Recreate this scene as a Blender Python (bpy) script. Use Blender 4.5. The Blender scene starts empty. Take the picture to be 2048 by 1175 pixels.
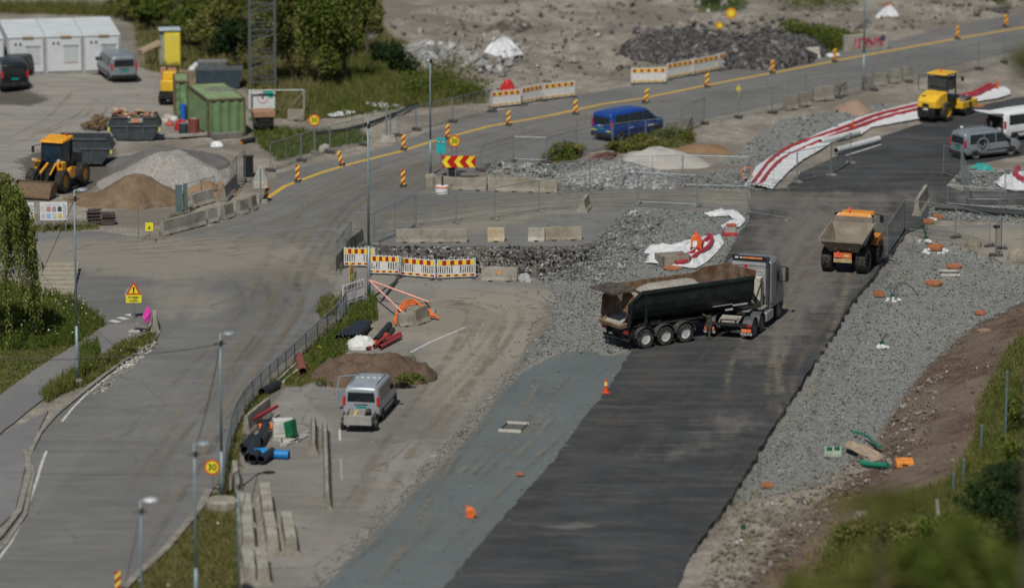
import bpy, bmesh, math, random
import numpy as np
from mathutils import Vector, Matrix, Quaternion
R = math.radians
SC = bpy.context.scene
COL = SC.collection
# ------------------------------------------------------------ camera, sky, sun, exposure
CAM_H, PITCH, FPX = 61.5, R(12.0), 10500.0
cd = bpy.data.cameras.new('camera'); cam = bpy.data.objects.new('camera', cd); COL.objects.link(cam)
cam.location = (0, 0, CAM_H); cam.rotation_euler = (R(90) - PITCH, 0, 0)
cd.sensor_width = 36.0; cd.lens = 36.0 * FPX / 2048.0
cd.clip_start = 1.0; cd.clip_end = 6000.0
cd.dof.use_dof = True; cd.dof.focus_distance = 292.0; cd.dof.aperture_fstop = 0.25
SC.camera = cam
SC.cycles.transparent_max_bounces = 64
SUN_EL, SUN_AZ = R(54.0), R(15.0)      # light travels away from the camera and a little to the right
ld = Vector((math.sin(SUN_AZ) * math.cos(SUN_EL), math.cos(SUN_AZ) * math.cos(SUN_EL), -math.sin(SUN_EL)))
sl = bpy.data.lights.new('sun', 'SUN'); sl.energy = 4.7; sl.angle = R(0.6); sl.color = (1.0, 0.955, 0.89)
so = bpy.data.objects.new('sun', sl); COL.objects.link(so); so.location = (0, 0, 150)
so.rotation_euler = ld.to_track_quat('-Z', 'Y').to_euler()
wd = bpy.data.worlds.new('World'); SC.world = wd; wd.use_nodes = True
wn = wd.node_tree; wn.nodes.clear()
sky = wn.nodes.new('ShaderNodeTexSky'); sky.sky_type = 'NISHITA'; sky.sun_disc = False
sky.sun_elevation = SUN_EL; sky.sun_rotation = R(180.0) + SUN_AZ
bg = wn.nodes.new('ShaderNodeBackground'); bg.inputs[1].default_value = 0.062
wo = wn.nodes.new('ShaderNodeOutputWorld')
wn.links.new(sky.outputs[0], bg.inputs[0]); wn.links.new(bg.outputs[0], wo.inputs[0])
SC.view_settings.view_transform = 'Standard'; SC.view_settings.look = 'None'
SC.view_settings.exposure = -0.55; SC.view_settings.gamma = 1.0

# ------------------------------------------------------------ photograph pixel <-> ground
CP, SP = math.cos(PITCH), math.sin(PITCH)
def F(px, py, z=0.0):
    """point at height z that the photograph shows at pixel (px, py)"""
    dx = (px - 1024.0) / FPX; v = (py - 587.5) / FPX
    d = Vector((dx, CP - v * SP, -SP - v * CP))
    t = (z - CAM_H) / d.z
    return Vector((d.x * t, d.y * t, z))
def proj(X, Y, Z):
    Z = Z - CAM_H
    dep = Y * CP - Z * SP
    up = Y * SP + Z * CP
    return 1024.0 + FPX * X / dep, 587.5 - FPX * up / dep
def G(px, py):
    """first ground point seen at the pixel"""
    z = 0.0
    for _ in range(12):
        p = F(px, py, z); z2 = float(hgt(np.array([p.x]), np.array([p.y]))[0])
        z = z * 0.4 + z2 * 0.6
    return F(px, py, z)

def vnoise(X, Y, s, seed=0):
    x = X / s + seed * 17.3; y = Y / s + seed * 9.7
    xi = np.floor(x); yi = np.floor(y); fx = x - xi; fy = y - yi
    fx = fx * fx * (3 - 2 * fx); fy = fy * fy * (3 - 2 * fy)
    def hsh(a, b):
        n = np.sin(a * 127.1 + b * 311.7 + seed * 3.3) * 43758.5453
        return n - np.floor(n)
    a = hsh(xi, yi); b = hsh(xi + 1, yi); c = hsh(xi, yi + 1); d = hsh(xi + 1, yi + 1)
    return (a * (1 - fx) + b * fx) * (1 - fy) + (c * (1 - fx) + d * fx) * fy
def sdpoly(PX, PY, poly, ys=4.8, s=35.0):
    """signed distance (about metres, + inside) to a polygon given in photograph pixels"""
    P = [(a / s, b * ys / s) for a, b in poly]
    x = PX / s; y = PY * ys / s
    d = np.full(x.shape, 1e9); ins = np.zeros(x.shape, bool)
    n = len(P)
    for i in range(n):
        ax, ay = P[i]; bx, by = P[(i + 1) % n]
        ex, ey = bx - ax, by - ay
        wx, wy = x - ax, y - ay
        t = np.clip((wx * ex + wy * ey) / (ex * ex + ey * ey + 1e-12), 0, 1)
        d = np.minimum(d, (wx - ex * t) ** 2 + (wy - ey * t) ** 2)
        c = ((ay > y) != (by > y)) & (x < (bx - ax) * (y - ay) / ((by - ay) if by != ay else 1e-9) + ax)
        ins ^= c
    return np.where(ins, 1, -1) * np.sqrt(d)
def sstep(a, b, x):
    t = np.clip((x - a) / (b - a), 0, 1); return t * t * (3 - 2 * t)

# ------------------------------------------------------------ materials
def lin(h):
    h = h.lstrip('#'); c = [int(h[i:i + 2], 16) / 255 for i in (0, 2, 4)]
    return tuple((v / 12.92 if v < .04045 else ((v + .055) / 1.055) ** 2.4) for v in c)
class NT:
    def __init__(s, name):
        s.m = bpy.data.materials.new(name); s.m.use_nodes = True; s.t = s.m.node_tree
        s.b = s.t.nodes['Principled BSDF']; s.L = s.t.links
    def put(s, sock, v):
        if hasattr(v, 'is_output'): s.L.new(v, sock)
        elif isinstance(v, (tuple, list)):
            sock.default_value = tuple(v) + ((1.0,) if len(v) == 3 and len(sock.default_value) == 4 else ())
        else: sock.default_value = v
    def pos(s, sc=(1, 1, 1), rz=0.0, obj=False):
        if obj: o = s.t.nodes.new('ShaderNodeTexCoord').outputs['Object']
        else: o = s.t.nodes.new('ShaderNodeNewGeometry').outputs['Position']
        mp = s.t.nodes.new('ShaderNodeMapping'); s.L.new(o, mp.inputs[0])
        mp.inputs['Scale'].default_value = sc; mp.inputs['Rotation'].default_value = (0, 0, rz)
        return mp.outputs[0]
    def noise(s, v, sc, det=3.0, ro=0.55, dist=0.0):
        n = s.t.nodes.new('ShaderNodeTexNoise'); s.L.new(v, n.inputs['Vector'])
        n.inputs['Scale'].default_value = sc; n.inputs['Detail'].default_value = det
        n.inputs['Roughness'].default_value = ro; n.inputs['Distortion'].default_value = dist
        return n.outputs[0]
    def voro(s, v, sc, feature='F1', out='Distance'):
        n = s.t.nodes.new('ShaderNodeTexVoronoi'); n.feature = feature
        s.L.new(v, n.inputs['Vector']); n.inputs['Scale'].default_value = sc
        return n.outputs[out]
    def ma(s, op, a, b=0.0, clamp=False):
        n = s.t.nodes.new('ShaderNodeMath'); n.operation = op; n.use_clamp = clamp
        s.put(n.inputs[0], a); s.put(n.inputs[1], b); return n.outputs[0]
    def mr(s, v, a, b, c=0.0, d=1.0):
        n = s.t.nodes.new('ShaderNodeMapRange'); n.clamp = True; n.interpolation_type = 'SMOOTHSTEP'
        s.put(n.inputs[0], v)
        for i, q in enumerate((a, b, c, d)): n.inputs[i + 1].default_value = q
        return n.outputs[0]
    def mix(s, f, a, b, mode='MIX'):
        n = s.t.nodes.new('ShaderNodeMix'); n.data_type = 'RGBA'; n.blend_type = mode
        s.put(n.inputs[0], f); s.put(n.inputs[6], a); s.put(n.inputs[7], b); return n.outputs[2]
    def attr(s, name):
        n = s.t.nodes.new('ShaderNodeAttribute'); n.attribute_name = name
        sp = s.t.nodes.new('ShaderNodeSeparateColor'); s.L.new(n.outputs['Color'], sp.inputs[0])
        return sp.outputs[0], sp.outputs[1], sp.outputs[2], n.outputs['Alpha']
    def bump(s, h, st=0.5, d=0.05):
        n = s.t.nodes.new('ShaderNodeBump'); n.inputs['Strength'].default_value = st
        n.inputs['Distance'].default_value = d; s.L.new(h, n.inputs['Height'])
        s.L.new(n.outputs[0], s.b.inputs['Normal'])
    def done(s, col, rough=0.8, metal=0.0, spec=0.3):
        s.put(s.b.inputs['Base Color'], col); s.put(s.b.inputs['Roughness'], rough)
        s.put(s.b.inputs['Metallic'], metal); s.b.inputs['Specular IOR Level'].default_value = spec
        return s.m
_mc = {}
def P(col, rough=0.55, metal=0.0, var=0.18, sc=2.5, dirt=0.0, bump=0.0, spec=0.4, name=None):
    """painted / plain material with uneven tone and optional dust patches"""
    if isinstance(col, str): col = lin(col)
    key = (tuple(round(c, 4) for c in col), rough, metal, var, sc, dirt, bump)
    if key in _mc: return _mc[key]
    n = NT(name or 'paint_%d' % len(_mc))
    v = n.pos(obj=True)
    a = n.noise(v, sc, 4.0, 0.6)
    c = n.mix(n.mr(a, 0.3, 0.7), [x * (1 - var) for x in col], [min(1, x * (1 + var)) for x in col])
    if dirt > 0:
        d = n.noise(v, sc * 1.7, 5.0, 0.65)
        c = n.mix(n.ma('MULTIPLY', n.mr(d, 0.42, 0.72), dirt), c, (0.17, 0.145, 0.115))
    if bump > 0: n.bump(n.noise(v, sc * 6, 3.0), bump, 0.02)
    _mc[key] = n.done(c, rough, metal, spec); return _mc[key]
def glass():
    if 'g' not in _mc:
        n = NT('dark_glass'); v = n.pos(obj=True)
        _mc['g'] = n.done(n.mix(n.noise(v, 1.3), (0.006, 0.009, 0.012), (0.03, 0.038, 0.045)), 0.12, 0.0, 0.6)
    return _mc['g']
def concrete(tone=1.0, warm=0.0, key='c'):
    k = ('conc', round(tone, 2), warm)
    if k in _mc: return _mc[k]
    n = NT('concrete_%d' % len(_mc)); v = n.pos()
    big = n.noise(v, 0.9, 4.0, 0.6); fine = n.noise(v, 7.0, 5.0, 0.7); sp = n.noise(v, 2.6, 4.0, 0.7)
    a = (0.215 * tone, (0.20 - warm * .02) * tone, (0.165 - warm * .04) * tone)
    b = (0.33 * tone, (0.315 - warm * .02) * tone, (0.275 - warm * .05) * tone)
    c = n.mix(n.mr(big, 0.35, 0.65), a, b)
    c = n.mix(n.ma('MULTIPLY', n.mr(fine, 0.35, 0.7), 0.5), c, (0.40 * tone, 0.385 * tone, 0.34 * tone))
    c = n.mix(n.ma('MULTIPLY', n.mr(sp, 0.55, 0.72), 0.65), c, (0.09 * tone, 0.085 * tone, 0.065 * tone))
    n.bump(fine, 0.35, 0.02)
    _mc[k] = n.done(c, 0.92, 0.0, 0.2); return _mc[k]
def rust(key='r'):
    if 'rust' not in _mc:
        n = NT('rusty_steel'); v = n.pos(obj=True)
        a = n.noise(v, 1.6, 5.0, 0.65); b = n.noise(v, 5.0, 4.0, 0.7)
        c = n.mix(n.mr(a, 0.35, 0.65), (0.13, 0.062, 0.028), (0.24, 0.18, 0.125))
        c = n.mix(n.ma('MULTIPLY', n.mr(b, 0.5, 0.7), 0.6), c, (0.07, 0.045, 0.03))
        _mc['rust'] = n.done(c, 0.8, 0.1, 0.3)
    return _mc['rust']
def grain(c0, c1, c2, cell=9.0, key=None, big=0.35, bmp=0.8):
    """loose stone material: every voronoi cell is one stone with a tone of its own"""
    key = key or (c0, c1, cell)
    if key in _mc: return _mc[key]
    n = NT('stones_%d' % len(_mc)); v = n.pos()
    cl = n.voro(v, cell, 'F1', 'Color'); ds = n.voro(v, cell)
    sp = n.t.nodes.new('ShaderNodeSeparateColor'); n.L.new(cl, sp.inputs[0])
    t = sp.outputs[0]
    c = n.mix(n.mr(t, 0.1, 0.9), c0, c1)
    c = n.mix(n.mr(sp.outputs[1], 0.86, 0.98), c, c2)
    b = n.noise(v, big, 4.0, 0.6)
    c = n.mix(n.ma('MULTIPLY', n.mr(b, 0.4, 0.65), 0.45), c, [(x + y) * 0.36 for x, y in zip(c0, c1)])
    n.bump(n.ma('SUBTRACT', 1.0, n.ma('MULTIPLY', ds, 1.2)), bmp, 0.6 / cell)
    _mc[key] = n.done(c, 0.95, 0.0, 0.15); return _mc[key]

# ------------------------------------------------------------ mesh builder
class MB:
    def __init__(s): s.v = []; s.f = []; s.m = []
    def add(s, vs, fs, m=0, M=None):
        o = len(s.v)
        s.v += [tuple(M @ Vector(p)) if M is not None else tuple(p) for p in vs]
        s.f += [tuple(o + i for i in f) for f in fs]; s.m += [m] * len(fs); return s
    def hexa(s, p, m=0, M=None):       # p: 4 bottom ccw, 4 top ccw
        return s.add(p, [(3, 2, 1, 0), (4, 5, 6, 7), (0, 1, 5, 4), (1, 2, 6, 5), (2, 3, 7, 6), (3, 0, 4, 7)], m, M)
    def box(s, cx, cy, cz, sx, sy, sz, m=0, M=None, tx=1.0, ty=1.0):
        a, b, c = sx / 2, sy / 2, sz / 2
        p = [(cx - a, cy - b, cz - c), (cx + a, cy - b, cz - c), (cx + a, cy + b, cz - c), (cx - a, cy + b, cz - c),
             (cx - a * tx, cy - b * ty, cz + c), (cx + a * tx, cy - b * ty, cz + c), (cx + a * tx, cy + b * ty, cz + c), (cx - a * tx, cy + b * ty, cz + c)]
        return s.hexa(p, m, M)
    def tube(s, a, b, r0, r1=None, n=8, m=0, cap=True):
        a = Vector(a); b = Vector(b); r1 = r0 if r1 is None else r1
        d = (b - a); q = d.to_track_quat('Z', 'Y'); vs = []
        for c, r in ((a, r0), (b, r1)):
            for i in range(n):
                t = 2 * math.pi * i / n
                vs.append(tuple(c + q @ Vector((r * math.cos(t), r * math.sin(t), 0))))
        fs = [(i, (i + 1) % n, n + (i + 1) % n, n + i) for i in range(n)]
        if cap: fs += [tuple(range(n - 1, -1, -1)), tuple(range(n, 2 * n))]
        return s.add(vs, fs, m)
    def path(s, pts, r, n=6, m=0):
        for a, b in zip(pts[:-1], pts[1:]): s.tube(a, b, r, r, n, m)
        return s
    def pipe(s, a, b, r, th, n=16, m=0, mi=0):   # hollow pipe
        a = Vector(a); b = Vector(b); q = (b - a).to_track_quat('Z', 'Y'); vs = []
        for c, rr in ((a, r), (b, r), (b, r - th), (a, r - th)):
            for i in range(n):
                t = 2 * math.pi * i / n; vs.append(tuple(c + q @ Vector((rr * math.cos(t), rr * math.sin(t), 0))))
        fo = []; fi = []
        for k in range(4):
            for i in range(n):
                f = (k * n + i, k * n + (i + 1) % n, ((k + 1) % 4) * n + (i + 1) % n, ((k + 1) % 4) * n + i)
                (fi if k == 2 else fo).append(f)
        o = len(s.v); s.add(vs, fo, m); s.f += [tuple(o + i for i in f) for f in fi]; s.m += [mi] * len(fi)
        return s
    def prism(s, poly, y0, y1, m=0, M=None, ax='y'):
        n = len(poly)
        if ax == 'y': vs = [(x, y0, z) for x, z in poly] + [(x, y1, z) for x, z in poly]
        elif ax == 'z': vs = [(x, y, y0) for x, y in poly] + [(x, y, y1) for x, y in poly]
        else: vs = [(y0, x, z) for x, z in poly] + [(y1, x, z) for x, z in poly]
        fs = [tuple(range(n)), tuple(range(2 * n - 1, n - 1, -1))]
        fs += [(i, n + i, n + (i + 1) % n, (i + 1) % n) for i in range(n)]
        return s.add(vs, fs, m, M)
    def lathe(s, prof, c=(0, 0, 0), ax='z', n=20, m=0):
        c = Vector(c); vs = []; k = len(prof)
        for i in range(n):
            t = 2 * math.pi * i / n; u, w = math.cos(t), math.sin(t)
            for r, z in prof:
                vs.append(tuple(c + (Vector((r * u, r * w, z)) if ax == 'z' else Vector((r * u, z, r * w)) if ax == 'y' else Vector((z, r * u, r * w)))))
        fs = []
        for i in range(n):
            j = (i + 1) % n
            for q in range(k - 1): fs.append((i * k + q, j * k + q, j * k + q + 1, i * k + q + 1))
        if prof[0][0] > 1e-4 and prof[0] != prof[-1]: fs.append(tuple(i * k for i in range(n)))
        if prof[-1][0] > 1e-4 and prof[0] != prof[-1]: fs.append(tuple(i * k + k - 1 for i in range(n)))
        return s.add(vs, fs, m)
    def quad(s, a, b, c, d, m=0): return s.add([a, b, c, d], [(0, 1, 2, 3)], m)
    def slab(s, a, b, c, d, t, m=0):   # a thin solid panel on four corners, thickness t along its normal
        a, b, c, d = map(Vector, (a, b, c, d)); nn = (b - a).cross(d - a).normalized() * t
        return s.hexa([a, b, c, d, a + nn, b + nn, c + nn, d + nn], m)
    def loft(s, rings, m=0, cap=True, closed=True):
        n = len(rings[0]); vs = [p for r in rings for p in r]; fs = []
        for k in range(len(rings) - 1):
            for i in range(n if closed else n - 1):
                j = (i + 1) % n; fs.append((k * n + i, k * n + j, (k + 1) * n + j, (k + 1) * n + i))
        if cap: fs += [tuple(range(n - 1, -1, -1)), tuple(range((len(rings) - 1) * n, len(rings) * n))]
        return s.add(vs, fs, m)
    def text(s, txt, size, M, m=0, depth=0.004, sx=1.0):
        cu = bpy.data.curves.new('t', 'FONT'); cu.body = txt; cu.size = size; cu.extrude = depth
        cu.align_x = 'CENTER'; cu.align_y = 'CENTER'; cu.resolution_u = 3; cu.offset = size * 0.012
        o = bpy.data.objects.new('t', cu); COL.objects.link(o)
        bpy.context.view_layer.update()
        me = o.evaluated_get(bpy.context.evaluated_depsgraph_get()).to_mesh()
        s.add([(v.co.x * sx, v.co.y, v.co.z) for v in me.vertices], [tuple(p.vertices) for p in me.polygons], m, M)
        o.to_mesh_clear(); bpy.data.objects.remove(o); bpy.data.curves.remove(cu); return s
    def build(s, name, mats, parent=None, smooth=False, bevel=0.0, fix=True, **tags):
        me = bpy.data.meshes.new(name)
        me.from_pydata(s.v, [], s.f); me.update()
        if not isinstance(mats, (list, tuple)): mats = [mats]
        for m in mats: me.materials.append(m)
        if max(s.m or [0]) > 0: me.polygons.foreach_set('material_index', s.m)
        if fix:
            bm = bmesh.new(); bm.from_mesh(me); bmesh.ops.recalc_face_normals(bm, faces=bm.faces); bm.to_mesh(me); bm.free()
        if smooth: me.polygons.foreach_set('use_smooth', [True] * len(me.polygons))
        o = bpy.data.objects.new(name, me); COL.objects.link(o)
        if parent is not None: o.parent = parent
        if bevel > 0:
            b = o.modifiers.new('b', 'BEVEL'); b.width = bevel; b.segments = 2; b.limit_method = 'ANGLE'; b.angle_limit = R(35)
        if smooth == 2:
            w = o.modifiers.new('w', 'WEIGHTED_NORMAL')
        for k, v in tags.items(): o[k] = v
        return o
def tag(o, label, cat, group=None):
    o['label'] = label; o['category'] = cat
    if group: o['group'] = group
    return o
def empty(name, loc, rz=0.0, label=None, cat=None, group=None):
    o = bpy.data.objects.new(name, None); COL.objects.link(o); o.empty_display_size = 0.3
    o.location = loc; o.rotation_euler = (0, 0, rz)
    if label: tag(o, label, cat, group)
    return o
def between(A, B):
    a = G(*A) if len(A) == 2 else F(*A); b = G(*B) if len(B) == 2 else F(*B)
    d = b - a; return (a + b) / 2, math.atan2(d.y, d.x), d.length, a, b
def copy_tree(o, parent=None):
    c = o.copy(); COL.objects.link(c)
    if parent is not None: c.parent = parent
    for ch in list(o.children): copy_tree(ch, c)
    return c
ORD = ['first', 'second', 'third', 'fourth', 'fifth', 'sixth', 'seventh', 'eighth', 'ninth', 'tenth', 'eleventh', 'twelfth', 'thirteenth', 'fourteenth', 'fifteenth', 'sixteenth', 'seventeenth', 'eighteenth', 'nineteenth', 'twentieth']
TX = lambda *r: Matrix(((r[0][0], r[1][0], r[2][0], r[3][0]), (r[0][1], r[1][1], r[2][1], r[3][1]), (r[0][2], r[1][2], r[2][2], r[3][2]), (0, 0, 0, 1)))
# ============================================================ GROUND
ROAD = [(2075,20),(1900,55),(1760,88),(1640,108),(1480,137),(1260,172),(1150,192),(980,225),(860,262),(780,292),(690,315),(600,334),(552,348),(552,372),(518,392),(512,414),(420,452),(322,480),(200,462),(-90,470),(-90,545),(60,548),(150,545),(158,600),(215,648),(275,642),(318,668),(298,692),(200,762),(110,832),(60,905),(48,965),(35,1030),(-90,1140),(-90,1280),(150,1280),(240,1185),(330,1100),(385,1040),(425,985),(448,930),(462,860),(492,800),(542,745),(592,700),(645,655),(700,600),(655,552),(690,478),(745,490),(1130,492),(1190,486),(1250,430),(1262,412),(1400,420),(1499,440),(1497,385),(1420,378),(1300,374),(1120,387),(1112,372),(870,375),(858,350),(950,345),(1050,325),(1190,302),(1330,278),(1400,240),(1560,205),(1850,142),(2075,92)]
NEWA = [(865,1200),(1010,1030),(1100,930),(1150,860),(1215,780),(1262,702),(1320,640),(1440,540),(1475,470),(1499,441),(1500,381),(1570,378),(1602,345),(1760,275),(1860,242),(1940,217),(2075,188),(2075,305),(1930,330),(1892,370),(1920,382),(2075,386),(2075,410),(1860,408),(1850,452),(1815,466),(1770,520),(1700,610),(1650,690),(1600,770),(1540,860),(1490,950),(1430,1040),(1380,1110),(1345,1200)]
LANE = [(1853,452),(2075,447),(2075,525),(2000,522),(1900,482),(1818,468)]
OLD = [(655,552),(688,482),(750,492),(758,523),(800,546),(960,547),(1040,551),(1100,568),(1110,604),(1060,655),(1042,722),(960,822),(900,882),(830,962),(760,1042),(690,1122),(620,1200),(474,1200),(480,1100),(486,940),(505,860),(560,775),(640,765),(760,690),(700,640)]
PATH = [(-90,862),(0,792),(75,737),(215,652),(270,646),(312,668),(286,672),(170,742),(86,800),(0,868),(-90,930)]
SIDEW = [(-90,935),(0,872),(96,822),(56,905),(44,965),(30,1026),(-90,1128)]
PIT = [(756,493),(1130,493),(1196,490),(1180,520),(1110,546),(1040,549),(960,545),(800,543),(760,520)]
G2 = [(1818,472),(1900,490),(2000,525),(2075,530),(2075,590),(1950,650),(1850,730),(1790,810),(1740,890),(1640,970),(1480,1000),(1380,1110),(1430,1040),(1490,950),(1540,860),(1600,770),(1650,690),(1700,610),(1770,520)]
SLOPEL = [(2075,562),(1960,620),(1872,700),(1802,790),(1760,880),(1700,1000),(1600,1200)]
BANK = SLOPEL + [(3400,1200),(3400,562)]
GRASSR = [(2075,655),(2015,700),(1962,800),(1948,880),(1905,955),(1800,1000),(1660,1060),(1600,1200),(2500,1200),(2500,655)]
SOIL = [(2075,568),(1960,628),(1880,700),(1812,780),(1765,850),(1745,930),(1660,985),(1560,1060),(1470,1200),(1700,1200),(1900,985),(2000,800),(2100,680)]
G1 = [(1256,412),(1400,422),(1502,440),(1480,470),(1440,545),(1320,645),(1262,702),(1215,708),(1112,705),(1045,738),(1000,785),(930,875),(800,1005),(700,1105),(615,1200),(585,1200),(690,1085),(830,940),(905,868),(1000,760),(1050,700),(1105,640),(1098,590),(1080,560),(1180,530),(1205,480),(1250,430)]
TEAL = [(1045,742),(1112,708),(1175,700),(1215,712),(1260,706),(1215,782),(1150,862),(1100,932),(1010,1032),(865,1205),(618,1205),(800,1010),(930,880),(1000,790)]
G3 = [(1100,330),(1200,318),(1300,345),(1400,352),(1500,330),(1560,300),(1500,378),(1300,372),(1125,385),(1040,345)]
G4 = [(1858,410),(2075,414),(2075,446),(1855,440)]
G5 = [(1925,335),(2075,345),(2075,384),(1960,378),(1900,365)]
G6 = [(1560,240),(1700,215),(1800,205),(1700,250),(1560,300),(1500,330),(1440,330)]
GRASS = [
 [(-90,560),(60,575),(150,600),(214,646),(75,734),(0,790),(-90,850)],
 [(308,664),(314,682),(176,768),(84,802),(120,770),(240,690)],
 [(250,1190),(335,1105),(392,1040),(432,988),(470,985),(478,1200),(240,1200)],
 [(705,622),(745,598),(756,640),(690,672),(668,735),(600,775),(556,768),(505,830),(480,900),(472,985),(436,990),(458,900),(500,800),(600,715),(650,660)],
 [(225,-60),(760,-60),(765,60),(870,125),(965,180),(975,205),(850,216),(780,212),(690,236),(620,238),(560,238),(505,242),(500,180),(370,150),(290,140),(270,60)],
 [(500,262),(560,255),(640,262),(720,262),(740,282),(640,300),(560,322),(520,290)],
 [(1380,-60),(1500,-60),(1490,22),(1400,25)], [(1580,50),(1690,60),(1760,95),(1640,108),(1560,100)],
 [(1230,292),(1300,270),(1370,262),(1380,285),(1330,300),(1230,306)], [(1080,312),(1120,292),(1170,298),(1150,322),(1080,325)],
 [(500,-60),(560,-60),(520,40)], [(-90,20),(250,30),(250,14),(-90,8)], GRASSR]
YARD = [(-90,140),(290,135),(330,170),(330,260),(240,300),(180,350),(60,380),(-90,380)]
DARKP = [(0,175),(70,185),(100,200),(60,212),(-20,208)]
MOIST = [(40,320),(100,295),(230,285),(235,330),(180,385),(60,395)]
DUST = [ [(-90,478),(250,478),(420,470),(640,490),(690,560),(560,575),(300,560),(150,542),(-90,540)],
 [(748,450),(1000,405),(1250,388),(1420,384),(1520,384),(1700,386),(1900,382),(2075,388),(2075,404),(1860,402),(1700,420),(1560,430),(1480,420),(1270,404),(1080,440),(900,480)],
 [(760,600),(1000,580),(1098,572),(1100,640),(1040,715),(960,800),(880,830),(800,790),(860,700),(700,650)],
 [(1900,455),(2075,452),(2075,515),(1990,512),(1850,472)], [(300,560),(480,590),(420,640),(330,640),(290,610)],
 [(1500,430),(1720,400),(1800,440),(1740,540),(1650,640),(1560,720),(1480,740),(1540,600),(1500,520)], [(1400,832),(1470,822),(1540,846),(1450,868)], [(1340,890),(1420,880),(1400,915),(1330,915)] ]
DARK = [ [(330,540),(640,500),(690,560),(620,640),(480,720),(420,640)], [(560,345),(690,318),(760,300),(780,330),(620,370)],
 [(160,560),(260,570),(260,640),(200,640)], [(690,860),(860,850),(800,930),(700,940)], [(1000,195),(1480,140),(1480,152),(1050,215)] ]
def xyz_masks(X, Y, Z):
    PX, PY = proj(X, Y, Z)
    enc = lambda d: np.clip(0.5 + d / 4.0, 0, 1)
    mx = lambda L: np.maximum.reduce([sdpoly(PX, PY, p) for p in L])
    A = np.stack([enc(sdpoly(PX, PY, SOIL)), enc(mx(GRASS)), enc(mx([G1, G2, G3, G4, G5, G6])), enc(sdpoly(PX, PY, TEAL))], 1)
    B = np.stack([enc(sdpoly(PX, PY, PIT) + .8), enc(sdpoly(PX, PY, YARD)), enc(mx([MOIST, DARKP])), np.ones(len(X))], 1)
    return A, B
def hgt(X, Y):
    X = np.asarray(X, float); Y = np.asarray(Y, float)
    PX, PY = proj(X, Y, np.zeros_like(X))
    z = np.zeros_like(X)
    near = (Y > 190) & (Y < 470)
    if near.any():
        x, y, px, py = X[near], Y[near], PX[near], PY[near]
        d = sdpoly(px, py, PIT); zz = -1.35 * sstep(0.0, 0.9, d) + 0.25 * sstep(0.2, 1.2, d) * (vnoise(x, y, 0.9, 3) - .5)
        d = sdpoly(px, py, G2); zz -= 0.34 * sstep(-0.25, 0.1, d)
        d = sdpoly(px, py, BANK); zz += 0.24 * np.clip(d, 0, 9) + 0.32 * sstep(0, 1.5, d) * (vnoise(x, y, 1.9, 5) - .5) + 0.12 * sstep(0, 1, d) * (vnoise(x, y, .6, 6) - .5)
        hard = np.maximum.reduce([sdpoly(px, py, q) for q in (ROAD, NEWA, LANE, OLD, PATH, SIDEW)])
        off = sstep(0.3, 3.0, -hard)
        zz += off * (0.22 * (vnoise(x, y, 2.3, 1) - .4) + 0.10 * (vnoise(x, y, 0.8, 2) - .5))
        back = sstep(215, 150, py) * off * (px > 700)
        zz += back * (1.3 * (vnoise(x, y, 7.0, 7) - .35) + 0.35 * (vnoise(x, y, 1.9, 8) - .5))
        zz += 0.10 * np.clip(y - 400, 0, 70) * 0
        z[near] = zz
    z += 0.27 * np.clip(200 - Y, 0, 190)
    return z
def axis(a, b, st, far):
    c = list(np.arange(a, b + st, st)); k = st; lo = a; hi = c[-1]; L = []; H = []
    while lo > -far: k *= 1.35; lo -= k; L.append(lo)
    k = st
    while hi < far: k *= 1.35; hi += k; H.append(hi)
    return np.array(L[::-1] + c + H)
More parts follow.
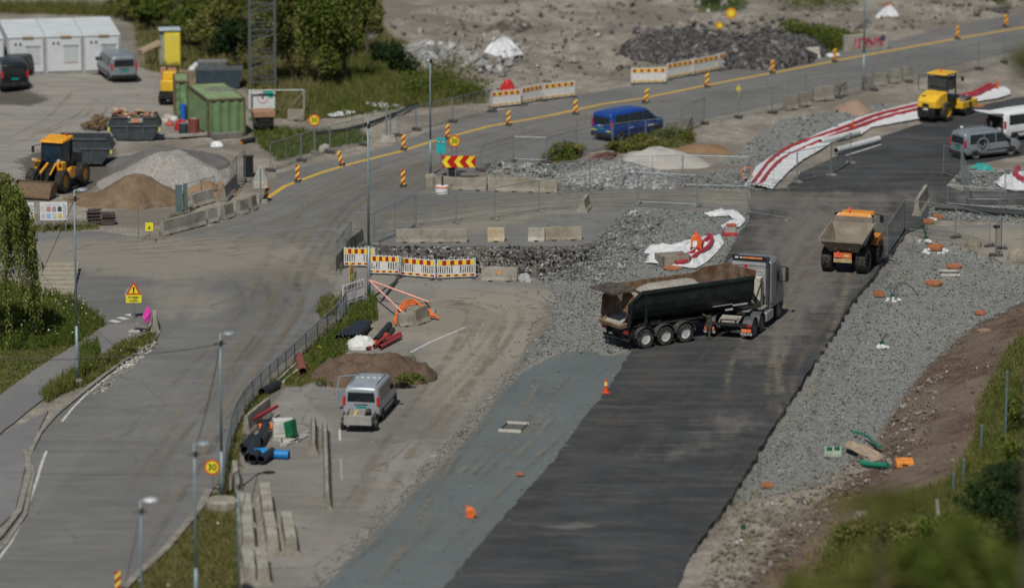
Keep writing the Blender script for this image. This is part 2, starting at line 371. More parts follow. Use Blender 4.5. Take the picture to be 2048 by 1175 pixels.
def make_ground():
    xs = axis(-44, 56, 0.33, 2600); ys = axis(212, 410, 0.42, 3500)
    X, Y = np.meshgrid(xs, ys); nx, ny = len(xs), len(ys)
    X = X.ravel(); Y = Y.ravel(); Z = hgt(X, Y) - 0.035
    me = bpy.data.meshes.new('ground')
    me.vertices.add(nx * ny); me.vertices.foreach_set('co', np.stack([X, Y, Z], 1).ravel())
    i = np.arange(nx * ny).reshape(ny, nx)
    q = np.stack([i[:-1, :-1], i[:-1, 1:], i[1:, 1:], i[1:, :-1]], -1).reshape(-1, 4)
    me.loops.add(q.size); me.loops.foreach_set('vertex_index', q.ravel())
    me.polygons.add(len(q)); me.polygons.foreach_set('loop_start', np.arange(len(q)) * 4); me.polygons.foreach_set('loop_total', np.full(len(q), 4))
    me.polygons.foreach_set('use_smooth', np.ones(len(q), bool))
    me.update(calc_edges=True)
    A, B = xyz_masks(X, Y, Z)
    for nm, D in (('maskA', A), ('maskB', B)):
        a = me.attributes.new(nm, 'FLOAT_COLOR', 'POINT'); a.data.foreach_set('color', D.astype(np.float32).ravel())
    o = bpy.data.objects.new('ground', me); COL.objects.link(o); o['kind'] = 'structure'
    # material
    n = NT('site_ground'); v = n.pos(); soil, grass, gravel, teal = n.attr('maskA'); pit, yard, moist, _ = n.attr('maskB')
    w1 = n.noise(v, 0.9, 5.0, 0.65); w2 = n.noise(v, 2.7, 4.0, 0.6); big = n.noise(v, 0.16, 4.0, 0.6)
    wob = n.ma('ADD', n.ma('MULTIPLY', n.ma('SUBTRACT', w1, 0.5), 0.55), n.ma('MULTIPLY', n.ma('SUBTRACT', w2, 0.5), 0.25))
    def edge(a, wid=0.035, amt=1.0): return n.mr(n.ma('ADD', a, n.ma('MULTIPLY', wob, amt)), 0.5 - wid, 0.5 + wid)
    cells = n.voro(v, 11.0, 'F1', 'Color'); cd_ = n.voro(v, 11.0)
    sp = n.t.nodes.new('ShaderNodeSeparateColor'); n.L.new(cells, sp.inputs[0]); r1, r2 = sp.outputs[0], sp.outputs[1]
    base = n.mix(n.mr(w1, 0.3, 0.7), (0.215, 0.192, 0.155), (0.345, 0.315, 0.262))
    base = n.mix(n.ma('MULTIPLY', n.mr(r1, 0.55, 1.0), 0.5), base, (0.13, 0.125, 0.115))
    base = n.mix(n.ma('MULTIPLY', n.mr(r2, 0.9, 0.97), 0.7), base, (0.48, 0.47, 0.44))
    base = n.mix(n.ma('MULTIPLY', n.mr(big, 0.42, 0.60), 0.8), base, (0.17, 0.15, 0.125))
    yc = n.mix(n.mr(n.noise(n.pos((0.35, 1.6, 1)), 0.8, 5.0), 0.35, 0.65), (0.31, 0.29, 0.25), (0.235, 0.225, 0.205))
    c = n.mix(edge(yard, 0.2), base, yc)
    sc = n.mix(n.mr(w1, 0.3, 0.7), (0.072, 0.047, 0.033), (0.138, 0.096, 0.069))
    sc = n.mix(n.ma('MULTIPLY', n.mr(r2, 0.8, 0.95), 0.5), sc, (0.25, 0.21, 0.17))
    sc = n.mix(n.ma('MULTIPLY', n.mr(big, 0.45, 0.6), 0.5), sc, (0.20, 0.165, 0.125))
    c = n.mix(edge(soil, 0.07), c, sc)
    gc = n.mix(n.mr(r1, 0.0, 1.0), (0.135, 0.146, 0.138), (0.262, 0.272, 0.256))
    gc = n.mix(n.ma('MULTIPLY', n.mr(r2, 0.93, 0.98), 0.6), gc, (0.52, 0.52, 0.5))
    gc = n.mix(n.ma('MULTIPLY', n.mr(big, 0.4, 0.6), 0.35), gc, (0.25, 0.235, 0.205))
    c = n.mix(edge(gravel, 0.03), c, gc)
    fn = n.noise(v, 9.0, 3.0, 0.7)
    tc = n.mix(n.mr(fn, 0.3, 0.7), (0.113, 0.134, 0.131), (0.162, 0.186, 0.181))
    tc = n.mix(n.ma('MULTIPLY', n.mr(big, 0.38, 0.62), 0.45), tc, (0.108, 0.124, 0.122))
    tc = n.mix(n.ma('MULTIPLY', n.mr(w1, 0.56, 0.72), 0.25), tc, (0.22, 0.22, 0.20))
    et = edge(teal, 0.012, 0.34)
    c = n.mix(et, c, tc)
    pc = n.mix(n.mr(r1, 0, 1), (0.045, 0.043, 0.04), (0.17, 0.165, 0.15)); pc = n.mix(n.mr(r2, 0.9, 0.96), pc, (0.40, 0.39, 0.36))
    c = n.mix(edge(pit, 0.05, 0.5), c, pc)
    c = n.mix(n.ma('MULTIPLY', edge(moist, 0.05), 0.8), c, (0.075, 0.07, 0.055))
    gr = n.mix(n.mr(w2, 0.3, 0.7), (0.035, 0.055, 0.016), (0.085, 0.105, 0.03))
    gr = n.mix(n.ma('MULTIPLY', n.mr(big, 0.42, 0.6), 0.7), gr, (0.12, 0.10, 0.05))
    c = n.mix(edge(grass, 0.05), c, gr)
    hh = n.ma('ADD', n.ma('MULTIPLY', n.ma('SUBTRACT', 1.0, cd_), edge(gravel, 0.03)), n.ma('MULTIPLY', w2, 0.6))
    n.bump(n.ma('MULTIPLY', hh, n.ma('SUBTRACT', 1.15, et)), 0.6, 0.06)
    me.materials.append(n.done(c, 0.95, 0.0, 0.12))
    return o
make_ground()

def sheet_mesh(name, poly, z=0.0, thick=0.1, jit=0.05, step=2.0, seg=1.0, seed=1, world=False):
    rnd = random.Random(seed)
    W = [Vector(p) for p in poly] if world else [F(a, b, 0) for a, b in poly]
    out = []
    for a, b in zip(W, W[1:] + W[:1]):
        k = max(1, int((b - a).length / seg)); nrm = Vector((-(b - a).y, (b - a).x, 0)).normalized()
        for i in range(k):
            out.append(a.lerp(b, i / k) + nrm * rnd.uniform(-jit, jit))
    bm = bmesh.new(); vs = [bm.verts.new((p.x, p.y, z)) for p in out]
    f = bm.faces.new(vs); f.normal_update()
    if f.normal.z < 0: f.normal_flip()
    bmesh.ops.triangulate(bm, faces=[f], ngon_method='EAR_CLIP')
    xs = [p.x for p in out]; ys = [p.y for p in out]
    if step:
        for ax, lo, hi, st in ((0, max(min(xs), -50), min(max(xs), 50), step), (1, min(ys), max(ys), step * 1.5)):
            t = lo + st
            while t < hi:
                co = Vector((t, 0, 0)) if ax == 0 else Vector((0, t, 0)); no = Vector((1, 0, 0)) if ax == 0 else Vector((0, 1, 0))
                bmesh.ops.bisect_plane(bm, geom=bm.verts[:] + bm.edges[:] + bm.faces[:], plane_co=co, plane_no=no); t += st
    for fc in bm.faces:
        fc.normal_update()
        if fc.normal.z < 0: fc.normal_flip()
    be = [e for e in bm.edges if e.is_boundary]
    r = bmesh.ops.extrude_edge_only(bm, edges=be)
    for vv in r['geom']:
        if isinstance(vv, bmesh.types.BMVert): vv.co.z -= thick
    me = bpy.data.meshes.new(name); bm.to_mesh(me); bm.free()
    o = bpy.data.objects.new(name, me); COL.objects.link(o); o['kind'] = 'structure'
    return o, me
def sheet(name, poly, mat, **kw):
    o, me = sheet_mesh(name, poly, **kw)
    co = np.empty(len(me.vertices) * 3); me.vertices.foreach_get('co', co); co = co.reshape(-1, 3)
    PX, PY = proj(co[:, 0], co[:, 1], co[:, 2])
    soft = lambda L, w: np.clip(0.5 + np.maximum.reduce([sdpoly(PX, PY, p) for p in L]) / w, 0, 1)
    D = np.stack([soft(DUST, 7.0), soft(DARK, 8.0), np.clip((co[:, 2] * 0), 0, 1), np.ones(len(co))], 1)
    a = me.attributes.new('maskC', 'FLOAT_COLOR', 'POINT'); a.data.foreach_set('color', D.astype(np.float32).ravel())
    me.materials.append(mat); return o
def asphalt(name, a, b, dustc, streak=0.0, rot=0.0, dirty=0.5, spots=0.0, crack=0.0):
    n = NT(name); v = n.pos(); du, dk, _, _ = n.attr('maskC')
    big = n.noise(v, 0.14, 5.0, 0.6, 0.6); med = n.noise(v, 0.7, 5.0, 0.65); fine = n.noise(v, 14.0, 3.0, 0.7)
    st = n.noise(n.pos((1.0, 0.07, 1.0), rot), 1.1, 4.0, 0.6, 0.2)
    st2 = n.noise(n.pos((0.16, 1.0, 1.0), 0.15), 1.1, 5.0, 0.7, 0.3)
    c = n.mix(n.mr(big, 0.35, 0.65), a, b)
    c = n.mix(n.ma('MULTIPLY', n.mr(fine, 0.3, 0.75), 0.35), c, [x * 1.45 for x in b])
    c = n.mix(n.ma('MULTIPLY', n.mr(med, 0.52, 0.68), 0.3), c, [x * 0.72 for x in a])
    if streak: c = n.mix(n.ma('MULTIPLY', n.mr(st, 0.48, 0.66), streak), c, dustc)
    # dust carried by wheels: where the mask says and in thin sweeps elsewhere
    dd = n.ma('ADD', n.ma('MULTIPLY', du, 1.15), n.ma('MULTIPLY', n.ma('SUBTRACT', n.ma('MULTIPLY', n.ma('ADD', st, n.ma('ADD', med, st2)), 0.333), 0.5), 2.3))
    c = n.mix(n.ma('MULTIPLY', n.mr(dd, 0.35, 0.95), 0.88), c, dustc)
    c = n.mix(n.ma('MULTIPLY', n.mr(n.ma('ADD', st2, n.ma('MULTIPLY', med, 0.4)), 0.66, 0.86), dirty), c, [x * 0.95 for x in dustc])
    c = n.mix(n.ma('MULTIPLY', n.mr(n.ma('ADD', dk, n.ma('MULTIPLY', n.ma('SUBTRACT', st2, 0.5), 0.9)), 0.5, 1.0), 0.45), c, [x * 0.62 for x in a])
    if spots:
        c = n.mix(n.ma('MULTIPLY', n.mr(n.noise(n.pos((0.4, 1, 1)), 0.55, 3.0, 0.5), 0.66, 0.76), spots), c, [x * 1.5 for x in dustc])
    ck = n.voro(n.pos((1, .55, 1), rot), 0.22, 'DISTANCE_TO_EDGE'); wv = n.noise(v, 1.3, 4.0, 0.7)
    ce = n.ma('MULTIPLY', n.mr(n.ma('ADD', ck, n.ma('MULTIPLY', n.ma('SUBTRACT', wv, 0.5), 0.10)), 0.0, 0.018, 1.0, 0.0), n.mr(big, 0.5, 0.6))
    c = n.mix(n.ma('MULTIPLY', ce, crack), c, (0.04, 0.038, 0.035))
    pt = n.voro(n.pos((1, .5, 1), rot), 0.16, 'F1', 'Color'); ps = n.t.nodes.new('ShaderNodeSeparateColor'); n.L.new(pt, ps.inputs[0])
    c = n.mix(n.ma('MULTIPLY', n.mr(ps.outputs[0], 0.80, 0.82), crack * 0.45), c, [x * 0.66 for x in a])
    n.bump(n.ma('ADD', fine, med), 0.3, 0.02)
    return n.done(c, 0.9, 0.0, 0.25)
M_OLD = asphalt('worn_asphalt', (0.122, 0.124, 0.119), (0.168, 0.169, 0.161), (0.262, 0.240, 0.195), 0.0, R(-20), 0.4, 0.0, 0.3)
M_NEW = asphalt('fresh_asphalt', (0.030, 0.033, 0.035), (0.056, 0.060, 0.062), (0.165, 0.155, 0.138), 0.0, R(11), 0.30, 0.45)
M_MID = asphalt('dusty_asphalt', (0.155, 0.151, 0.138), (0.245, 0.236, 0.212), (0.295, 0.262, 0.205), 0.0, R(11), 0.5, 0.5, 0.5)
M_PATH = asphalt('path_asphalt', (0.15, 0.15, 0.15), (0.19, 0.19, 0.188), (0.24, 0.225, 0.19), 0.1, 0, 0.3)
sheet('road', ROAD, M_OLD, z=0.0, thick=0.12, jit=0.05, seed=1)
sheet('old_carriageway', OLD, M_MID, z=0.004, thick=0.1, jit=0.18, seg=0.6, seed=2)
sheet('new_asphalt_road', NEWA, M_NEW, z=0.035, thick=0.5, jit=0.07, seg=0.7, seed=3)
sheet('side_lane', LANE, M_MID, z=0.008, thick=0.2, jit=0.12, seg=0.7, seed=4)
sheet('footpath', PATH, M_PATH, z=0.055, thick=0.15, jit=0.04, seed=5)
sheet('pavement', SIDEW, M_PATH, z=0.06, thick=0.15, jit=0.02, seed=6)

# painted markings (worn)
def paint_mat(name, col, wear=0.5):
    n = NT(name); v = n.pos(); w = n.noise(v, 3.5, 5.0, 0.7)
    return n.done(n.mix(n.ma('MULTIPLY', n.mr(w, 0.48, 0.66), wear), col, (0.2, 0.19, 0.17)), 0.8)
M_YEL = paint_mat('yellow_line_paint', (0.62, 0.40, 0.045), 0.5); M_WHT = paint_mat('white_line_paint', (0.55, 0.55, 0.52), 0.75)
def ribbon(name, pts, w, z, mat, kind=True):
    W = [F(a, b, 0) for a, b in pts]; D = []
    for a, b in zip(W[:-1], W[1:]):
        k = max(1, int((b - a).length / 2.0)); D += [a.lerp(b, i / k) for i in range(k)]
    D.append(W[-1]); mb = MB(); vs = []
    for i, p in enumerate(D):
        t = (D[min(i + 1, len(D) - 1)] - D[max(i - 1, 0)]).normalized(); nn = Vector((-t.y, t.x, 0))
        vs += [(p.x + nn.x * w / 2, p.y + nn.y * w / 2, z), (p.x - nn.x * w / 2, p.y - nn.y * w / 2, z)]
    mb.add(vs, [(2 * i, 2 * i + 1, 2 * i + 3, 2 * i + 2) for i in range(len(D) - 1)])
    o = mb.build(name, mat)
    if kind: o['kind'] = 'structure'
    return o
# smooth the long curve of the yellow line
YL = [(532,397),(570,372),(640,346),(700,328),(800,303),(860,284),(980,252),(1100,231),(1200,209),(1290,196),(1415,170),(1545,146),(1680,120),(1800,98),(1915,77),(2075,50)]
ribbon('yellow_road_line', YL, 0.34, 0.004, M_YEL)
ribbon('white_edge_line', [(303,700),(270,718),(220,750),(170,790),(143,818),(124,842)], 0.13, 0.0045, M_WHT)
ribbon('white_edge_line', [(93,901),(84,924),(74,958),(62,992),(45,1040),(20,1085),(-20,1140)], 0.14, 0.0045, M_WHT)
ribbon('white_centre_line', [(931,654),(900,667),(860,684),(820,705)], 0.14, 0.009, M_WHT)
ribbon('white_edge_line', [(679,858),(680,880)], 0.12, 0.009, M_WHT); ribbon('white_edge_line', [(681,915),(684,960)], 0.10, 0.009, paint_mat('faded_paint', (.36, .35, .32), .9))
for i, (a, b) in enumerate([((224,643),(236,641)), ((240,637),(252,635)), ((256,631),(268,629))]):
    ribbon('give_way_mark', [a, b], 0.75, 0.0045, M_WHT)
# kerbs
def kerb(pts, w=0.22, h=0.13, name='kerb'):
    W = [G(a, b) for a, b in pts]; mb = MB(); L = []
    for i, p in enumerate(W):
        t = (W[min(i + 1, len(W) - 1)] - W[max(i - 1, 0)]).normalized(); nn = Vector((-t.y, t.x, 0))
        L.append([(p + nn * w / 2 + Vector((0, 0, -.1))), (p + nn * w / 2 + Vector((0, 0, h))), (p - nn * w / 2 + Vector((0, 0, h))), (p - nn * w / 2 + Vector((0, 0, -.1)))])
    mb.loft([[tuple(q) for q in r] for r in L]); o = mb.build(name, concrete(0.85)); o['kind'] = 'structure'; return o
kerb([(316,668),(300,690),(240,728),(200,758),(150,798),(112,830),(80,866),(62,902)], h=0.1)
kerb([(50,905),(56,925),(58,950),(48,985),(38,1025),(0,1075),(-60,1130)], 0.28, 0.16)
kerb([(62,930),(66,950),(58,990),(50,1030),(10,1090),(-40,1140)], 0.2, 0.1)
kerb([(418,985),(400,1020),(380,1045),(330,1105),(285,1145),(235,1195)], 0.35, 0.2)
# scattered stones on the gravel beds and rubble, each bed one uncountable mass
def in_poly(x, y, poly):
    c = False; n = len(poly)
    for i in range(n):
        ax, ay = poly[i]; bx, by = poly[(i + 1) % n]
        if (ay > y) != (by > y) and x < (bx - ax) * (y - ay) / (by - ay) + ax: c = not c
    return c
def sample_poly(poly, n, rnd):
    xs = [p[0] for p in poly]; ys = [p[1] for p in poly]; out = []
    k = 0
    while len(out) < n and k < n * 40:
        k += 1
        x = rnd.uniform(max(min(xs), -60), min(max(xs), 2110)); y = rnd.uniform(max(min(ys), -60), min(max(ys), 1230))
        if in_poly(x, y, poly): out.append((x, y))
    return out
M_STONE = grain((0.15, 0.16, 0.152), (0.285, 0.292, 0.275), (0.42, 0.425, 0.40), 2.2, 'stone')
M_RUB = grain((0.05, 0.048, 0.045), (0.22, 0.21, 0.19), (0.42, 0.41, 0.38), 1.4, 'rubble')
def ground_many(pts):
    a = np.array(pts); z = np.zeros(len(a))
    for _ in range(6):
        v = (a[:, 1] - 587.5) / FPX; dz = -SP - v * CP; t = (z - CAM_H) / dz
        X = (a[:, 0] - 1024) / FPX * t; Y = (CP - v * SP) * t
        z = z * 0.4 + hgt(X, Y) * 0.6
    t = (z - CAM_H) / dz
    return np.stack([(a[:, 0] - 1024) / FPX * t, (CP - v * SP) * t, z], 1)
def stones(name, poly, n, s0, s1, mat, seed=1, sink=0.3):
    rnd = random.Random(seed); mb = MB(); P3 = ground_many(sample_poly(poly, n, rnd))
    base = [(1, 0, 0), (0, 1, 0), (-1, 0, 0), (0, -1, 0), (0, 0, 1), (0, 0, -1)]
    fs = [(0, 1, 4), (1, 2, 4), (2, 3, 4), (3, 0, 4), (1, 0, 5), (2, 1, 5), (3, 2, 5), (0, 3, 5)]
    for p in P3:
        s = s0 + (s1 - s0) * rnd.random() ** 2.5
        M = Matrix.Translation(Vector(p) + Vector((0, 0, s * (0.5 - sink)))) @ Matrix.Rotation(rnd.uniform(0, 6.3), 4, (rnd.random(), rnd.random(), rnd.random() + .1))
        mb.add([(a * s * rnd.uniform(.35, .75), b * s * rnd.uniform(.35, .75), c * s * rnd.uniform(.35, .7)) for a, b, c in base], fs, 0, M)
    o = mb.build(name, mat, fix=False); o['kind'] = 'stuff'; return o
stones('gravel_stones', G1, 7000, 0.04, 0.15, M_STONE, 11)
stones('gravel_stones', [(x + 16, y) for x, y in G2], 6500, 0.04, 0.14, M_STONE, 12)
stones('gravel_stones', G3, 1500, 0.07, 0.26, M_STONE, 13)
stones('gravel_stones', G4, 500, 0.08, 0.26, M_STONE, 14)
stones('gravel_stones', G5, 500, 0.08, 0.26, M_STONE, 15)
stones('gravel_stones', G6, 300, 0.07, 0.3, M_STONE, 18)
stones('rubble_stones', PIT, 1800, 0.06, 0.26, M_RUB, 16)
stones('rubble_stones', [(1180,492),(1255,415),(1330,440),(1290,520),(1200,560),(1060,560),(1110,540)], 1100, 0.08, 0.3, M_STONE, 17)
stones('rubble_stones', [(760,40),(980,0),(1600,0),(2048,0),(2048,20),(1500,120),(1250,150),(1100,165),(970,185),(870,120)], 420, 0.12, 0.7, grain((0.16,0.15,0.135),(0.30,0.28,0.25),(0.5,0.49,0.46),1.1,'hillstone'), 19)
stones('rubble_stones', [(760,40),(980,0),(1600,0),(2048,0),(2048,20),(1500,120),(1250,150),(1100,165),(970,185),(870,120)], 900, 0.06, 0.4, grain((0.10,0.095,0.085),(0.27,0.25,0.22),(0.5,0.49,0.46),0.5,'hillstone2'), 39)
stones('loose_chips', [(2040,600),(1960,650),(1880,720),(1800,850),(1760,950),(1900,950),(1950,800),(2040,690)], 220, 0.04, 0.2, grain((.09, .07, .055), (.24, .2, .165), (.42, .40, .36), 1.6, 'soilstone'), 40)
stones('rubble_stones', [(830,95),(900,90),(990,130),(1050,110),(1000,150),(900,140)], 160, 0.2, 0.8, grain((0.26,0.26,0.25),(0.42,0.42,0.40),(0.6,0.6,0.58),1.1,'palestone'), 20)
stones('rubble_stones', [(1260,60),(1420,45),(1640,50),(1650,110),(1500,128),(1290,110)], 500, 0.15, 0.7, grain((.045,.044,.043),(.17,.165,.155),(.3,.3,.29),1.6,'dkstone'), 21)
stones('rubble_stones', [(975,330),(1120,330),(1120,362),(975,360)], 300, 0.12, 0.6, M_STONE, 22)

# wheel tracks: dust or rubber rolled onto the surfaces, each path one mesh of thin films
def track_mat(name, col, amt):
    n = NT(name); v = n.pos(); at = n.t.nodes.new('ShaderNodeAttribute'); at.attribute_name = 'film'
    a = n.noise(v, 0.45, 5.0, 0.7); b = n.noise(v, 5.0, 4.0, 0.7)
    f = n.ma('MULTIPLY', n.ma('MULTIPLY', n.mr(a, 0.36, 0.62), n.mr(b, 0.25, 0.65)), n.ma('MULTIPLY', at.outputs['Fac'], amt))
    n.done(col, 0.95, 0, 0.1); tr = n.t.nodes.new('ShaderNodeBsdfTransparent'); mx = n.t.nodes.new('ShaderNodeMixShader'); o = n.t.nodes['Material Output']
    n.L.new(f, mx.inputs[0]); n.L.new(tr.outputs[0], mx.inputs[1]); n.L.new(n.b.outputs[0], mx.inputs[2]); n.L.new(mx.outputs[0], o.inputs[0]); return n.m
T_DUST = track_mat('dust_film', (0.31, 0.272, 0.21), 0.7); T_DARK = track_mat('rubber_film', (0.075, 0.073, 0.07), 0.18); T_BRN = track_mat('brown_film', (0.165, 0.145, 0.122), 0.36)
zc_ = [0]
def tracks(path, offs, w, mat, seed, wob=.5):
    rnd = random.Random(seed); W0 = [F(*q) for q in path]; W = []
    for i in range(len(W0) - 1):
        p0 = W0[max(0, i - 1)]; p1 = W0[i]; p2 = W0[i + 1]; p3 = W0[min(len(W0) - 1, i + 2)]; k = max(3, int((p2 - p1).length / 1.5))
        for j in range(k):
            t = j / k; W.append(.5 * ((2 * p1) + (p2 - p0) * t + (2 * p0 - 5 * p1 + 4 * p2 - p3) * t * t + (-p0 + 3 * p1 - 3 * p2 + p3) * t ** 3))
    vs = []; fs = []; fl = []
    for of in offs:
        ph = rnd.uniform(0, 6); am = rnd.uniform(.3, 1) * wob; o = len(vs); zc_[0] += 1; dz = (zc_[0] % 18) * .0011; L = 0
        a0 = rnd.uniform(0, .25); a1 = rnd.uniform(.75, 1)
        for i, p in enumerate(W):
            u = i / (len(W) - 1); t = (W[min(i + 1, len(W) - 1)] - W[max(i - 1, 0)]).normalized(); nn = Vector((-t.y, t.x, 0)); c = p + nn * (of + am * math.sin(u * 7 + ph)); e = float(sstep(a0, a0 + .12, np.array(u)) * (1 - sstep(a1 - .12, a1, np.array(u))))
            for s in (-1, 0, 1): q = c + nn * (w / 2 * s); vs.append((q.x, q.y, dz)); fl.append(e if s == 0 else 0.0)
        for i in range(len(W) - 1):
            for s in (0, 1): b = o + i * 3 + s; fs.append((b, b + 1, b + 4, b + 3))
    A = np.array(vs); PX, PY = proj(A[:, 0], A[:, 1], A[:, 2]); A[:, 2] += np.where(sdpoly(PX, PY, NEWA) > -.2, .040, .0125)
    me = bpy.data.meshes.new('tyre_tracks'); me.from_pydata([tuple(map(float, q)) for q in A], [], fs); me.update(); at = me.attributes.new('film', 'FLOAT', 'POINT'); at.data.foreach_set('value', fl)
    me.materials.append(mat); o = bpy.data.objects.new('tyre_tracks', me); COL.objects.link(o); o['kind'] = 'structure'
def pairs(rnd, n, r): return [x for _ in range(n) for c in [rnd.uniform(-r, r)] for x in (c - .95, c + .95)]
rt = random.Random(9)
TP = {'A': [(-40,505),(200,503),(400,508),(540,545),(580,610),(520,700),(420,830),(320,980),(200,1190)], 'B': [(2060,70),(1600,160),(1200,238),(900,318),(730,395),(640,500),(580,620),(490,750),(390,890),(290,1050),(205,1190)],
 'C': [(1200,238),(900,312),(700,380),(560,445),(350,492),(100,512),(-40,518)], 'D': [(-40,512),(300,500),(600,475),(760,442),(1000,408),(1300,392),(1700,393),(2060,397)], 'E': [(700,575),(860,590),(1020,612),(1000,690),(920,790),(840,890),(770,1000),(690,1120)],
 'F': [(1100,1190),(1240,1010),(1380,830),(1490,690),(1590,560),(1680,455),(1730,395),(1830,320),(1950,262),(2060,230)], 'H': [(1060,640),(1200,600),(1400,600),(1560,560),(1680,460)], 'I': [(1690,1000),(1560,760),(1640,560),(1700,440),(1600,400),(1300,392)]}
tracks(TP['A'], pairs(rt, 4, 2.2), .5, T_DUST, 1); tracks(TP['A'], pairs(rt, 2, 2.2), .45, T_DARK, 2); tracks(TP['B'], pairs(rt, 4, 1.8), .5, T_DARK, 3); tracks(TP['B'], pairs(rt, 3, 2.0), .6, T_DUST, 4)
tracks(TP['C'], pairs(rt, 4, 2.5), .6, T_DUST, 5); tracks(TP['D'], pairs(rt, 6, 2.6), .6, T_DUST, 6); tracks(TP['D'], pairs(rt, 2, 2.0), .5, T_DARK, 7); tracks(TP['E'], pairs(rt, 5, 2.2), .5, T_DUST, 8); tracks(TP['E'], pairs(rt, 3, 2.2), .45, T_DARK, 9)
tracks(TP['F'], pairs(rt, 8, 4.2), .5, T_BRN, 10, 1.2); tracks(TP['F'], [rt.uniform(-5, 5) for _ in range(7)], 1.3, T_BRN, 11, 1.2); tracks(TP['F'], pairs(rt, 4, 4.5), .45, T_DARK, 12, 1.0); tracks(TP['H'], pairs(rt, 2, 2.0), .5, T_DARK, 13); tracks(TP['I'], pairs(rt, 3, 2.0), .6, T_DUST, 14, 1.0)
stones('verge_stones', [(312,672),(326,686),(200,790),(168,790)], 260, 0.05, 0.26, grain((.3, .28, .24), (.45, .43, .38), (.55, .53, .48), 1.6, 'verge'), 34)
tracks([(690,1190),(880,1010),(1040,840),(1120,740),(1170,700)], pairs(rt, 3, 2.0), .5, T_DUST, 15); tracks([(690,1190),(880,1010),(1040,840),(1120,740),(1170,700)], pairs(rt, 2, 2.2), .5, T_DARK, 16); tracks([(-30,330),(100,280),(200,230),(240,180),(235,160)], pairs(rt, 3, 2.5), .5, T_DUST, 17)
stones('loose_chips', TEAL, 260, 0.03, 0.12, M_STONE, 35); stones('loose_chips', [(1215,782),(1240,760),(1270,705),(1262,702),(1010,1032),(865,1200),(900,1200),(1030,1040)], 160, 0.03, 0.1, M_STONE, 36)
stones('loose_chips', OLD, 900, 0.03, 0.11, M_STONE, 31); stones('loose_chips', [(1500,1010),(1640,965),(1760,880),(1800,800),(1900,720),(1850,900),(1700,1000),(1500,1180),(1400,1180),(1440,1080)], 1400, 0.05, 0.28, grain((.14, .12, .095), (.32, .29, .25), (.5, .48, .45), 1.6, 'slopestone'), 32)
stones('loose_chips', [(930,660),(1060,560),(1110,600),(1060,720),(960,820),(880,900)], 500, 0.04, 0.13, M_STONE, 33)
# ============================================================ VEHICLES
M_BLK = P('#16181a', 0.6, 0, .25, 3, .25, name='black_plastic'); M_TYRE = P('#272726', 0.9, 0, .3, 4, .6, name='tyre_rubber')
M_RIM = P((0.42, 0.43, 0.44), 0.35, 0.7, .2, 4, .3); M_WHITE = P((0.74, 0.76, 0.76), 0.5, 0, .06, 1.5, .12)
M_RED = P((0.52, 0.02, 0.025), 0.4, 0, .1); M_TEAL = P((0.0, 0.28, 0.24), 0.5); M_GALV = P((0.30, 0.33, 0.34), 0.5, 0.35, .15, 3, .1)
M_ORA = P((0.72, 0.27, 0.015), 0.5, 0, .1, 2, .2); M_YELM = P((0.76, 0.46, 0.025), 0.45, 0, .08, 2, .18); M_STEEL = P('#2b2e30', 0.6, .3, .3, 3, .3)
def wheel(parent, x, y, r, w, rim=M_RIM, lug=False, rr=0.6):
    """tyre with a rim of its own; y>0 is the left side"""
    s = 1 if y > 0 else -1; mb = MB(); h = w / 2
    mb.lathe([(r * rr, -h), (r * .93, -h), (r, -h * .75), (r, h * .75), (r * .93, h), (r * rr, h), (r * rr, -h)], (x, y, r), 'y', 28)
    if lug:
        for i in range(22):
            t = 2 * math.pi * i / 22
            for sd in (-1, 1):
                t2 = t + (0.14 if sd > 0 else 0); a = Vector((math.cos(t2), 0, math.sin(t2))); b = Vector((math.cos(t2 + .22), 0, math.sin(t2 + .22)))
                c = Vector((x, y, r)); up = 1.0
                q = [c + a * (r - .01) + Vector((0, 0.02 * sd, 0)), c + b * (r - .01) + Vector((0, h * .95 * sd, 0)),
                     c + Vector((b.x * math.cos(.07) - b.z * math.sin(.07), 0, b.x * math.sin(.07) + b.z * math.cos(.07))) * (r - .01) + Vector((0, h * .95 * sd, 0)),
                     c + Vector((a.x * math.cos(.07) - a.z * math.sin(.07), 0, a.x * math.sin(.07) + a.z * math.cos(.07))) * (r - .01) + Vector((0, 0.02 * sd, 0))]
                top = [c + (p - c) + Vector(((p - c).x, 0, (p - c).z)).normalized() * .045 for p in q]
                mb.hexa(q + top)
    ty = mb.build('wheel', M_TYRE, parent, smooth=False)
    m2 = MB(); m2.lathe([(0.001, s * h * .35), (r * .2, s * h * .7), (r * .3, s * h * .55), (r * .5, s * h * .6), (r * (rr + .01), s * h * .92), (r * (rr + .01), -s * h * .9), (r * .1, -s * h * .8)], (x, y, r), 'y', 20)
    m2.build('rim', rim, ty, smooth=True); return ty
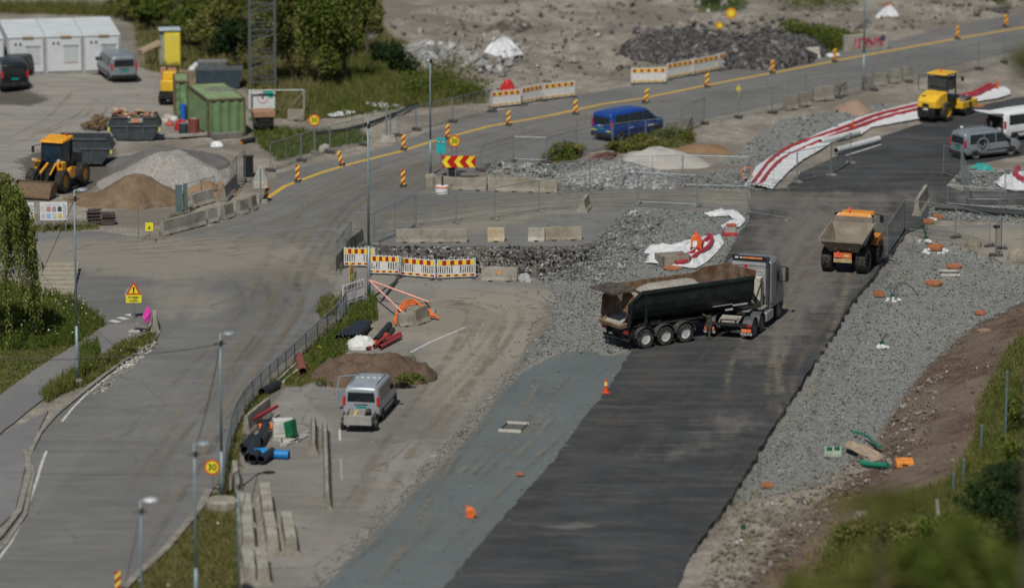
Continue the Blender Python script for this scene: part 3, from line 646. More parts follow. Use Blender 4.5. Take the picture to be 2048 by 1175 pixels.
def van(name, label, A, B, paint, cat='van', L=4.95, W=1.92, H=1.92, group=None, tailgate=True, cargo=False, rails=False, plate=M_TEAL, hood=0.30):
    c, rz, d, a, b = between(A, B)
    root = empty(name, c, rz, label, cat, group); h = L / 2; w0 = W / 2
    st = [(-h, .52, .98, H * .86, .80), (-h + .03, .36, 1.0, H * .93, .93), (-h + .14, .30, 1.02, H * .975, .985), (-h * .5, .27, 1.04, H, 1.0), (h * .1, .27, 1.03, H, 1.0),
          (h * (1 - hood) - .95, .27, 1.02, H * .97, 1.0), (h * (1 - hood) - .1, .27, 1.0, H * .64, .99), (h * .86, .28, .92, H * .555, .95), (h * .95, .30, .82, H * .47, .86), (h, .42, .66, H * .39, .72)]
    def belt(zb, zt): return min(H * .55, zt - .03)
    def hw(x, z):
        for k in range(len(st) - 1):
            if st[k][0] <= x <= st[k + 1][0]:
                t = (x - st[k][0]) / (st[k + 1][0] - st[k][0]); f = st[k][4] * (1 - t) + st[k + 1][4] * t; break
        else: f = 1
        zb = H * .55
        return w0 * f * (1.0 if z < zb else 1 - .155 * ((z - zb) / (H - zb)) ** 1.2)
    rings = []
    for x, zb, zm, zt, f in st:
        be = belt(zb, zt); zs = [(zb, .90), (zb + .12, 1.0), (be * .75, 1.01), (be, 1.0), ((be + zt) / 2, None), (zt - .10 * min(1, (zt - be) * 3), None), (zt - .01, -.74), (zt + .015, -.3)]
        hf = []
        for z, k in zs:
            if k is None: y = hw(x, z)
            elif k < 0: y = w0 * f * -k
            else: y = w0 * f * k
            hf.append((y, z))
        rings.append([(x, y, z) for y, z in hf] + [(x, -y, z) for y, z in reversed(hf)])
    body = MB().loft(rings).build('body', paint, root, smooth=2, bevel=0.0)
    g = glass(); zb0, zb1 = H * .575, H * .895
    def pane(pts, side, nm='side_window', m=g, e=.008):
        mb = MB(); n = len(pts); V = [(x, side * (hw(x, z) + e), z) for x, z in pts]; mb.add(V, [tuple(range(n))]); return mb.build(nm, m, root)
    wx = h * (1 - hood)
    for s in (-1, 1):
        pane([(wx - 1.35, zb0), (wx - .28, zb0), (wx - .86, zb1), (wx - 1.35, zb1)], s)
        if not cargo:
            pane([(-h + .35, zb0), (-.35 * h, zb0), (-.35 * h, zb1), (-h + .42, zb1)], s)
            pane([(-.33 * h, zb0), (wx - 1.42, zb0), (wx - 1.42, zb1), (-.33 * h, zb1)], s)
        mm = MB(); mm.box(wx - .45, s * (w0 + .13), H * .60, .10, .20, .26).tube((wx - .45, s * w0 * .96, H * .55), (wx - .45, s * (w0 + .1), H * .55), .03)
        mm.build('door_mirror', M_BLK, root, bevel=.02)
        tl = MB(); tl.box(-h + .035, s * (w0 - .09), H * .60, .10, .15, .46); tl.build('tail_light', M_RED, root, bevel=.015)
        hl = MB(); hl.slab((h - .05, s * w0 * .80, H * .36), (h - .05, s * w0 * .50, H * .36), (h - .18, s * w0 * .50, H * .44), (h - .20, s * w0 * .84, H * .45), .05 * (-s)); hl.build('headlight', P((.5, .52, .55), .1), root)
        for x in (-h + .82, h - .92):
            ar = MB(); n = 12; pr = [(x + .40 * math.cos(math.pi * i / n), s * (hw(x, .4) + .006), .30 + .41 * math.sin(math.pi * i / n)) for i in range(n + 1)]
            ar.add(pr, [tuple(range(len(pr)))]); ar.build('wheel_arch', M_BLK, root)
        for x in (-h + .82, h - .92): wheel(root, x, s * (w0 - .085), .335, .215)
        MB().prism([(-h + .5, H * .30), (h - .6, H * .30), (h - .6, H * .335), (-h + .5, H * .335)], s * (w0 - .01), s * (w0 + .018)).build('side_trim', M_BLK, root)
        sk = MB(); sk.box(0, s * (w0 - .06), .31, L - 2.5, .14, .12); sk.build('sill', M_BLK, root)
    ws = MB(); ws.quad((wx - .14, -w0 * .84, H * .665), (wx - .14, w0 * .84, H * .665), (wx - .90, w0 * .73, H * .955), (wx - .90, -w0 * .73, H * .955)); ws.build('windscreen', g, root)
    bp = MB(); bp.box(-h - .01, 0, .42, .16, W * .96, .26); bp.build('rear_bumper', M_BLK, root, bevel=.04)
    MB().box(h - .02, 0, .42, .14, W * .74, .2).build('front_bumper', M_BLK, root, bevel=.03)
    if tailgate:
        rw = MB(); rw.slab((-h - .012, -w0 * .74, H * .59), (-h - .012, w0 * .74, H * .59), (-h - .012, w0 * .69, H * .835), (-h - .012, -w0 * .69, H * .835), -.012); rw.build('rear_window', g, root, bevel=.004)
        pl = MB(); pl.box(-h - .02, 0, H * .435, .02, .52, .12); pl.build('number_plate', plate, root)
        MB().box(-h - .012, 0, H * .51, .03, .7, .03).build('tailgate_handle', M_BLK, root)
    if rails:
        for s in (-1, 1):
            MB().tube((-h * .75, s * w0 * .72, H + .05), (h * .12, s * w0 * .72, H + .05), .022).tube((-h * .75, s * w0 * .72, H + .05), (-h * .8, s * w0 * .72, H - .02), .022).tube((h * .12, s * w0 * .72, H + .05), (h * .18, s * w0 * .72, H - .02), .022).build('roof_rail', M_GALV, root)
    return root, L, W, H
PA_SIL = P((0.40, 0.445, 0.48), 0.3, 0.25, .06, 1.0, .22); PA_BLUE = P((0.012, 0.06, 0.29), 0.3, 0, .08, 1, .08); PA_BLK = P((0.012, 0.014, 0.016), 0.3, 0, .1, 1, .1)
PA_GREY = P((0.27, 0.305, 0.33), 0.35, .3, .06, 1, .15)
# near silver van: rear towards the camera, driver's door open, small trailer behind
v, L, W, H = van('parked_van', 'silver van with open left door and small open trailer behind it, beside brown dirt mound', (733,842), (752,806), PA_SIL, rails=True, cargo=False)
v.location = G(742, 824); v.rotation_euler.z = R(80)
h = L / 2
dm = MB(); dm.hexa([(.75, .98, .45), (.75, 1.02, .45), (.15, 1.85, .45), (.12, 1.81, .45), (.75, .95, 1.05), (.75, .99, 1.05), (.15, 1.82, 1.05), (.12, 1.78, 1.05)])
dm.path([(.75, .96, 1.05), (.72, .90, 1.75), (.2, 1.66, 1.75), (.14, 1.80, 1.05)], .035)
dm.build('open_door', PA_SIL, v)
for i in range(-2, 3):
    MB().box(-.55, i * .3, H + .035, .08, .16, .03).build('roof_bracket', M_WHITE, v)
# small trailer
c = G(720, 858); t = empty('small_trailer', c, R(84), 'small open grey trailer loaded with yellow tool, hitched behind the silver van', 'trailer')
mb = MB(); mb.box(0, 0, .45, 1.7, 1.35, .06); mb.box(0, .68, .66, 1.7, .05, .42).box(0, -.68, .66, 1.7, .05, .42).box(.85, 0, .66, .05, 1.4, .42)
mb.build('trailer_tray', P((.42, .42, .40), .5, .3, .2, 3, .4), t)
MB().slab((-.86, -.68, .42), (-.86, .68, .42), (-1.0, .68, .92), (-1.0, -.68, .92), .04).build('tailboard', P((.55, .55, .52), .5, .2, .1), t)
MB().tube((.85, 0, .42), (1.7, 0, .42), .045).build('drawbar', M_GALV, t)
for s in (-1, 1):
    wheel(t, -.1, s * .82, .27, .16); MB().lathe([(.33, -.1), (.33, .1), (.30, .1), (.30, -.1)], (-.1, s * .82, .3), 'y', 16).build('mudguard', M_BLK, t)
MB().tube((-.3, .35, .55), (.1, .15, .95), .05).tube((-.5, .4, .52), (-.25, .05, .55), .06).box(-.35, .3, .56, .3, .2, .16).tube((-.1, .5, .5), (-.1, .5, .85), .03).build('yellow_tool', M_YELM, t)
MB().lathe([(.001, -.12), (.16, -.12), (.16, .12), (.001, .12)], (.3, -.4, .85), 'y', 14).box(.3, -.4, .6, .4, .4, .26).build('hose_reel', M_BLK, t)
MB().box(.1, -.1, .52, .9, .9, .06).build('cargo_board', P((.28, .17, .10), .8), t)
# blue van on the far road
v, L, W, H = van('passing_van', 'dark blue van with white side lettering driving on the road beyond the mesh fence', (1205,270), (1310,255), PA_BLUE, L=5.15)
v.location = G(1257, 272); v.rotation_euler.z = R(46); h = L / 2
MB().box(-h - .03, .62, H * .37, .015, .42, .07).box(-h - .03, -.62, H * .37, .015, .42, .07).build('reflector_strip', P((.75, .75, .05), .4), v)
mb = MB()
for k, (x, l) in enumerate([(.9, .14), (1.1, .12), (1.28, .16), (1.5, .1), (1.64, .14)]): mb.box(x, -(W / 2 + .012), H * .38, l, .01, .10)
for k, (x, l) in enumerate([(-.9, .1), (-.75, .12), (-.58, .1)]): mb.box(x, -(W / 2 + .012), H * .42, l, .01, .05)
mb.box(-h - .028, .25, H * .53, .01, .10, .08).box(-h - .028, .1, H * .53, .01, .12, .08).box(-h - .028, -.06, H * .53, .01, .1, .08)
mb.build('lettering', M_WHITE, v)
# grey van by the cabins, black van at the left edge
v, L, W, H = van('parked_van', 'pale grey van parked in front of the white site cabins', (238,163), (215,150), PA_GREY)
v.location = G(233, 154); v.rotation_euler.z = R(107)
v, L, W, H = van('parked_van', 'black van parked in front of the cabins at the left edge', (28,184), (20,165), PA_BLK)
v.location = G(20, 170); v.rotation_euler.z = R(104)
v, L, W, H = van('parked_pickup', 'dark car half hidden behind the black van near the cabins', (60,150), (50,140), P((.03,.034,.036),.4), L=4.4, W=1.8, H=1.5, cat='car')
v.location = G(44, 148); v.rotation_euler.z = R(70)
# silver compact van with emblem (right), white van with raised tailgate
v, L, W, H = van('parked_van', 'grey compact van with round dark emblem on its side, parked on the new asphalt', (1925,320), (2020,310), PA_GREY, L=4.45, W=1.82, H=1.82, rails=True, plate=M_TEAL, hood=.32)
v.location = G(1972, 312); v.rotation_euler.z = R(30); h = L / 2
mb = MB(); y = -(W / 2 + .02)
mb.lathe([(.27, y), (.31, y - .012), (.25, y - .012), (.25, y), (.27, y)], (-.95, 0, H * .56), 'y', 24).lathe([(.001, y), (.12, y), (.12, y - .015), (.001, y - .015)], (-.95, 0, H * .56), 'y', 16)
mb.build('emblem', M_BLK, v)
MB().lathe([(.40, y), (.50, y + .004), (.50, y - .004), (.40, y - .008), (.40, y)], (-.92, 0, H * .52), 'y', 28).build('emblem_ring', P((.2, .21, .22), .5), v)
mb = MB(); x = .15
for l in (.07, .1, .08, .12, .05, .1, .07, .1): mb.box(x, y, H * .36, l, .012, .06); x += l + .05
mb.build('lettering', P((.12, .13, .14), .5), v)
MB().lathe([(.001, .12), (.08, .1), (.1, 0), (.05, -.04), (.001, -.04)], (-h + .5, .3, H + .14), 'z', 12).tube((-h + .5, .3, H - .02), (-h + .5, .3, H + .12), .025).build('roof_beacon', M_WHITE, v)
v, L, W, H = van('parked_van', 'white van with raised tailgate showing its dark load space, behind the grey compact van', (2010,270), (2080,262), M_WHITE, L=5.3, W=1.95, H=2.0, tailgate=False)
v.location = G(2052, 274); v.rotation_euler.z = R(36); h = L / 2; w0 = W / 2
MB().slab((-h + .03, -w0 * .8, H * .94), (-h + .03, w0 * .8, H * .94), (-h - 1.2, w0 * .8, H * 1.02), (-h - 1.2, -w0 * .8, H * 1.02), .07).build('raised_tailgate', M_WHITE, v, bevel=.02)
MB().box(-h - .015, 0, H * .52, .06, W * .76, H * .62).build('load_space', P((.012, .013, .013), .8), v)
for q in ((-h - .07, -.3, H * .36, .12, .3, .5), (-h - .07, .35, H * .55, .1, .16, .34), (-h - .08, -.55, H * .42, .1, .12, .2)): MB().box(*q).build('cargo_item', P((.5, .5, .47), .6, 0, .4, 4), v)
MB().quad((-.3, -(hwv := W / 2 * .955 + .01), H * .58), (.9, -hwv, H * .58), (.9, -hwv + .05, H * .86), (-.3, -hwv + .05, H * .86)).build('green_window_sheet', P((.02, .25, .16), .3), v)

# ---------------------------------------------------------------- articulated tipper truck
tr0 = G(1328, 691)                      # ground under the second trailer wheel (near side)
TH = R(33.5)
tk = empty('tipper_truck', tr0, TH, 'grey tractor unit turning with long black half-pipe tipping trailer full of pale gravel', 'truck')
tk.location = tr0 + Vector((math.cos(TH) * 0 - math.sin(TH) * 1.05, math.sin(TH) * 0 + math.cos(TH) * 1.05, .035))
# local frame: x forward, y left, origin on ground below middle axle
M_TB = P((0.012, 0.02, 0.021), 0.38, 0.1, .35, 1.3, .12); M_RUST = rust()
M_LOAD = grain((0.27, 0.25, 0.215), (0.40, 0.375, 0.33), (0.5, 0.48, 0.43), 14.0, 'load', 0.6, .4)
XR, XF, ZT = -2.5, 5.85, 3.12          # rear / front of body, rail height
def ubody(x, off, zt, wv=1.25, zb=1.28):
    """half-pipe cross-section from right rail round the bottom to the left rail"""
    P_ = []
    for i in range(15):
        t = math.pi * i / 14; cy = -math.cos(t) * (wv - off); s_ = math.sin(t)
        z = zt - (zt - zb - off) * (s_ ** .62)
        P_.append((x, cy * (1.0 if s_ < .5 else 1.0), z))
    return P_
mb = MB(); rings_o = []; rings_i = []
for x, zt in ((XR, 2.55), (XR + .7, 3.06), (XR + .95, ZT), (2.5, ZT), (XF, ZT)):
    rings_o.append(ubody(x, 0, zt)); rings_i.append(ubody(x, .06, zt))
mb.loft(rings_o, 0, cap=False, closed=False); mb.loft(rings_i, 1, cap=False, closed=False)
for ro, ri in zip(rings_o[:1] + rings_o[-1:], rings_i[:1] + rings_i[-1:]):
    for i in range(14): mb.quad(ro[i], ro[i + 1], ri[i + 1], ri[i], 1)
tb = mb.build('trailer_body', [M_TB, M_RUST], tk, fix=False, smooth=False)
for s in (-1, 1):
    mb = MB()
    mb.hexa([(XR + .9, s * 1.18, ZT - .1), (XF, s * 1.18, ZT - .1), (XF, s * 1.34, ZT - .1), (XR + .9, s * 1.34, ZT - .1), (XR + .9, s * 1.18, ZT + .06), (XF, s * 1.18, ZT + .06), (XF, s * 1.32, ZT + .06), (XR + .9, s * 1.32, ZT + .06)])
    mb.hexa([(XR - .05, s * 1.2, 1.35), (XR + .12, s * 1.2, 1.35), (XR + .12, s * 1.33, 1.35), (XR - .05, s * 1.33, 1.35), (XR + .1, s * 1.2, 2.6), (XR + .3, s * 1.2, 2.7), (XR + .3, s * 1.33, 2.7), (XR + .1, s * 1.33, 2.6)])
    mb.box(XR + 1.15, s * 1.27, 2.2, .12, .1, 1.8)
    mb.tube((XR + .12, s * 1.28, 2.6), (XR + 1.0, s * 1.28, ZT), .06)
    mb.build('top_rail', M_TB if s < 0 else M_RUST, tb)
# raised front bulkhead, load
mb = MB(); mb.slab((XF, -1.25, ZT), (XF, 1.25, ZT), (XF, 1.25, ZT + .34), (XF, -1.25, ZT + .34), .07)
mb.hexa([(XF - 2.3, 1.2, ZT), (XF, 1.2, ZT), (XF, 1.26, ZT), (XF - 2.3, 1.26, ZT), (XF - 1.9, 1.2, ZT + .3), (XF, 1.2, ZT + .34), (XF, 1.26, ZT + .34), (XF - 1.9, 1.26, ZT + .3)])
mb.add(ubody(XF - .03, .0, ZT), [tuple(range(15))]); mb.build('bulkhead', M_RUST, tb, fix=False)
ld_ = MB(); vs = []; nx_, ny_ = 44, 11; rnd = random.Random(4)
for i in range(nx_):
    x = XR + .12 + (XF - 2.3 - XR) * i / (nx_ - 1); u = i / (nx_ - 1)
    zc = 1.5 + 1.72 * sstep(0.02, 0.42, np.array(u)) * (1 - 0.9 * sstep(.80, 1.0, np.array(u)))
    zc = float(zc)
    for j in range(ny_):
        q = (j / (ny_ - 1) * 2 - 1); edge = min(zc, ZT - .02)
        hw_ = 1.18 * (1 - max(0, (ZT - zc) / (ZT - 1.28)) ** 1.9) ** .5 if zc < ZT else 1.18
        z = zc - (abs(q) ** 1.6) * (.34 if zc > 2 else .1) + rnd.uniform(-.02, .02)
        vs.append((x, q * hw_, z))
ld_.add(vs, [(i * ny_ + j, (i + 1) * ny_ + j, (i + 1) * ny_ + j + 1, i * ny_ + j + 1) for i in range(nx_ - 1) for j in range(ny_ - 1)])
ld_.build('gravel_load', M_LOAD, tb, smooth=True)
# gravel apron on the lower lip
MB().hexa([(XR - .3, -.95, 1.2), (XR + .1, -1.05, 1.25), (XR + .1, 1.05, 1.25), (XR - .3, .95, 1.2), (XR - .33, -1.0, 1.36), (XR + .1, -1.1, 1.5), (XR + .1, 1.1, 1.5), (XR - .33, 1.0, 1.36)]).build('lip', M_RUST, tb)
MB().hexa([(XR - .25, -.7, 1.36), (XR + .4, -.8, 1.46), (XR + .4, .8, 1.46), (XR - .25, .7, 1.36), (XR - .2, -.65, 1.42), (XR + .5, -.75, 1.66), (XR + .5, .75, 1.66), (XR - .2, .65, 1.42)]).build('spilled_gravel', M_LOAD, tb)
# tailgate hinged up
mb = MB(); mb.slab((XR + .55, -1.2, ZT + .12), (XR + .55, 1.2, ZT + .12), (XR - .85, 1.15, ZT + .02), (XR - .85, -1.15, ZT + .02), .08, 0)
for k in range(5): mb.box(XR + .45 - k * .3, 0, ZT + .19 - k * .021, .07, 2.3, .08)
for k in (-1, 1): mb.tube((XR + .9, k * 1.15, ZT - .05), (XR + .4, k * 1.15, ZT + .15), .06)
mb.build('tailgate', P((.09, .08, .065), .8, .2, .5, 3, .4), tb)
MB().slab((XR + .5, -1.12, ZT - .15), (XR + .5, -.2, ZT + .05), (XR + .1, -.35, 2.15), (XR + .15, -1.1, 2.0), .05).build('chute_flap', M_RUST, tb)
# chassis
mb = MB()
for s in (-1, 1): mb.box(2.2, s * .42, 1.05, 8.4, .12, .28); mb.tube((XR + .3, s * .9, 1.2), (3.2, s * .8, 1.15), .07)
mb.box(XR + .35, 0, .92, .2, 2.4, .5).box(XR + .1, 0, .55, .1, 2.4, .14).box(XR + .2, -.95, .7, .08, .1, .4).box(XR + .2, .95, .7, .08, .1, .4)
for x in (-1.31, 0, 1.31): mb.tube((x, -1.1, .53), (x, 1.1, .53), .09); mb.box(x, .5, .7, .6, .12, .14).box(x, -.5, .7, .6, .12, .14)
mb.box(3.2, 0, 1.0, .3, 1.5, .5).box(-.8, 0, 1.25, 1.5, 1.6, .3)
mb.build('trailer_chassis', M_BLK, tk)
for s in (-1, 1):
    MB().box(XR + .02, s * .98, .98, .1, .42, .16).build('tail_light', P((.32, .03, .03), .5, 0, .3, 5, .3), tk)
    for x in (-1.31, 0, 1.31):
        wheel(tk, x, s * 1.04, .53, .38, P((.62, .63, .62), .45, .15, .2, 4, .35))
        mb = MB(); pts = [(x + .64 * math.cos(R(a)), .56 + .62 * math.sin(R(a))) for a in range(5, 176, 17)]
        for (xa, za), (xb, zb) in zip(pts[:-1], pts[1:]): mb.slab((xa, s * .82, za), (xa, s * 1.24, za), (xb, s * 1.24, zb), (xb, s * .82, zb), .03)
        mb.path([(a, s * 1.245, b + .01) for a, b in pts], .022); mb.build('mudguard', P((.06, .063, .065), .6, .1, .3, 4, .4), tk)
mb = MB()
for s in (-1, 1):
    mb.tube((3.0, s * 1.05, .12), (3.0, s * 1.05, 1.2), .07).box(3.0, s * 1.05, .06, .3, .26, .06)
mb.tube((2.7, -1.1, 1.3), (3.2, 1.1, 1.3), .06); mb.box(3.0, -1.0, .9, .24, .24, .7)
mb.build('landing_leg', P((.07, .06, .045), .85, 0, .4, 5, .6), tk)
MB().box(5.1, -.95, 1.62, 1.0, .03, .09).box(3.9, -1.02, 1.72, 1.3, .02, .03).box(4.3, -1.05, 1.45, .5, .03, .1).build('side_marker_strip', P((.5, .5, .5), .4), tk)
# ---- tractor: children of the same thing, set in the tractor's own frame
TA = R(71) - TH
rearw = G(1501, 676) ; fr = (rearw - tk.location)
lx = fr.x * math.cos(TH) + fr.y * math.sin(TH); ly = -fr.x * math.sin(TH) + fr.y * math.cos(TH)
# origin of tractor frame: ground between the rearmost axle's wheels
ox = lx - math.sin(TA) * 1.07; oy = ly + math.cos(TA) * 1.07
def tp(o): o.location = (ox, oy, 0); o.rotation_euler = (0, 0, TA); return o
M_CAB = P((0.24, 0.26, 0.27), 0.35, .35, .1, 1, .12); M_CHR = P((.5, .5, .5), .25, .8, .1)
cabx = 3.55                              # back of the cab
mb = MB(); sec = lambda x, zt, wv, zb=.95: [(x, -wv, zb), (x, -wv, zt - .45), (x, -wv * .95, zt - .12), (x, -wv * .75, zt), (x, wv * .75, zt), (x, wv * .95, zt - .12), (x, wv, zt - .45), (x, wv, zb)]
mb.loft([sec(cabx, 3.55, 1.2), sec(cabx + .08, 3.6, 1.24), sec(cabx + 1.2, 3.62, 1.24), sec(cabx + 1.75, 3.35, 1.24), sec(cabx + 2.05, 2.75, 1.24), sec(cabx + 2.28, 1.9, 1.23, .6), sec(cabx + 2.35, 1.7, 1.2, .6)])
cab = tp(mb.build('cab', M_CAB, tk, smooth=False, bevel=.05))
def cp(o): return o
g = glass()
for s in (-1, 1):
    MB().add([(cabx + .95, s * 1.252, 2.05), (cabx + 2.0, s * 1.252, 1.85), (cabx + 1.72, s * 1.252, 2.72), (cabx + .95, s * 1.252, 2.78)], [(0, 1, 2, 3)]).build('side_window', g, cab)
    MB().box(cabx + 1.95, s * 1.52, 2.45, .12, .16, .78).tube((cabx + 1.85, s * 1.2, 2.9), (cabx + 1.95, s * 1.5, 2.85), .03).tube((cabx + 1.85, s * 1.2, 2.05), (cabx + 1.95, s * 1.5, 2.05), .03).build('mirror', M_BLK, cab, bevel=.03)
    MB().box(cabx + .3, s * 1.2, 2.35, .9, .1, 2.2).build('side_deflector', M_CAB, cab, bevel=.03)
    MB().box(cabx + .9, s * 1.245, 2.3, .02, .02, 1.4).box(cabx + 1.0, s * 1.26, 1.95, .2, .03, .05).build('door_seam', M_BLK, cab)
MB().slab((cabx + 1.76, -1.0, 3.25), (cabx + 1.76, 1.0, 3.25), (cabx + 2.2, 1.08, 2.05), (cabx + 2.2, -1.08, 2.05), .03).build('windscreen', g, cab)
MB().box(cabx - .04, .08, 2.5, .05, 1.9, 1.9).box(cabx - .07, .08, 3.3, .05, 1.95, .12).box(cabx - .07, .08, 2.95, .03, 1.8, .05).box(cabx - .07, .08, 2.6, .03, 1.8, .05).build('rear_panel', P((.5, .52, .53), .35, .4, .15, 2, .12), cab)
mb = MB(); mb.box(cabx - .02, 0, 3.68, .3, 2.1, .12); lb = mb.build('light_bar', M_BLK, cab)
MB().box(cabx - .18, -.15, 3.68, .04, 1.1, .09).build('amber_light', P((.75, .25, .08), .4), lb)
MB().box(cabx - .18, .75, 3.68, .04, .18, .08).box(cabx - .18, .5, 3.68, .04, .14, .07).build('white_light', M_WHITE, lb)
MB().tube((cabx - .14, -1.02, .9), (cabx - .14, -1.02, 3.55), .085, n=12).tube((cabx - .14, -1.02, 3.5), (cabx - .22, -1.02, 3.72), .07, n=12).build('exhaust_stack', P((.12, .12, .12), .4, .6), cab)
mb = MB()
for k in range(9): mb.tube((cabx + .1, -1.19, 1.25 + k * .25), (cabx - .1, -1.22, 1.25 + k * .25), .05, n=6)
mb.build('heat_shield', M_CHR, cab)
mb = MB(); mb.box(cabx - .5, -.42, 1.95, .45, .75, 1.55); tp(mb.build('hydraulic_tank', P((.55, .53, .46), .5, .1, .15, 3, .35), tk, bevel=.03))
mb = MB(); rnd = random.Random(3)
for k in range(6):
    y = -.75 + k * .16; pts = [(cabx - .75, y, 1.2), (cabx - .82, y + rnd.uniform(-.2, .2), 1.6 + rnd.random() * .3), (cabx - .78, y + rnd.uniform(-.3, .3), 2.3 + rnd.random() * .4), (cabx - .4, y * .6, 2.6), (cabx - .05, y * .5, 2.4)]
    mb.path(pts, .022)
mb.path([(cabx - .1, .2, 1.6), (cabx - .5, .3, 2.7), (cabx - .9, .2, 2.9), (cabx - 1.2, .0, 2.2)], .03)
tp(mb.build('air_hose', M_BLK, tk)); tp(MB().box(cabx - .55, -.1, 2.9, .12, .2, .2).box(cabx - .1, .25, 3.2, .1, .14, .2).build('red_coupling', M_RED, tk))
mb = MB()
for s in (-1, 1): mb.box(2.6, s * .42, .88, 6.6, .1, .28)
mb.box(1.35, 0, 1.1, .9, 1.0, .1).box(2.75, 0, 1.06, .8, 1.6, .06).box(-.72, 0, .82, .12, 2.2, .16)
for x in (0, 1.37): mb.tube((x, -1, .5), (x, 1, .5), .12); 
mb.tube((-.35, -.5, .72), (-.35, .5, .72), .19, n=12)
tp(mb.build('tractor_chassis', M_STEEL, tk))
tp(MB().box(1.9, 0, 1.17, 1.6, 1.3, .03).box(2.7, -.8, 1.12, 1.0, .6, .05).build('deck_plate', P((.3, .28, .24), .7, .2, .3, 3, .5), tk))
tp(MB().box(-.25, .0, 1.08, .7, 1.0, .05).hexa([(-.65, -.55, .9), (.1, -.55, 1.0), (.1, .55, 1.0), (-.65, .55, .9), (-.65, -.55, .95), (.1, -.55, 1.14), (.1, .55, 1.14), (-.65, .55, .95)]).build('sand_covered_plate', P((.33, .31, .27), .8, 0, .2, 4), tk))
for s in (-1, 1):
    for x, r in ((0, .5), (1.37, .5), (5.0, .52)):
        w_ = wheel(tk, x, s * 1.07, r, .52 if x < 3 else .36, P((.36, .37, .37), .4, .5, .2, 4, .45)); tp(w_)
    mb = MB()
    for xc in (0, 1.37):
        pts = [(xc + .66 * math.cos(R(a)), .52 + .64 * math.sin(R(a))) for a in range(0, 181, 18)]
        for (xa, za), (xb, zb) in zip(pts[:-1], pts[1:]): mb.slab((xa, s * .78, za), (xa, s * 1.32, za), (xb, s * 1.32, zb), (xb, s * .78, zb), .03)
    tp(mb.build('mudguard', P((.07, .08, .085), .5, .1, .2, 3, .3), tk))
    fl = tp(MB().box(-.70, s * 1.04, .55, .03, .56, .62).build('mudflap', M_BLK, tk))
    MB().box(-.745, s * 1.04, .53, .02, .54, .17).build('reflector', P((.85, .22, .06), .5), fl)
    MB().box(-.745, s * 1.04, .79, .04, .5, .12).build('tail_light', M_RED, fl)
    MB().text('VOLVO', .20, TX((0, -1, 0), (0, 0, 1), (-1, 0, 0), (-.72, s * 1.04, .33)), 0, .004, 1.0).build('lettering', M_WHITE, fl)
tp(MB().box(3.15, -1.02, .62, 1.3, .5, .55).build('fuel_tank', P((.5, .5, .5), .3, .6, .1, 3, .3), tk, bevel=.08)); tp(MB().box(3.15, 1.02, .62, 1.3, .5, .55).build('battery_box', M_STEEL, tk, bevel=.04))
tp(MB().box(cabx + 2.36, 0, .6, .12, 2.3, .5).build('front_bumper', M_CAB, tk, bevel=.05))

# ---------------------------------------------------------------- site dumper (seen from behind)
a = G(1661, 548); b = G(1722, 549); ctr = (a + b) / 2
dp = empty('site_dumper', ctr + Vector((0.05, .6, .035)), R(71), 'orange site dumper with empty dusty skip, seen from behind on the new asphalt', 'dumper')
M_SK = P((.26, .225, .17), .8, .1, .25, 1.2, .35); M_DO = P((.62, .22, .015), .5, 0, .12, 2, .35)
for x, ln in ((0, 0), (2.75, 0)):
    for s in (-1, 1): wheel(dp, x, s * 1.02, .70, .60, M_STEEL, lug=True)
# skip: open box, low lip at the rear, flared sides, tall front wall
O = [(-1.15, 1.32, 1.95), (1.35, 1.25, 2.75), (1.35, .8, 1.45), (-.55, .8, 1.35)]
def skip_pts(e):
    r = [(-1.2 + e, -1.3 + e, 2.05), (-1.2 + e, 1.3 - e, 2.05), (1.5 - e, 1.3 - e, 2.62), (1.5 - e, -1.3 + e, 2.62)]
    f = [(-.55 + e, -.85 + e, 1.25 + e), (-.55 + e, .85 - e, 1.25 + e), (1.0 - e, .85 - e, 1.25 + e), (1.0 - e, -.85 + e, 1.25 + e)]
    return r, f
ro, fo = skip_pts(0); ri, fi = skip_pts(.05); mb = MB()
for i in range(4):
    j = (i + 1) % 4; mb.quad(ro[i], ro[j], fo[j], fo[i]); mb.quad(ri[i], ri[j], fi[j], fi[i]); mb.quad(ro[i], ro[j], ri[j], ri[i])
mb.quad(*fo); mb.quad(*fi); mb.box(-1.2, 0, 2.0, .08, 2.66, .12); mb.box(.3, 1.32, 2.42, .0001, .0001, .0001)
mb.tube((-1.2, 1.3, 2.05), (1.5, 1.3, 2.62), .05).tube((-1.2, -1.3, 2.05), (1.5, -1.3, 2.62), .05)
mb.box(1.52, 0, 2.7, .08, 2.3, .5)
sk = mb.build('skip', M_SK, dp, fix=False)
MB().slab((1.5, -1.1, 2.9), (1.5, 1.1, 2.9), (1.72, .95, 3.1), (1.72, -.95, 3.1), .05).build('spill_guard', P((.66, .38, .20), .6, 0, .1, 2, .25), sk)
mb = MB(); mb.box(1.3, 0, .95, 3.3, .9, .5).box(-.35, 0, 1.12, .7, .95, .5).tube((0, -.9, .66), (0, .9, .66), .14).tube((2.75, -.9, .66), (2.75, .9, .66), .14)
mb.box(2.4, 0, 1.3, 1.2, 1.7, .5); mb.build('chassis', P((.05, .045, .04), .7, .2, .3, 3, .4), dp)
MB().box(-.74, 0, 1.10, .06, 1.05, .30).build('rear_light_panel', P((.62, .17, .04), .5, 0, .15), dp)
MB().box(-.74, 0, .80, .05, 1.08, .24).build('hazard_plate', P((.42, .33, .17), .7, 0, .4, 9), dp)
MB().prism([(-.24, -.0), (.24, -.0), (0, .42)], -.02, .02, 0, TX((0, 1, 0), (-1, 0, 0), (0, 0, 1), (-.80, .26, .98))).build('warning_triangle', P((.85, .12, .10), .5), dp)
MB().box(-.78, -.22, 1.08, .02, .3, .08).build('number_plate', P((.6, .5, .35), .5), dp)
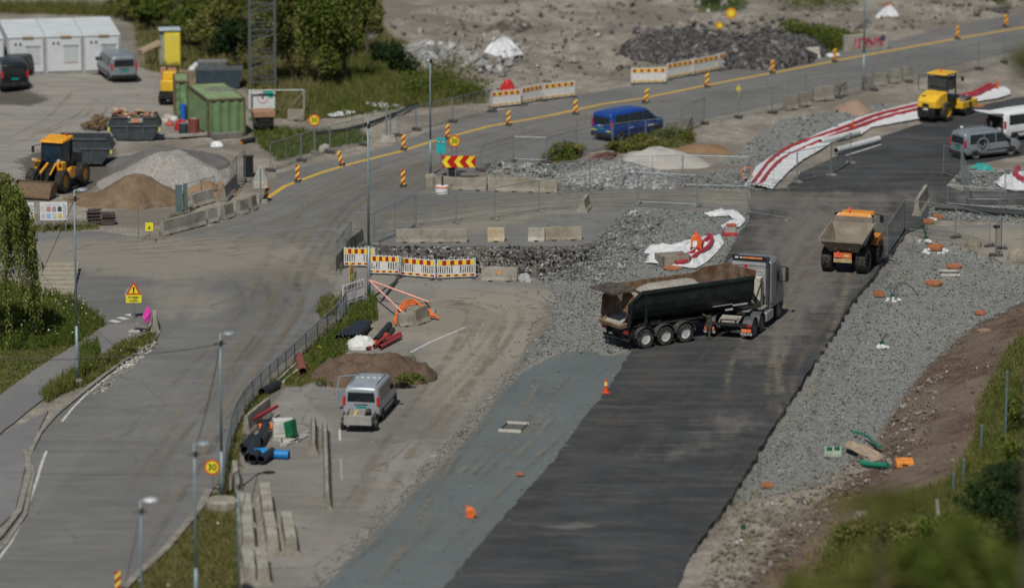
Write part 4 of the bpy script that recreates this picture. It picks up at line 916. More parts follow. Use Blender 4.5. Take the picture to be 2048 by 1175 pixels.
for s in (-1, 1): MB().lathe([(.001, -.06), (.09, -.06), (.09, .06), (.001, .06)], (-.72, s * .42, 1.48), 'x', 12).box(-.66, s * .42, 1.35, .06, .08, .3).build('work_lamp', P((.6, .35, .2), .4), dp)
for s in (-1, 1): MB().slab((-.35, s * .78, 1.42), (-.35, s * 1.28, 1.42), (.35, s * 1.28, 1.45), (.35, s * .78, 1.45), .04).build('mudguard', M_BLK, dp)
for s in (-1, 1):
    MB().prism([(1.95, 1.25), (2.2, 1.7), (2.9, 1.8), (3.5, 1.3), (3.5, 1.1), (2.9, 1.45), (2.25, 1.4)], s * .78, s * 1.3).build('front_mudguard', M_DO, dp)
MB().box(3.05, 0, 1.45, 1.5, 1.5, .6).build('bonnet', M_DO, dp, bevel=.08)
mb = MB()
for x in (1.85, 3.0):
    for s in (-1, 1): mb.tube((x, s * .78, 1.5), (x, s * .72, 2.95), .055)
cb = mb.build('cab_frame', M_BLK, dp)
MB().box(2.42, 0, 2.25, 1.1, 1.4, 1.2).build('cab_glass', g, cb)
MB().loft([[(1.55, -.85, 2.93), (1.55, .85, 2.93), (1.6, .8, 3.05), (1.6, -.8, 3.05)], [(2.4, -1.0, 2.95), (2.4, 1.0, 2.95), (2.4, .9, 3.12), (2.4, -.9, 3.12)], [(3.2, -.85, 2.9), (3.2, .85, 2.9), (3.15, .8, 3.02), (3.15, -.8, 3.02)]]).build('cab_roof', M_ORA, cb, bevel=.03)
MB().lathe([(.001, .2), (.07, .17), (.09, 0), (.001, 0)], (1.9, .35, 3.2), 'z', 12).tube((1.9, .35, 3.05), (1.9, .35, 3.25), .03).build('beacon_lamp', P((.8, .12, .05), .4), cb)
for s in (-1, 1): MB().tube((2.6, s * .8, 2.95), (2.7, s * 1.3, 2.9), .03).box(2.7, s * 1.36, 2.66, .1, .2, .42).build('mirror', M_BLK, cb)
MB().tube((1.75, -.95, 1.3), (1.75, -.95, 2.4), .07).tube((1.9, -.98, 1.5), (2.0, -1.0, 2.0), .12).build('exhaust', M_STEEL, dp)

# ---------------------------------------------------------------- soil compactor (roller)
rl = empty('road_roller', G(1885, 244) + Vector((-.45, .6, .035)), R(57), 'yellow single-drum road roller with open black cab frame on the far asphalt', 'road roller')
M_YR = P((.78, .47, .03), .4, 0, .07, 1.5, .12)
for s in (-1, 1): wheel(rl, 0, s * .82, .64, .46, M_YELM)
MB().loft([[(-1.25, -.72, 1.0), (-1.25, .72, 1.0), (-1.25, .66, 1.45), (-1.25, -.66, 1.45)], [(-.9, -.82, .95), (-.9, .82, .95), (-.75, .74, 1.78), (-.75, -.74, 1.78)], [(.2, -.84, .95), (.2, .84, .95), (.25, .78, 1.95), (.25, -.78, 1.95)]]).build('engine_hood', M_YR, rl, bevel=.06)
mb = MB(); mb.box(-1.22, .05, 1.18, .1, .5, .2).box(-1.0, -.62, 1.25, .1, .22, .2).box(-.82, .4, 1.72, .2, .3, .06).build('air_grille', M_BLK, rl)
MB().box(-.72, 0, .68, 1.2, 1.25, .62).box(-.2, 0, .6, 2.0, .9, .4).build('rear_ballast', M_BLK, rl, bevel=.03)
MB().box(-1.34, 0, .92, .02, .35, .1).build('number_plate', M_WHITE, rl)
mb = MB()
for x, s in ((.3, 1), (.3, -1), (1.5, 1), (1.5, -1)): mb.tube((x, s * .72, 1.7 if x < 1 else 1.2), (x, s * .68, 2.98), .055)
mb.box(.95, 0, 1.32, 1.3, 1.4, .3).box(.75, 0, 1.75, .5, .5, .6).box(1.35, 0, 1.9, .1, .4, .5).tube((.3, -.7, 2.2), (.3, .7, 2.2), .04)
mb.path([(.2, .8, 2.9), (.1, 1.35, 2.9), (.1, 1.35, 1.9), (.2, .8, 1.85)], .025); fr_ = mb.build('cab_frame', M_BLK, rl)
MB().box(.9, 0, 3.06, 1.5, 1.5, .13).build('cab_roof', M_YR, fr_, bevel=.05)
MB().box(.9, 0, 2.4, 1.15, 1.28, .9).build('cab_glass', P((.05, .06, .06), .1, 0, .2), fr_)
MB().lathe([(.001, .2), (.06, .17), (.08, 0), (.001, 0)], (.9, .1, 3.14), 'z', 10).build('beacon_lamp', P((.7, .08, .03), .4), fr_)
for s in (-1, 1): MB().tube((1.5, s * .7, 2.8), (1.75, s * 1.05, 2.8), .02).box(1.75, s * 1.08, 2.62, .06, .18, .3).build('mirror', M_BLK, fr_)
mb = MB()
for s in (-1, 1): mb.box(2.85, s * 1.06, .78, 2.1, .12, .46)
mb.box(1.85, 0, .8, .2, 2.2, .46).box(3.85, 0, .78, .18, 2.2, .46).hexa([(1.8, -.8, 1.0), (2.3, -.8, 1.0), (2.3, .8, 1.0), (1.8, .8, 1.0), (1.8, -.7, 1.25), (2.1, -.7, 1.2), (2.1, .7, 1.2), (1.8, .7, 1.25)]).build('drum_frame', M_YR, rl, bevel=.04)
MB().lathe([(.62, -.98), (.66, -.96), (.66, .96), (.62, .98), (.5, .98), (.5, -.98), (.62, -.98)], (2.85, 0, .66), 'y', 36).lathe([(.001, -.9), (.6, -.9), (.6, .9), (.001, .9)], (2.85, 0, .66), 'y', 24).build('drum', P((.22, .21, .2), .45, .6, .2, 3, .3), rl, smooth=False)
MB().lathe([(.001, -1.16), (.16, -1.16), (.16, -1.1), (.001, -1.1)], (2.85, 0, .78), 'y', 14).build('drum_motor', M_BLK, rl)

# ---------------------------------------------------------------- wheel loader
wl = empty('wheel_loader', G(123, 388) + Vector((-.9, .9, 0)), R(250), 'orange wheel loader lowering its muddy brown bucket beside the sand heap', 'wheel loader')
M_LO = P((.80, .36, .015), .45, 0, .1, 2, .15)
for x in (0, -2.9):
    for s in (-1, 1): wheel(wl, x, s * .98, .68, .52, P((.55, .3, .05), .5, 0, .2), lug=True)
mb = MB(); mb.box(-1.45, 0, .95, 4.2, .9, .55).box(.1, 0, 1.2, .8, .8, .5).tube((0, -.9, .68), (0, .9, .68), .15).tube((-2.9, -.9, .68), (-2.9, .9, .68), .15); mb.build('chassis', M_STEEL, wl)
MB().box(-2.95, 0, 1.55, 1.7, 1.3, .85).build('engine_hood', P((.05, .055, .055), .6, 0, .3, 2, .2), wl, bevel=.08)
for q in ((-1.2, .98, 1.05, .9, .35, .6), (-1.2, -.98, 1.05, .9, .35, .6), (-.35, .72, 1.55, .6, .5, .55), (-.35, -.72, 1.55, .6, .5, .55)): MB().box(*q).build('side_panel', M_LO, wl, bevel=.06)
mb = MB()
for x in (-.65, -2.0):
    for s in (-1, 1): mb.tube((x, s * .72, 1.5), (x - .05, s * .68, 2.98), .06)
mb.box(-1.3, 0, 1.5, 1.4, 1.45, .3); cf = mb.build('cab_frame', M_BLK, wl)
MB().box(-1.32, 0, 2.3, 1.3, 1.35, 1.25).build('cab_glass', P((.012, .03, .05), .1, 0, .3), cf)
MB().loft([[(-.5, -.78, 2.95), (-.5, .78, 2.95), (-.55, .75, 3.06), (-.55, -.75, 3.06)], [(-2.1, -.82, 3.02), (-2.1, .82, 3.02), (-2.1, .78, 3.22), (-2.1, -.78, 3.22)]]).build('cab_roof', M_LO, cf, bevel=.03)
MB().lathe([(.001, .2), (.06, .18), (.08, 0), (.001, 0)], (-1.9, .45, 3.2), 'z', 10).build('beacon_lamp', M_RED, cf)
for s in (-1, 1): MB().tube((-.6, s * .75, 2.8), (-.45, s * 1.15, 2.7), .025).box(-.45, s * 1.2, 2.5, .08, .16, .4).build('mirror', M_BLK, cf)
for s in (-1, 1):
    MB().prism([(-.6, 1.75), (-.2, 1.95), (1.3, .95), (1.75, .45), (1.55, .3), (1.0, .75), (-.3, 1.6)], s * .42, s * .54).tube((-.1, s * .3, 1.2), (1.2, s * .3, 1.0), .07).build('lift_arm', M_BLK, wl)
MB().tube((0, 0, 1.75), (1.1, 0, 1.35), .08).tube((.1, .6, 1.8), (.9, .55, 1.2), .05).box(.15, -.7, 1.95, .16, .3, .16).build('tilt_cylinder', M_LO, wl)
MB().box(.2, .85, 2.0, .12, .2, .14).box(.2, -.85, 2.0, .12, .2, .14).tube((-.2, -.8, 1.7), (.2, -.85, 1.95), .03).tube((-.2, .8, 1.7), (.2, .85, 1.95), .03).build('headlight', P((.6, .55, .4), .3), wl)
MB().box(-2.95, .2, 1.99, .2, .2, .9).build('exhaust', M_STEEL, wl)
M_BK = P((.12, .078, .045), .8, .1, .3, 2, .5)
prof = [(1.55, .95), (1.45, .45), (1.7, .12), (2.65, .02), (2.68, .07), (1.75, .2), (1.55, .48), (1.64, .95)]
mb = MB(); mb.prism(prof, -1.25, 1.25); sidep = [(1.55, .98), (1.45, .45), (1.7, .1), (2.66, .02), (2.3, .6), (1.95, .95)]
mb.prism(sidep, -1.28, -1.22).prism(sidep, 1.22, 1.28); bk = mb.build('bucket', M_BK, wl)
MB().hexa([(1.6, -1.2, .3), (2.4, -1.2, .1), (2.4, 1.2, .1), (1.6, 1.2, .3), (1.62, -1.15, .85), (1.95, -1.1, .8), (1.95, 1.1, .8), (1.62, 1.15, .85)]).build('bucket_soil', P((.16, .11, .07), .95, 0, .2, 6), bk)
# small yellow machine behind the container
sm = empty('mini_loader', G(340, 206), R(80), 'small yellow machine half hidden behind the green container', 'loader')
MB().box(0, 0, 1.25, 1.4, 1.0, .8).box(.2, 0, 1.9, .7, .9, .5).build('body', M_YELM, sm, bevel=.08); MB().box(0, 0, .6, 1.6, .9, .5).box(-.85, 0, .7, .3, 1.0, .5).build('chassis', M_BLK, sm)
for x in (-.45, .5):
    for s in (-1, 1): wheel(sm, x, s * .5, .36, .26, M_STEEL)
MB().tube((.8, .4, .5), (.8, .4, 2.4), .05).tube((.8, -.4, .5), (.8, -.4, 2.4), .05).tube((.8, -.4, 2.35), (.8, .4, 2.35), .05).build('mast', M_BLK, sm)
# ============================================================ SITE FURNITURE
M_MESHW = P((0.20, 0.23, 0.23), 0.5, 0.4, .1); M_POST = P((0.27, 0.31, 0.32), 0.5, 0.45, .15, 4, .15); M_LAMP = P((0.22, 0.30, 0.33), 0.5, 0.3, .12, 1.2, .12)
M_FOOT = concrete(0.7); M_DFOOT = P((.05, .05, .05), .9, 0, .3, 3, .5)
M_YELS = P((0.80, 0.72, 0.04), 0.45, 0, .05); M_REDS = P((0.42, 0.015, 0.015), 0.45, 0, .08); M_BLACKS = P((.012, .012, .012), .5)
def ztop(pb, ytop):
    """height of a point above ground pixel pb that the photo shows at row ytop"""
    p = G(*pb); lo, hi = 0.0, 40.0
    for _ in range(40):
        m = (lo + hi) / 2; y = proj(p.x, p.y, p.z + m)[1]
        if y > ytop: lo = m
        else: hi = m
    return p, lo
def fence_panel(A, B, label, h=2.0, group=None, feet=(1, 1), foot=None, wire=.12, name='mesh_fence_panel'):
    c, rz, L, a, b = between(A, B); c = c + Vector((0, 0, .02)); t = empty(name, c, rz, label, 'fence panel', group); dz = b.z - a.z
    sh = lambda x: dz * x / L; l2 = L / 2 - .04
    mb = MB(); r = .024
    mb.tube((-l2, 0, .05 + sh(-l2)), (-l2, 0, h + sh(-l2)), r, n=6).tube((l2, 0, .05 + sh(l2)), (l2, 0, h + sh(l2)), r, n=6)
    mb.tube((-l2, 0, h + sh(-l2)), (l2, 0, h + sh(l2)), r, n=6).tube((-l2, 0, .16 + sh(-l2)), (l2, 0, .16 + sh(l2)), r * .8, n=6)
    if L > 2.6: mb.tube((0, 0, .16), (0, 0, h), r * .6, n=5)
    mb.build('frame', M_POST, t)
    mb = MB(); n = int(L / wire)
    for i in range(1, n): x = -l2 + 2 * l2 * i / n; mb.tube((x, 0, .16 + sh(x)), (x, 0, h + sh(x)), .0035, n=3, cap=False)
    for k in range(1, 9): z = .16 + (h - .16) * k / 9; mb.tube((-l2, 0, z + sh(-l2)), (l2, 0, z + sh(l2)), .0035, n=3, cap=False)
    mb.build('wire_mesh', M_MESHW, t, fix=False)
    for k, x in ((0, -l2), (1, l2)):
        if feet[k]: MB().box(x, 0, .07 + sh(x), .24, .72, .14, 0, None, .8, .85).build('foot', foot or M_FOOT, t)
    return t
def fence_row(pts, where, h=2.0, group=None, foot=None, skip=()):
    for i, (a, b) in enumerate(zip(pts[:-1], pts[1:])):
        if i in skip: continue
        fence_panel(a, b, '%s mesh panel from the left in the %s' % (ORD[i], where), h, group, (1, 1 if i == len(pts) - 2 else 0), foot)
fence_row([(714,492),(748,490),(832,454),(912,447),(989,440),(1078,424),(1171,414),(1276,408),(1394,414),(1495,428),(1580,442)], 'temporary fence row beside the tan haul lane', 1.95, 'temporary fence panels along the haul lane')
fence_row([(960,342),(1027,323),(1093,325),(1153,309),(1225,297),(1291,289),(1357,284)], 'fence row in front of the blue van', 1.6, 'temporary fence panels in front of the blue van', M_DFOOT)
fence_row([(1362,268),(1408,248),(1476,236),(1544,227),(1611,204),(1675,196),(1747,181),(1817,165),(1889,151),(1957,139),(2008,126),(2075,112)], 'long fence row along the upper road', 1.8, 'temporary fence panels along the upper road', M_DFOOT)
fence_row([(1120,388),(1180,383),(1244,377),(1365,374),(1500,378),(1594,366),(1662,352),(1702,327)], 'fence across rubble to the white liner', 2.0, 'temporary fence panels beside the rubble and liner')
fence_row([(1893,412),(1999,420),(2075,426)], 'short fence behind the red covers', 1.3, 'temporary fence panels right of the tilted barrier')
fence_row([(1774,515),(1808,462),(1911,476),(1980,494)], 'row right of the orange dumper', 1.9, 'temporary fence panels right of the dumper', M_DFOOT)
fence_row([(1886,350),(1922,362),(1936,404),(2010,404),(2060,400)], 'row in front of the grey compact van', 1.9, 'temporary fence panels by the grey compact van', M_DFOOT)
fence_row([(540,342),(602,322),(660,306),(727,290)], 'fence behind the upper-left 30 sign', 1.75, 'temporary fence panels on the far verge', M_DFOOT)
fence_row([(795,272),(832,260),(905,244),(985,224)], 'fence beyond the yellow line', 1.6, 'temporary fence panels beyond the yellow line', M_DFOOT)
fence_row([(461,392),(473,374),(491,362)], 'short row above the left concrete barriers', 1.95, 'temporary fence panels above the left barriers')
fence_row([(366,408),(403,398),(430,392)], 'low row behind the left concrete barriers', 1.2, 'low fence panels behind the left barriers')
fence_panel((671,548), (703,506), 'grey wire mesh panel leaning on the dark barrier left of the striped boards', 1.9, None)
fence_panel((1990,512), (2003,498), 'narrow grey wire mesh panel on dark feet behind the pale concrete lump', 1.9, None, foot=M_DFOOT)
# low mesh fence following the curve of the left road
FB = [(446,1000),(449,960),(453,925),(462,880),(474,848),(489,822),(505,804),(522,787),(540,771),(556,757),(572,743),(589,728),(612,706),(635,685),(655,668),(672,652),(687,632),(700,608),(712,580)]
P0 = G(*FB[0]); cf_ = empty('curved_mesh_fence', P0, 0, 'low green-grey mesh fence curving along the right side of the left road', 'fence')
pts = [G(*q) - P0 for q in FB]; H_ = 1.15
for p in pts: MB().tube(p, p + Vector((0, 0, H_)), .03, n=6).build('post', M_POST, cf_)
up = Vector((0, 0, H_)); mb = MB(); mb.path([p + up for p in pts], .03).path([p + Vector((0, 0, .1)) for p in pts], .02); mb.build('rail', M_POST, cf_)
mb = MB()
for a, b in zip(pts[:-1], pts[1:]):
    n = int((b - a).length / .09)
    for i in range(n): q = a.lerp(b, i / n); mb.tube(q + Vector((0, 0, .1)), q + up, .0045, n=3, cap=False)
    for k in range(1, 9): z = Vector((0, 0, .1 + k * .117)); mb.tube(a + z, b + z, .0045, n=3, cap=False)
mb.build('wire_mesh', M_MESHW, cf_, fix=False)

def barrier(A, B, label, h=.82, w=.6, tone=1.0, warm=0.0, tw=.3, name='concrete_barrier', group=None, ends=True, z=0.0, roll=0.0):
    c, rz, L, a, b = between(A, B); t = empty(name, c, rz, label, 'concrete barrier', group) if ends else None
    L = max(L, .5); w2 = w / 2; k = h / .82
    pr = [(-w2, 0), (-w2, .08 * k), (-w2 * .62, .26 * k), (-w2 * (tw + .06), h - .03), (-w2 * tw, h), (w2 * tw, h), (w2 * (tw + .06), h - .03), (w2 * .62, .26 * k), (w2, .08 * k), (w2, 0)]
    seg = max(2, int(L / .6)); rnd = random.Random(int(A[0] * 7 + A[1])); rings = []
    for i in range(seg + 1):
        x = -L / 2 + L * i / seg
        rings.append([(x + rnd.uniform(-.01, .01), y + rnd.uniform(-.012, .012), z_ + (rnd.uniform(-.02, .01) if z_ > .1 else 0)) for y, z_ in pr])
    mb = MB().loft(rings)
    o = mb.build('barrier_block', concrete(tone, warm), t, bevel=.012)
    nb = max(1, int(round(L / 1.5)))
    for i in range(nb + 1 if L > 2 else 1):
        x = (-L / 2 + L * (i + .5) / (nb + 1)) if L > 2 else 0
        MB().box(x, -w2 - .002, .04, .26, .02, .075).build('lifting_slot', M_BLACKS, t)
    if L > 1.5: MB().path([(-L / 2 + .12, 0, h - .02), (-L / 2 + .12, 0, h + .07), (-L / 2 + .26, 0, h + .07), (-L / 2 + .26, 0, h - .02)], .012).build('lifting_loop', M_STEEL, t)
    if roll: t.rotation_euler = (roll, 0, rz)
    return t
BARS = [
 ((324,471),(407,449),'longest weathered barrier of the row left of the junction',.9,.6,.85,0,'barriers lining the left of the junction'),
 ((413,446),(432,442),'barrier with pale end next to the longest one left of the junction',.9,.62,.85,0,'barriers lining the left of the junction'),
 ((445,439),(463,433),'middle barrier of the row left of the junction',.9,.62,.85,0,'barriers lining the left of the junction'),
 ((476,430),(492,425),'barrier with yellow reflector near the end of the left row',.9,.62,.85,0,'barriers lining the left of the junction'),
 ((499,422),(509,417),'last short barrier of the left row, nearest the yellow line',.9,.62,.8,0,'barriers lining the left of the junction'),
 ((381,417),(424,402),'pale barrier standing behind the left row in front of red soil',.85,.6,1.0,0,None),
 ((446,402),(470,378),'steeply angled barrier between the left row and the black bin',.95,.6,.8,0,None),
 ((792,484),(934,484),'long stained barrier above the open pit, left one',.8,.6,.9,.5,'barriers above the open pit'),
 ((1090,480),(1163,479),'brownish long barrier above the right end of the pit',.8,.6,.9,1.2,'barriers above the open pit'),
 ((1056,481),(1089,481),'short whitish barrier touching the brownish long one above the pit',.78,.6,1.35,.2,'barriers above the open pit'),
 ((975,482),(1009,482),'short pinkish barrier standing alone above the pit',.82,.6,1.5,2.0,'barriers above the open pit'),
 ((963,561),(1035,562),'barrier with an orange spray mark right of the striped boards',.82,.6,.95,.3,None),
 ((1164,425),(1174,414),'short pale barrier seen end-on on the tan haul lane',.8,.66,1.05,.3,None),
 ((872,378),(974,381),'long low barrier right of the white drum along the lane',.8,.6,.85,.8,'barriers below the arrow board'),
 ((977,381),(1115,385),'long barrier with dark scribble in front of the rubble heap',.85,.6,.95,.8,'barriers below the arrow board'),
 ((1833,433),(1852,404),'tilted long barrier with a yellow marker right of the dumper',1.1,.6,1.1,.4,None),
 ((666,546),(690,520),'rough barrier left of the striped boards at the pit corner',.95,.7,.75,.5,'barriers at the left end of the pit'),
 ((690,514),(722,488),'dark barrier running away at the left end of the pit',.95,.6,.6,0,'barriers at the left end of the pit'),
 ((78,553),(73,530),'lone barrier seen end-on right of the willow',1.2,.66,.95,0,None),
 ((492,869),(537,832),'short slab-like barrier behind the red pipe and orange pipe',1.0,.5,.95,.2,None),
 ((655,1020),(650,868),'very long narrow barrier in line below the silver van',.75,.5,.95,.3,'narrow barriers left of the silver van'),
 ((627,910),(627,858),'shorter narrow barrier left of the very long one',.7,.5,.95,.3,'narrow barriers left of the silver van'),
 ((498,1112),(494,1062),'leftmost barrier of the upper stack of parked barriers at the bottom',.9,.6,.95,.3,'barriers parked side by side at the bottom'),
 ((546,1112),(538,1060),'middle barrier of the upper stack of parked barriers at the bottom',.9,.6,.95,.3,'barriers parked side by side at the bottom'),
 ((583,1112),(573,1058),'rightmost barrier of the parked barriers at the bottom',.9,.6,.95,.3,'barriers parked side by side at the bottom'),
 ((495,1055),(490,1022),'barrier behind the leftmost parked barrier at the bottom',.9,.6,.95,.3,'barriers parked side by side at the bottom'),
 ((536,1052),(530,1000),'farthest barrier of the parked group at the bottom',.9,.6,.95,.3,'barriers parked side by side at the bottom'),
 ((500,1172),(495,1130),'nearest left barrier of the parked group at the bottom edge',.9,.6,.95,.3,'barriers parked side by side at the bottom'),
 ((527,1172),(521,1130),'nearest right barrier of the parked group at the bottom edge',.9,.6,.95,.3,'barriers parked side by side at the bottom'),
 ((472,985),(470,955),'rounded short barrier on the verge right of the lowest 30 sign',.9,.7,1.0,.4,None),
 ((311,668),(309,650),'barrier seen end-on right of the bright pink sheet',.85,.62,1.0,.6,None),
 ((796,653),(822,650),'left front block under the orange hoses',.75,.6,.95,.6,'blocks draped with orange hoses'),
 ((827,651),(853,641),'right front block under the orange hoses',.9,.6,.95,.9,'blocks draped with orange hoses'),
 ((812,628),(867,624),'longer block behind the orange hoses holding the pink straps',.7,.6,.95,.5,'blocks draped with orange hoses'),
 ((1612,118),(1638,116),'small white barrier at the foot of the dark rubble heap',.8,.6,1.7,0,None),
]
UR = [(1570,1593,220),(1599,1618,213),(1626,1666,202),(1669,1691,193),(1725,1742,180),(1745,1770,173),(1778,1800,167),(1805,1824,161)]
for i, (a, b, y) in enumerate(UR): BARS.append(((a, y), (b, y - 3), '%s barrier from the left in the row below the upper road' % ORD[i], .95, .6, .8, .5, 'barriers in a row below the upper road'))
BARS += [((1334,268),(1354,265),'left grey barrier in front of the blue van bonnet',.8,.6,.75,.3,'grey barriers by the blue van'), ((1363,260),(1383,256),'right grey barrier ahead of the blue van bonnet',.8,.6,.75,.3,'grey barriers by the blue van')]
for A, B, lb, h, w, tn, wm, gp in BARS:
    pk_ = gp and 'side by side' in gp
    barrier(A, B, 'concrete ' + lb if 'barrier' not in lb.split()[0] else lb, h, w + .3 * bool(pk_), tn * (1.15 if pk_ else 1), wm, .5 if pk_ else .3, group=gp)
def blob(name, label, cat, px, r, h, mat, seed=1, n=14, z=0.0, flat=.0, jag=.18, kind=None, parent=None):
    """irregular solid lump"""
    rnd = random.Random(seed); p = G(*px); mb = MB(); rings = []; m = 6
    ph = [rnd.uniform(0, 6.3) for _ in range(4)]
    for k in range(m + 1):
        t = k / m; rr = math.cos(t * math.pi / 2) ** (.7 if flat else .9); zz = math.sin(t * math.pi / 2)
        ring = []
        for i in range(n):
            a = 2 * math.pi * i / n; w = 1 + jag * (math.sin(2 * a + ph[0]) * .5 + math.sin(3 * a + ph[1]) * .4 + rnd.uniform(-.3, .3))
            ring.append((r[0] * rr * w * math.cos(a), r[1] * rr * w * math.sin(a), zz * h * (1 + rnd.uniform(-.12, .12) * (k < m)) - .02 * (k == 0)))
        rings.append(ring)
    mb.loft(rings); o = mb.build(name, mat, parent); o.location = p + Vector((0, 0, z))
    if kind: o['kind'] = kind
    elif label: tag(o, label, cat)
    return o
blob('concrete_lump', 'rounded pale concrete lump at the right edge beside dark fence feet', 'concrete block', (2040,520), (.8, .7), .75, concrete(.9, 1.0), 5, jag=.1)
blob('concrete_lump', 'low rounded sandy boulder at the edge of the right gravel bed', 'boulder', (1948,492), (.55, .6), .4, concrete(.8, 1.0), 6)

# ---- heaps
def heap(name, label, px, rx, ry, h, mat, seed=1, rz=0, pw=1.15, rough=.09, n=56, m=22, ridge=0.0):
    rnd = random.Random(seed); p = G(*px); vs = []; fs = []
    ph = [rnd.uniform(0, 6.3) for _ in range(6)]
    A = []; Bk = []
    for k in range(m + 1):
        t = k / m
        for i in range(n):
            a = 2 * math.pi * i / n; w = 1 + .12 * math.sin(2 * a + ph[0]) + .09 * math.sin(3 * a + ph[1]) + .05 * math.sin(5 * a + ph[2]) + .03 * math.sin(9 * a + ph[3])
            A.append((rx * t * w * math.cos(a), ry * t * w * math.sin(a))); Bk.append(t)
    A = np.array(A); T = np.array(Bk)
    prof = np.clip(1 - T, 0, 1) ** pw * (1 - .25 * np.exp(-(T / .16) ** 2))
    nz = (vnoise(A[:, 0], A[:, 1], .9, seed) - .5) * 2.0 + (vnoise(A[:, 0], A[:, 1], .35, seed + 3) - .5)
    Z = h * prof * (1 + .28 * (vnoise(A[:, 0], A[:, 1], 1.8, seed + 9) - .5)) + rough * nz * np.minimum(1, (1 - T) * 6) - .6 * (T > .97)
    vs = [tuple(map(float, (x, y, z))) for (x, y), z in zip(A, Z)]
    fs = [(k * n + i, k * n + (i + 1) % n, (k + 1) * n + (i + 1) % n, (k + 1) * n + i) for k in range(m) for i in range(n)]
    o = MB().add(vs, fs).build(name, mat, None, smooth=True); o.location = p; o.rotation_euler.z = rz
    tag(o, label, 'heap'); return o
def soilmat(c0, c1, sc=1.0, key=None):
    if key in _mc: return _mc[key]
    n = NT('soil_%s' % key); v = n.pos(); a = n.noise(v, 1.1 * sc, 5.0, .65); f = n.noise(v, 7.0, 4.0, .7)
    c = n.mix(n.mr(a, .3, .7), c0, c1); c = n.mix(n.ma('MULTIPLY', n.mr(f, .5, .75), .5), c, [x * 1.5 for x in c1]); n.bump(f, .6, .08)
    _mc[key] = n.done(c, .95, 0, .12); return _mc[key]
S_BR = soilmat((.15, .105, .065), (.22, .16, .105), key='brown'); S_DK = soilmat((.095, .064, .045), (.155, .112, .08), key='mound'); S_GY = soilmat((.13, .125, .12), (.17, .165, .155), key='dark')
S_LT = grain((.27, .26, .235), (.38, .365, .33), (.48, .46, .43), 13.0, 'lightpile'); S_LT2 = soilmat((.36, .345, .31), (.44, .425, .385), key='pale'); S_RD = soilmat((.24, .155, .09), (.32, .22, .14), key='tan')
heap('gravel_heap', 'dark grey heap behind the pale gravel heap near the skips', (330,335), 3.9, 5.2, 1.75, S_GY, 2, 0, 1.1, .12)
heap('gravel_heap', 'large pale grey gravel heap between the loader and the mesh fence', (338,362), 3.9, 5.2, 2.15, S_LT, 3, 0, 1.0, .16)
heap('sand_heap', 'smooth brown sand heap in front of the pale gravel heap', (270,402), 2.8, 3.0, 1.95, S_BR, 4, 0, .92, .12)
heap('sand_heap', 'low brown spill of sand beside the loader bucket', (185,400), 1.9, 2.2, .45, S_BR, 5, 0, 1.0, .03)
heap('soil_heap', 'reddish soil heap behind the left barriers, left one of two', (412,385), 1.4, 2.0, .75, S_RD, 6, 0, 1.0, .08)
heap('soil_heap', 'reddish soil heap behind the left barriers, right one of two', (447,380), 1.0, 2.0, .7, S_RD, 7, 0, 1.0, .08)
heap('soil_mound', 'wide brown earth mound with weeds behind the silver van', (742,756), 2.9, 3.0, 1.45, S_DK, 8, 0, .7, .32)
heap('soil_mound', 'smaller brown earth mound right of the wide one behind the silver van', (806,752), 1.7, 2.2, 1.2, S_DK, 9, 0, .7, .3)
heap('gravel_heap', 'pale sandy heap below the blue van', (1318,326), 3.2, 2.6, 1.25, S_LT2, 10, 0, 1.0, .08)
heap('gravel_heap', 'wide grey gravel heap left of the pale heap', (1238,360), 4.0, 3.0, 1.45, grain((.13, .135, .13), (.36, .36, .35), (.55, .55, .53), 7.0, 'gh'), 11, 0, .9, .09)
heap('sand_heap', 'low orange-brown sand patch right of the pale heap', (1408,302), 1.9, 2.4, .35, soilmat((.22, .135, .07), (.29, .19, .11), key='orange'), 12, 0, .8, .03)
heap('sand_heap', 'small pinkish sand heap under the upper barriers', (1708,219), 1.15, 2.4, .7, soilmat((.27, .185, .13), (.34, .25, .18), key='pink'), 13, 0, .9, .04)
S_RB = grain((.035, .034, .033), (.13, .125, .12), (.26, .26, .25), 4.0, 'darkrubble', .5, 1.0)
heap('rubble_heap', 'left dark heap of broken asphalt beyond the upper barrier boards', (1345,98), 3.2, 5.5, 1.35, S_RB, 14, 0, .6, .36)
heap('rubble_heap', 'tallest dark heap of broken asphalt beyond the upper road', (1545,110), 3.9, 5.0, 1.8, S_RB, 15, 0, .7, .3)
heap('rubble_heap', 'dark heap joining the two broken asphalt heaps', (1440,104), 3.0, 5.0, 1.4, S_RB, 16, 0, .6, .36)
heap('rubble_heap', 'pale rubble heap right of the dark round bush', (850,112), 1.9, 5.0, 1.2, grain((.2, .2, .19), (.4, .39, .37), (.6, .6, .58), 2.0, 'palerub', .5, 1.0), 17, 0, .8, .25)
heap('rubble_heap', 'brown rubble heap near the top behind the white tarp', (1020,58), 1.6, 3.0, .9, grain((.09, .08, .065), (.22, .2, .17), (.4, .4, .38), 1.8, 'brrub', .5, 1.0), 18, 0, .8, .25)
#heap('rubble_heap', 'grey rocky slope heap at the top right corner', (1840,30), 6.5, 9.0, 2.2, grain((.14, .14, .135), (.28, .275, .26), (.45, .45, .43), 1.6, 'topslope', .5, .8), 19, 0, .8, .3)
heap('gravel_heap', 'flat grey stone heap left of the long scribbled barrier', (1000,368), 3.4, 2.0, .55, grain((.16, .15, .13), (.34, .33, .30), (.5, .5, .48), 5.0, 'gh2'), 20, 0, .7, .1)

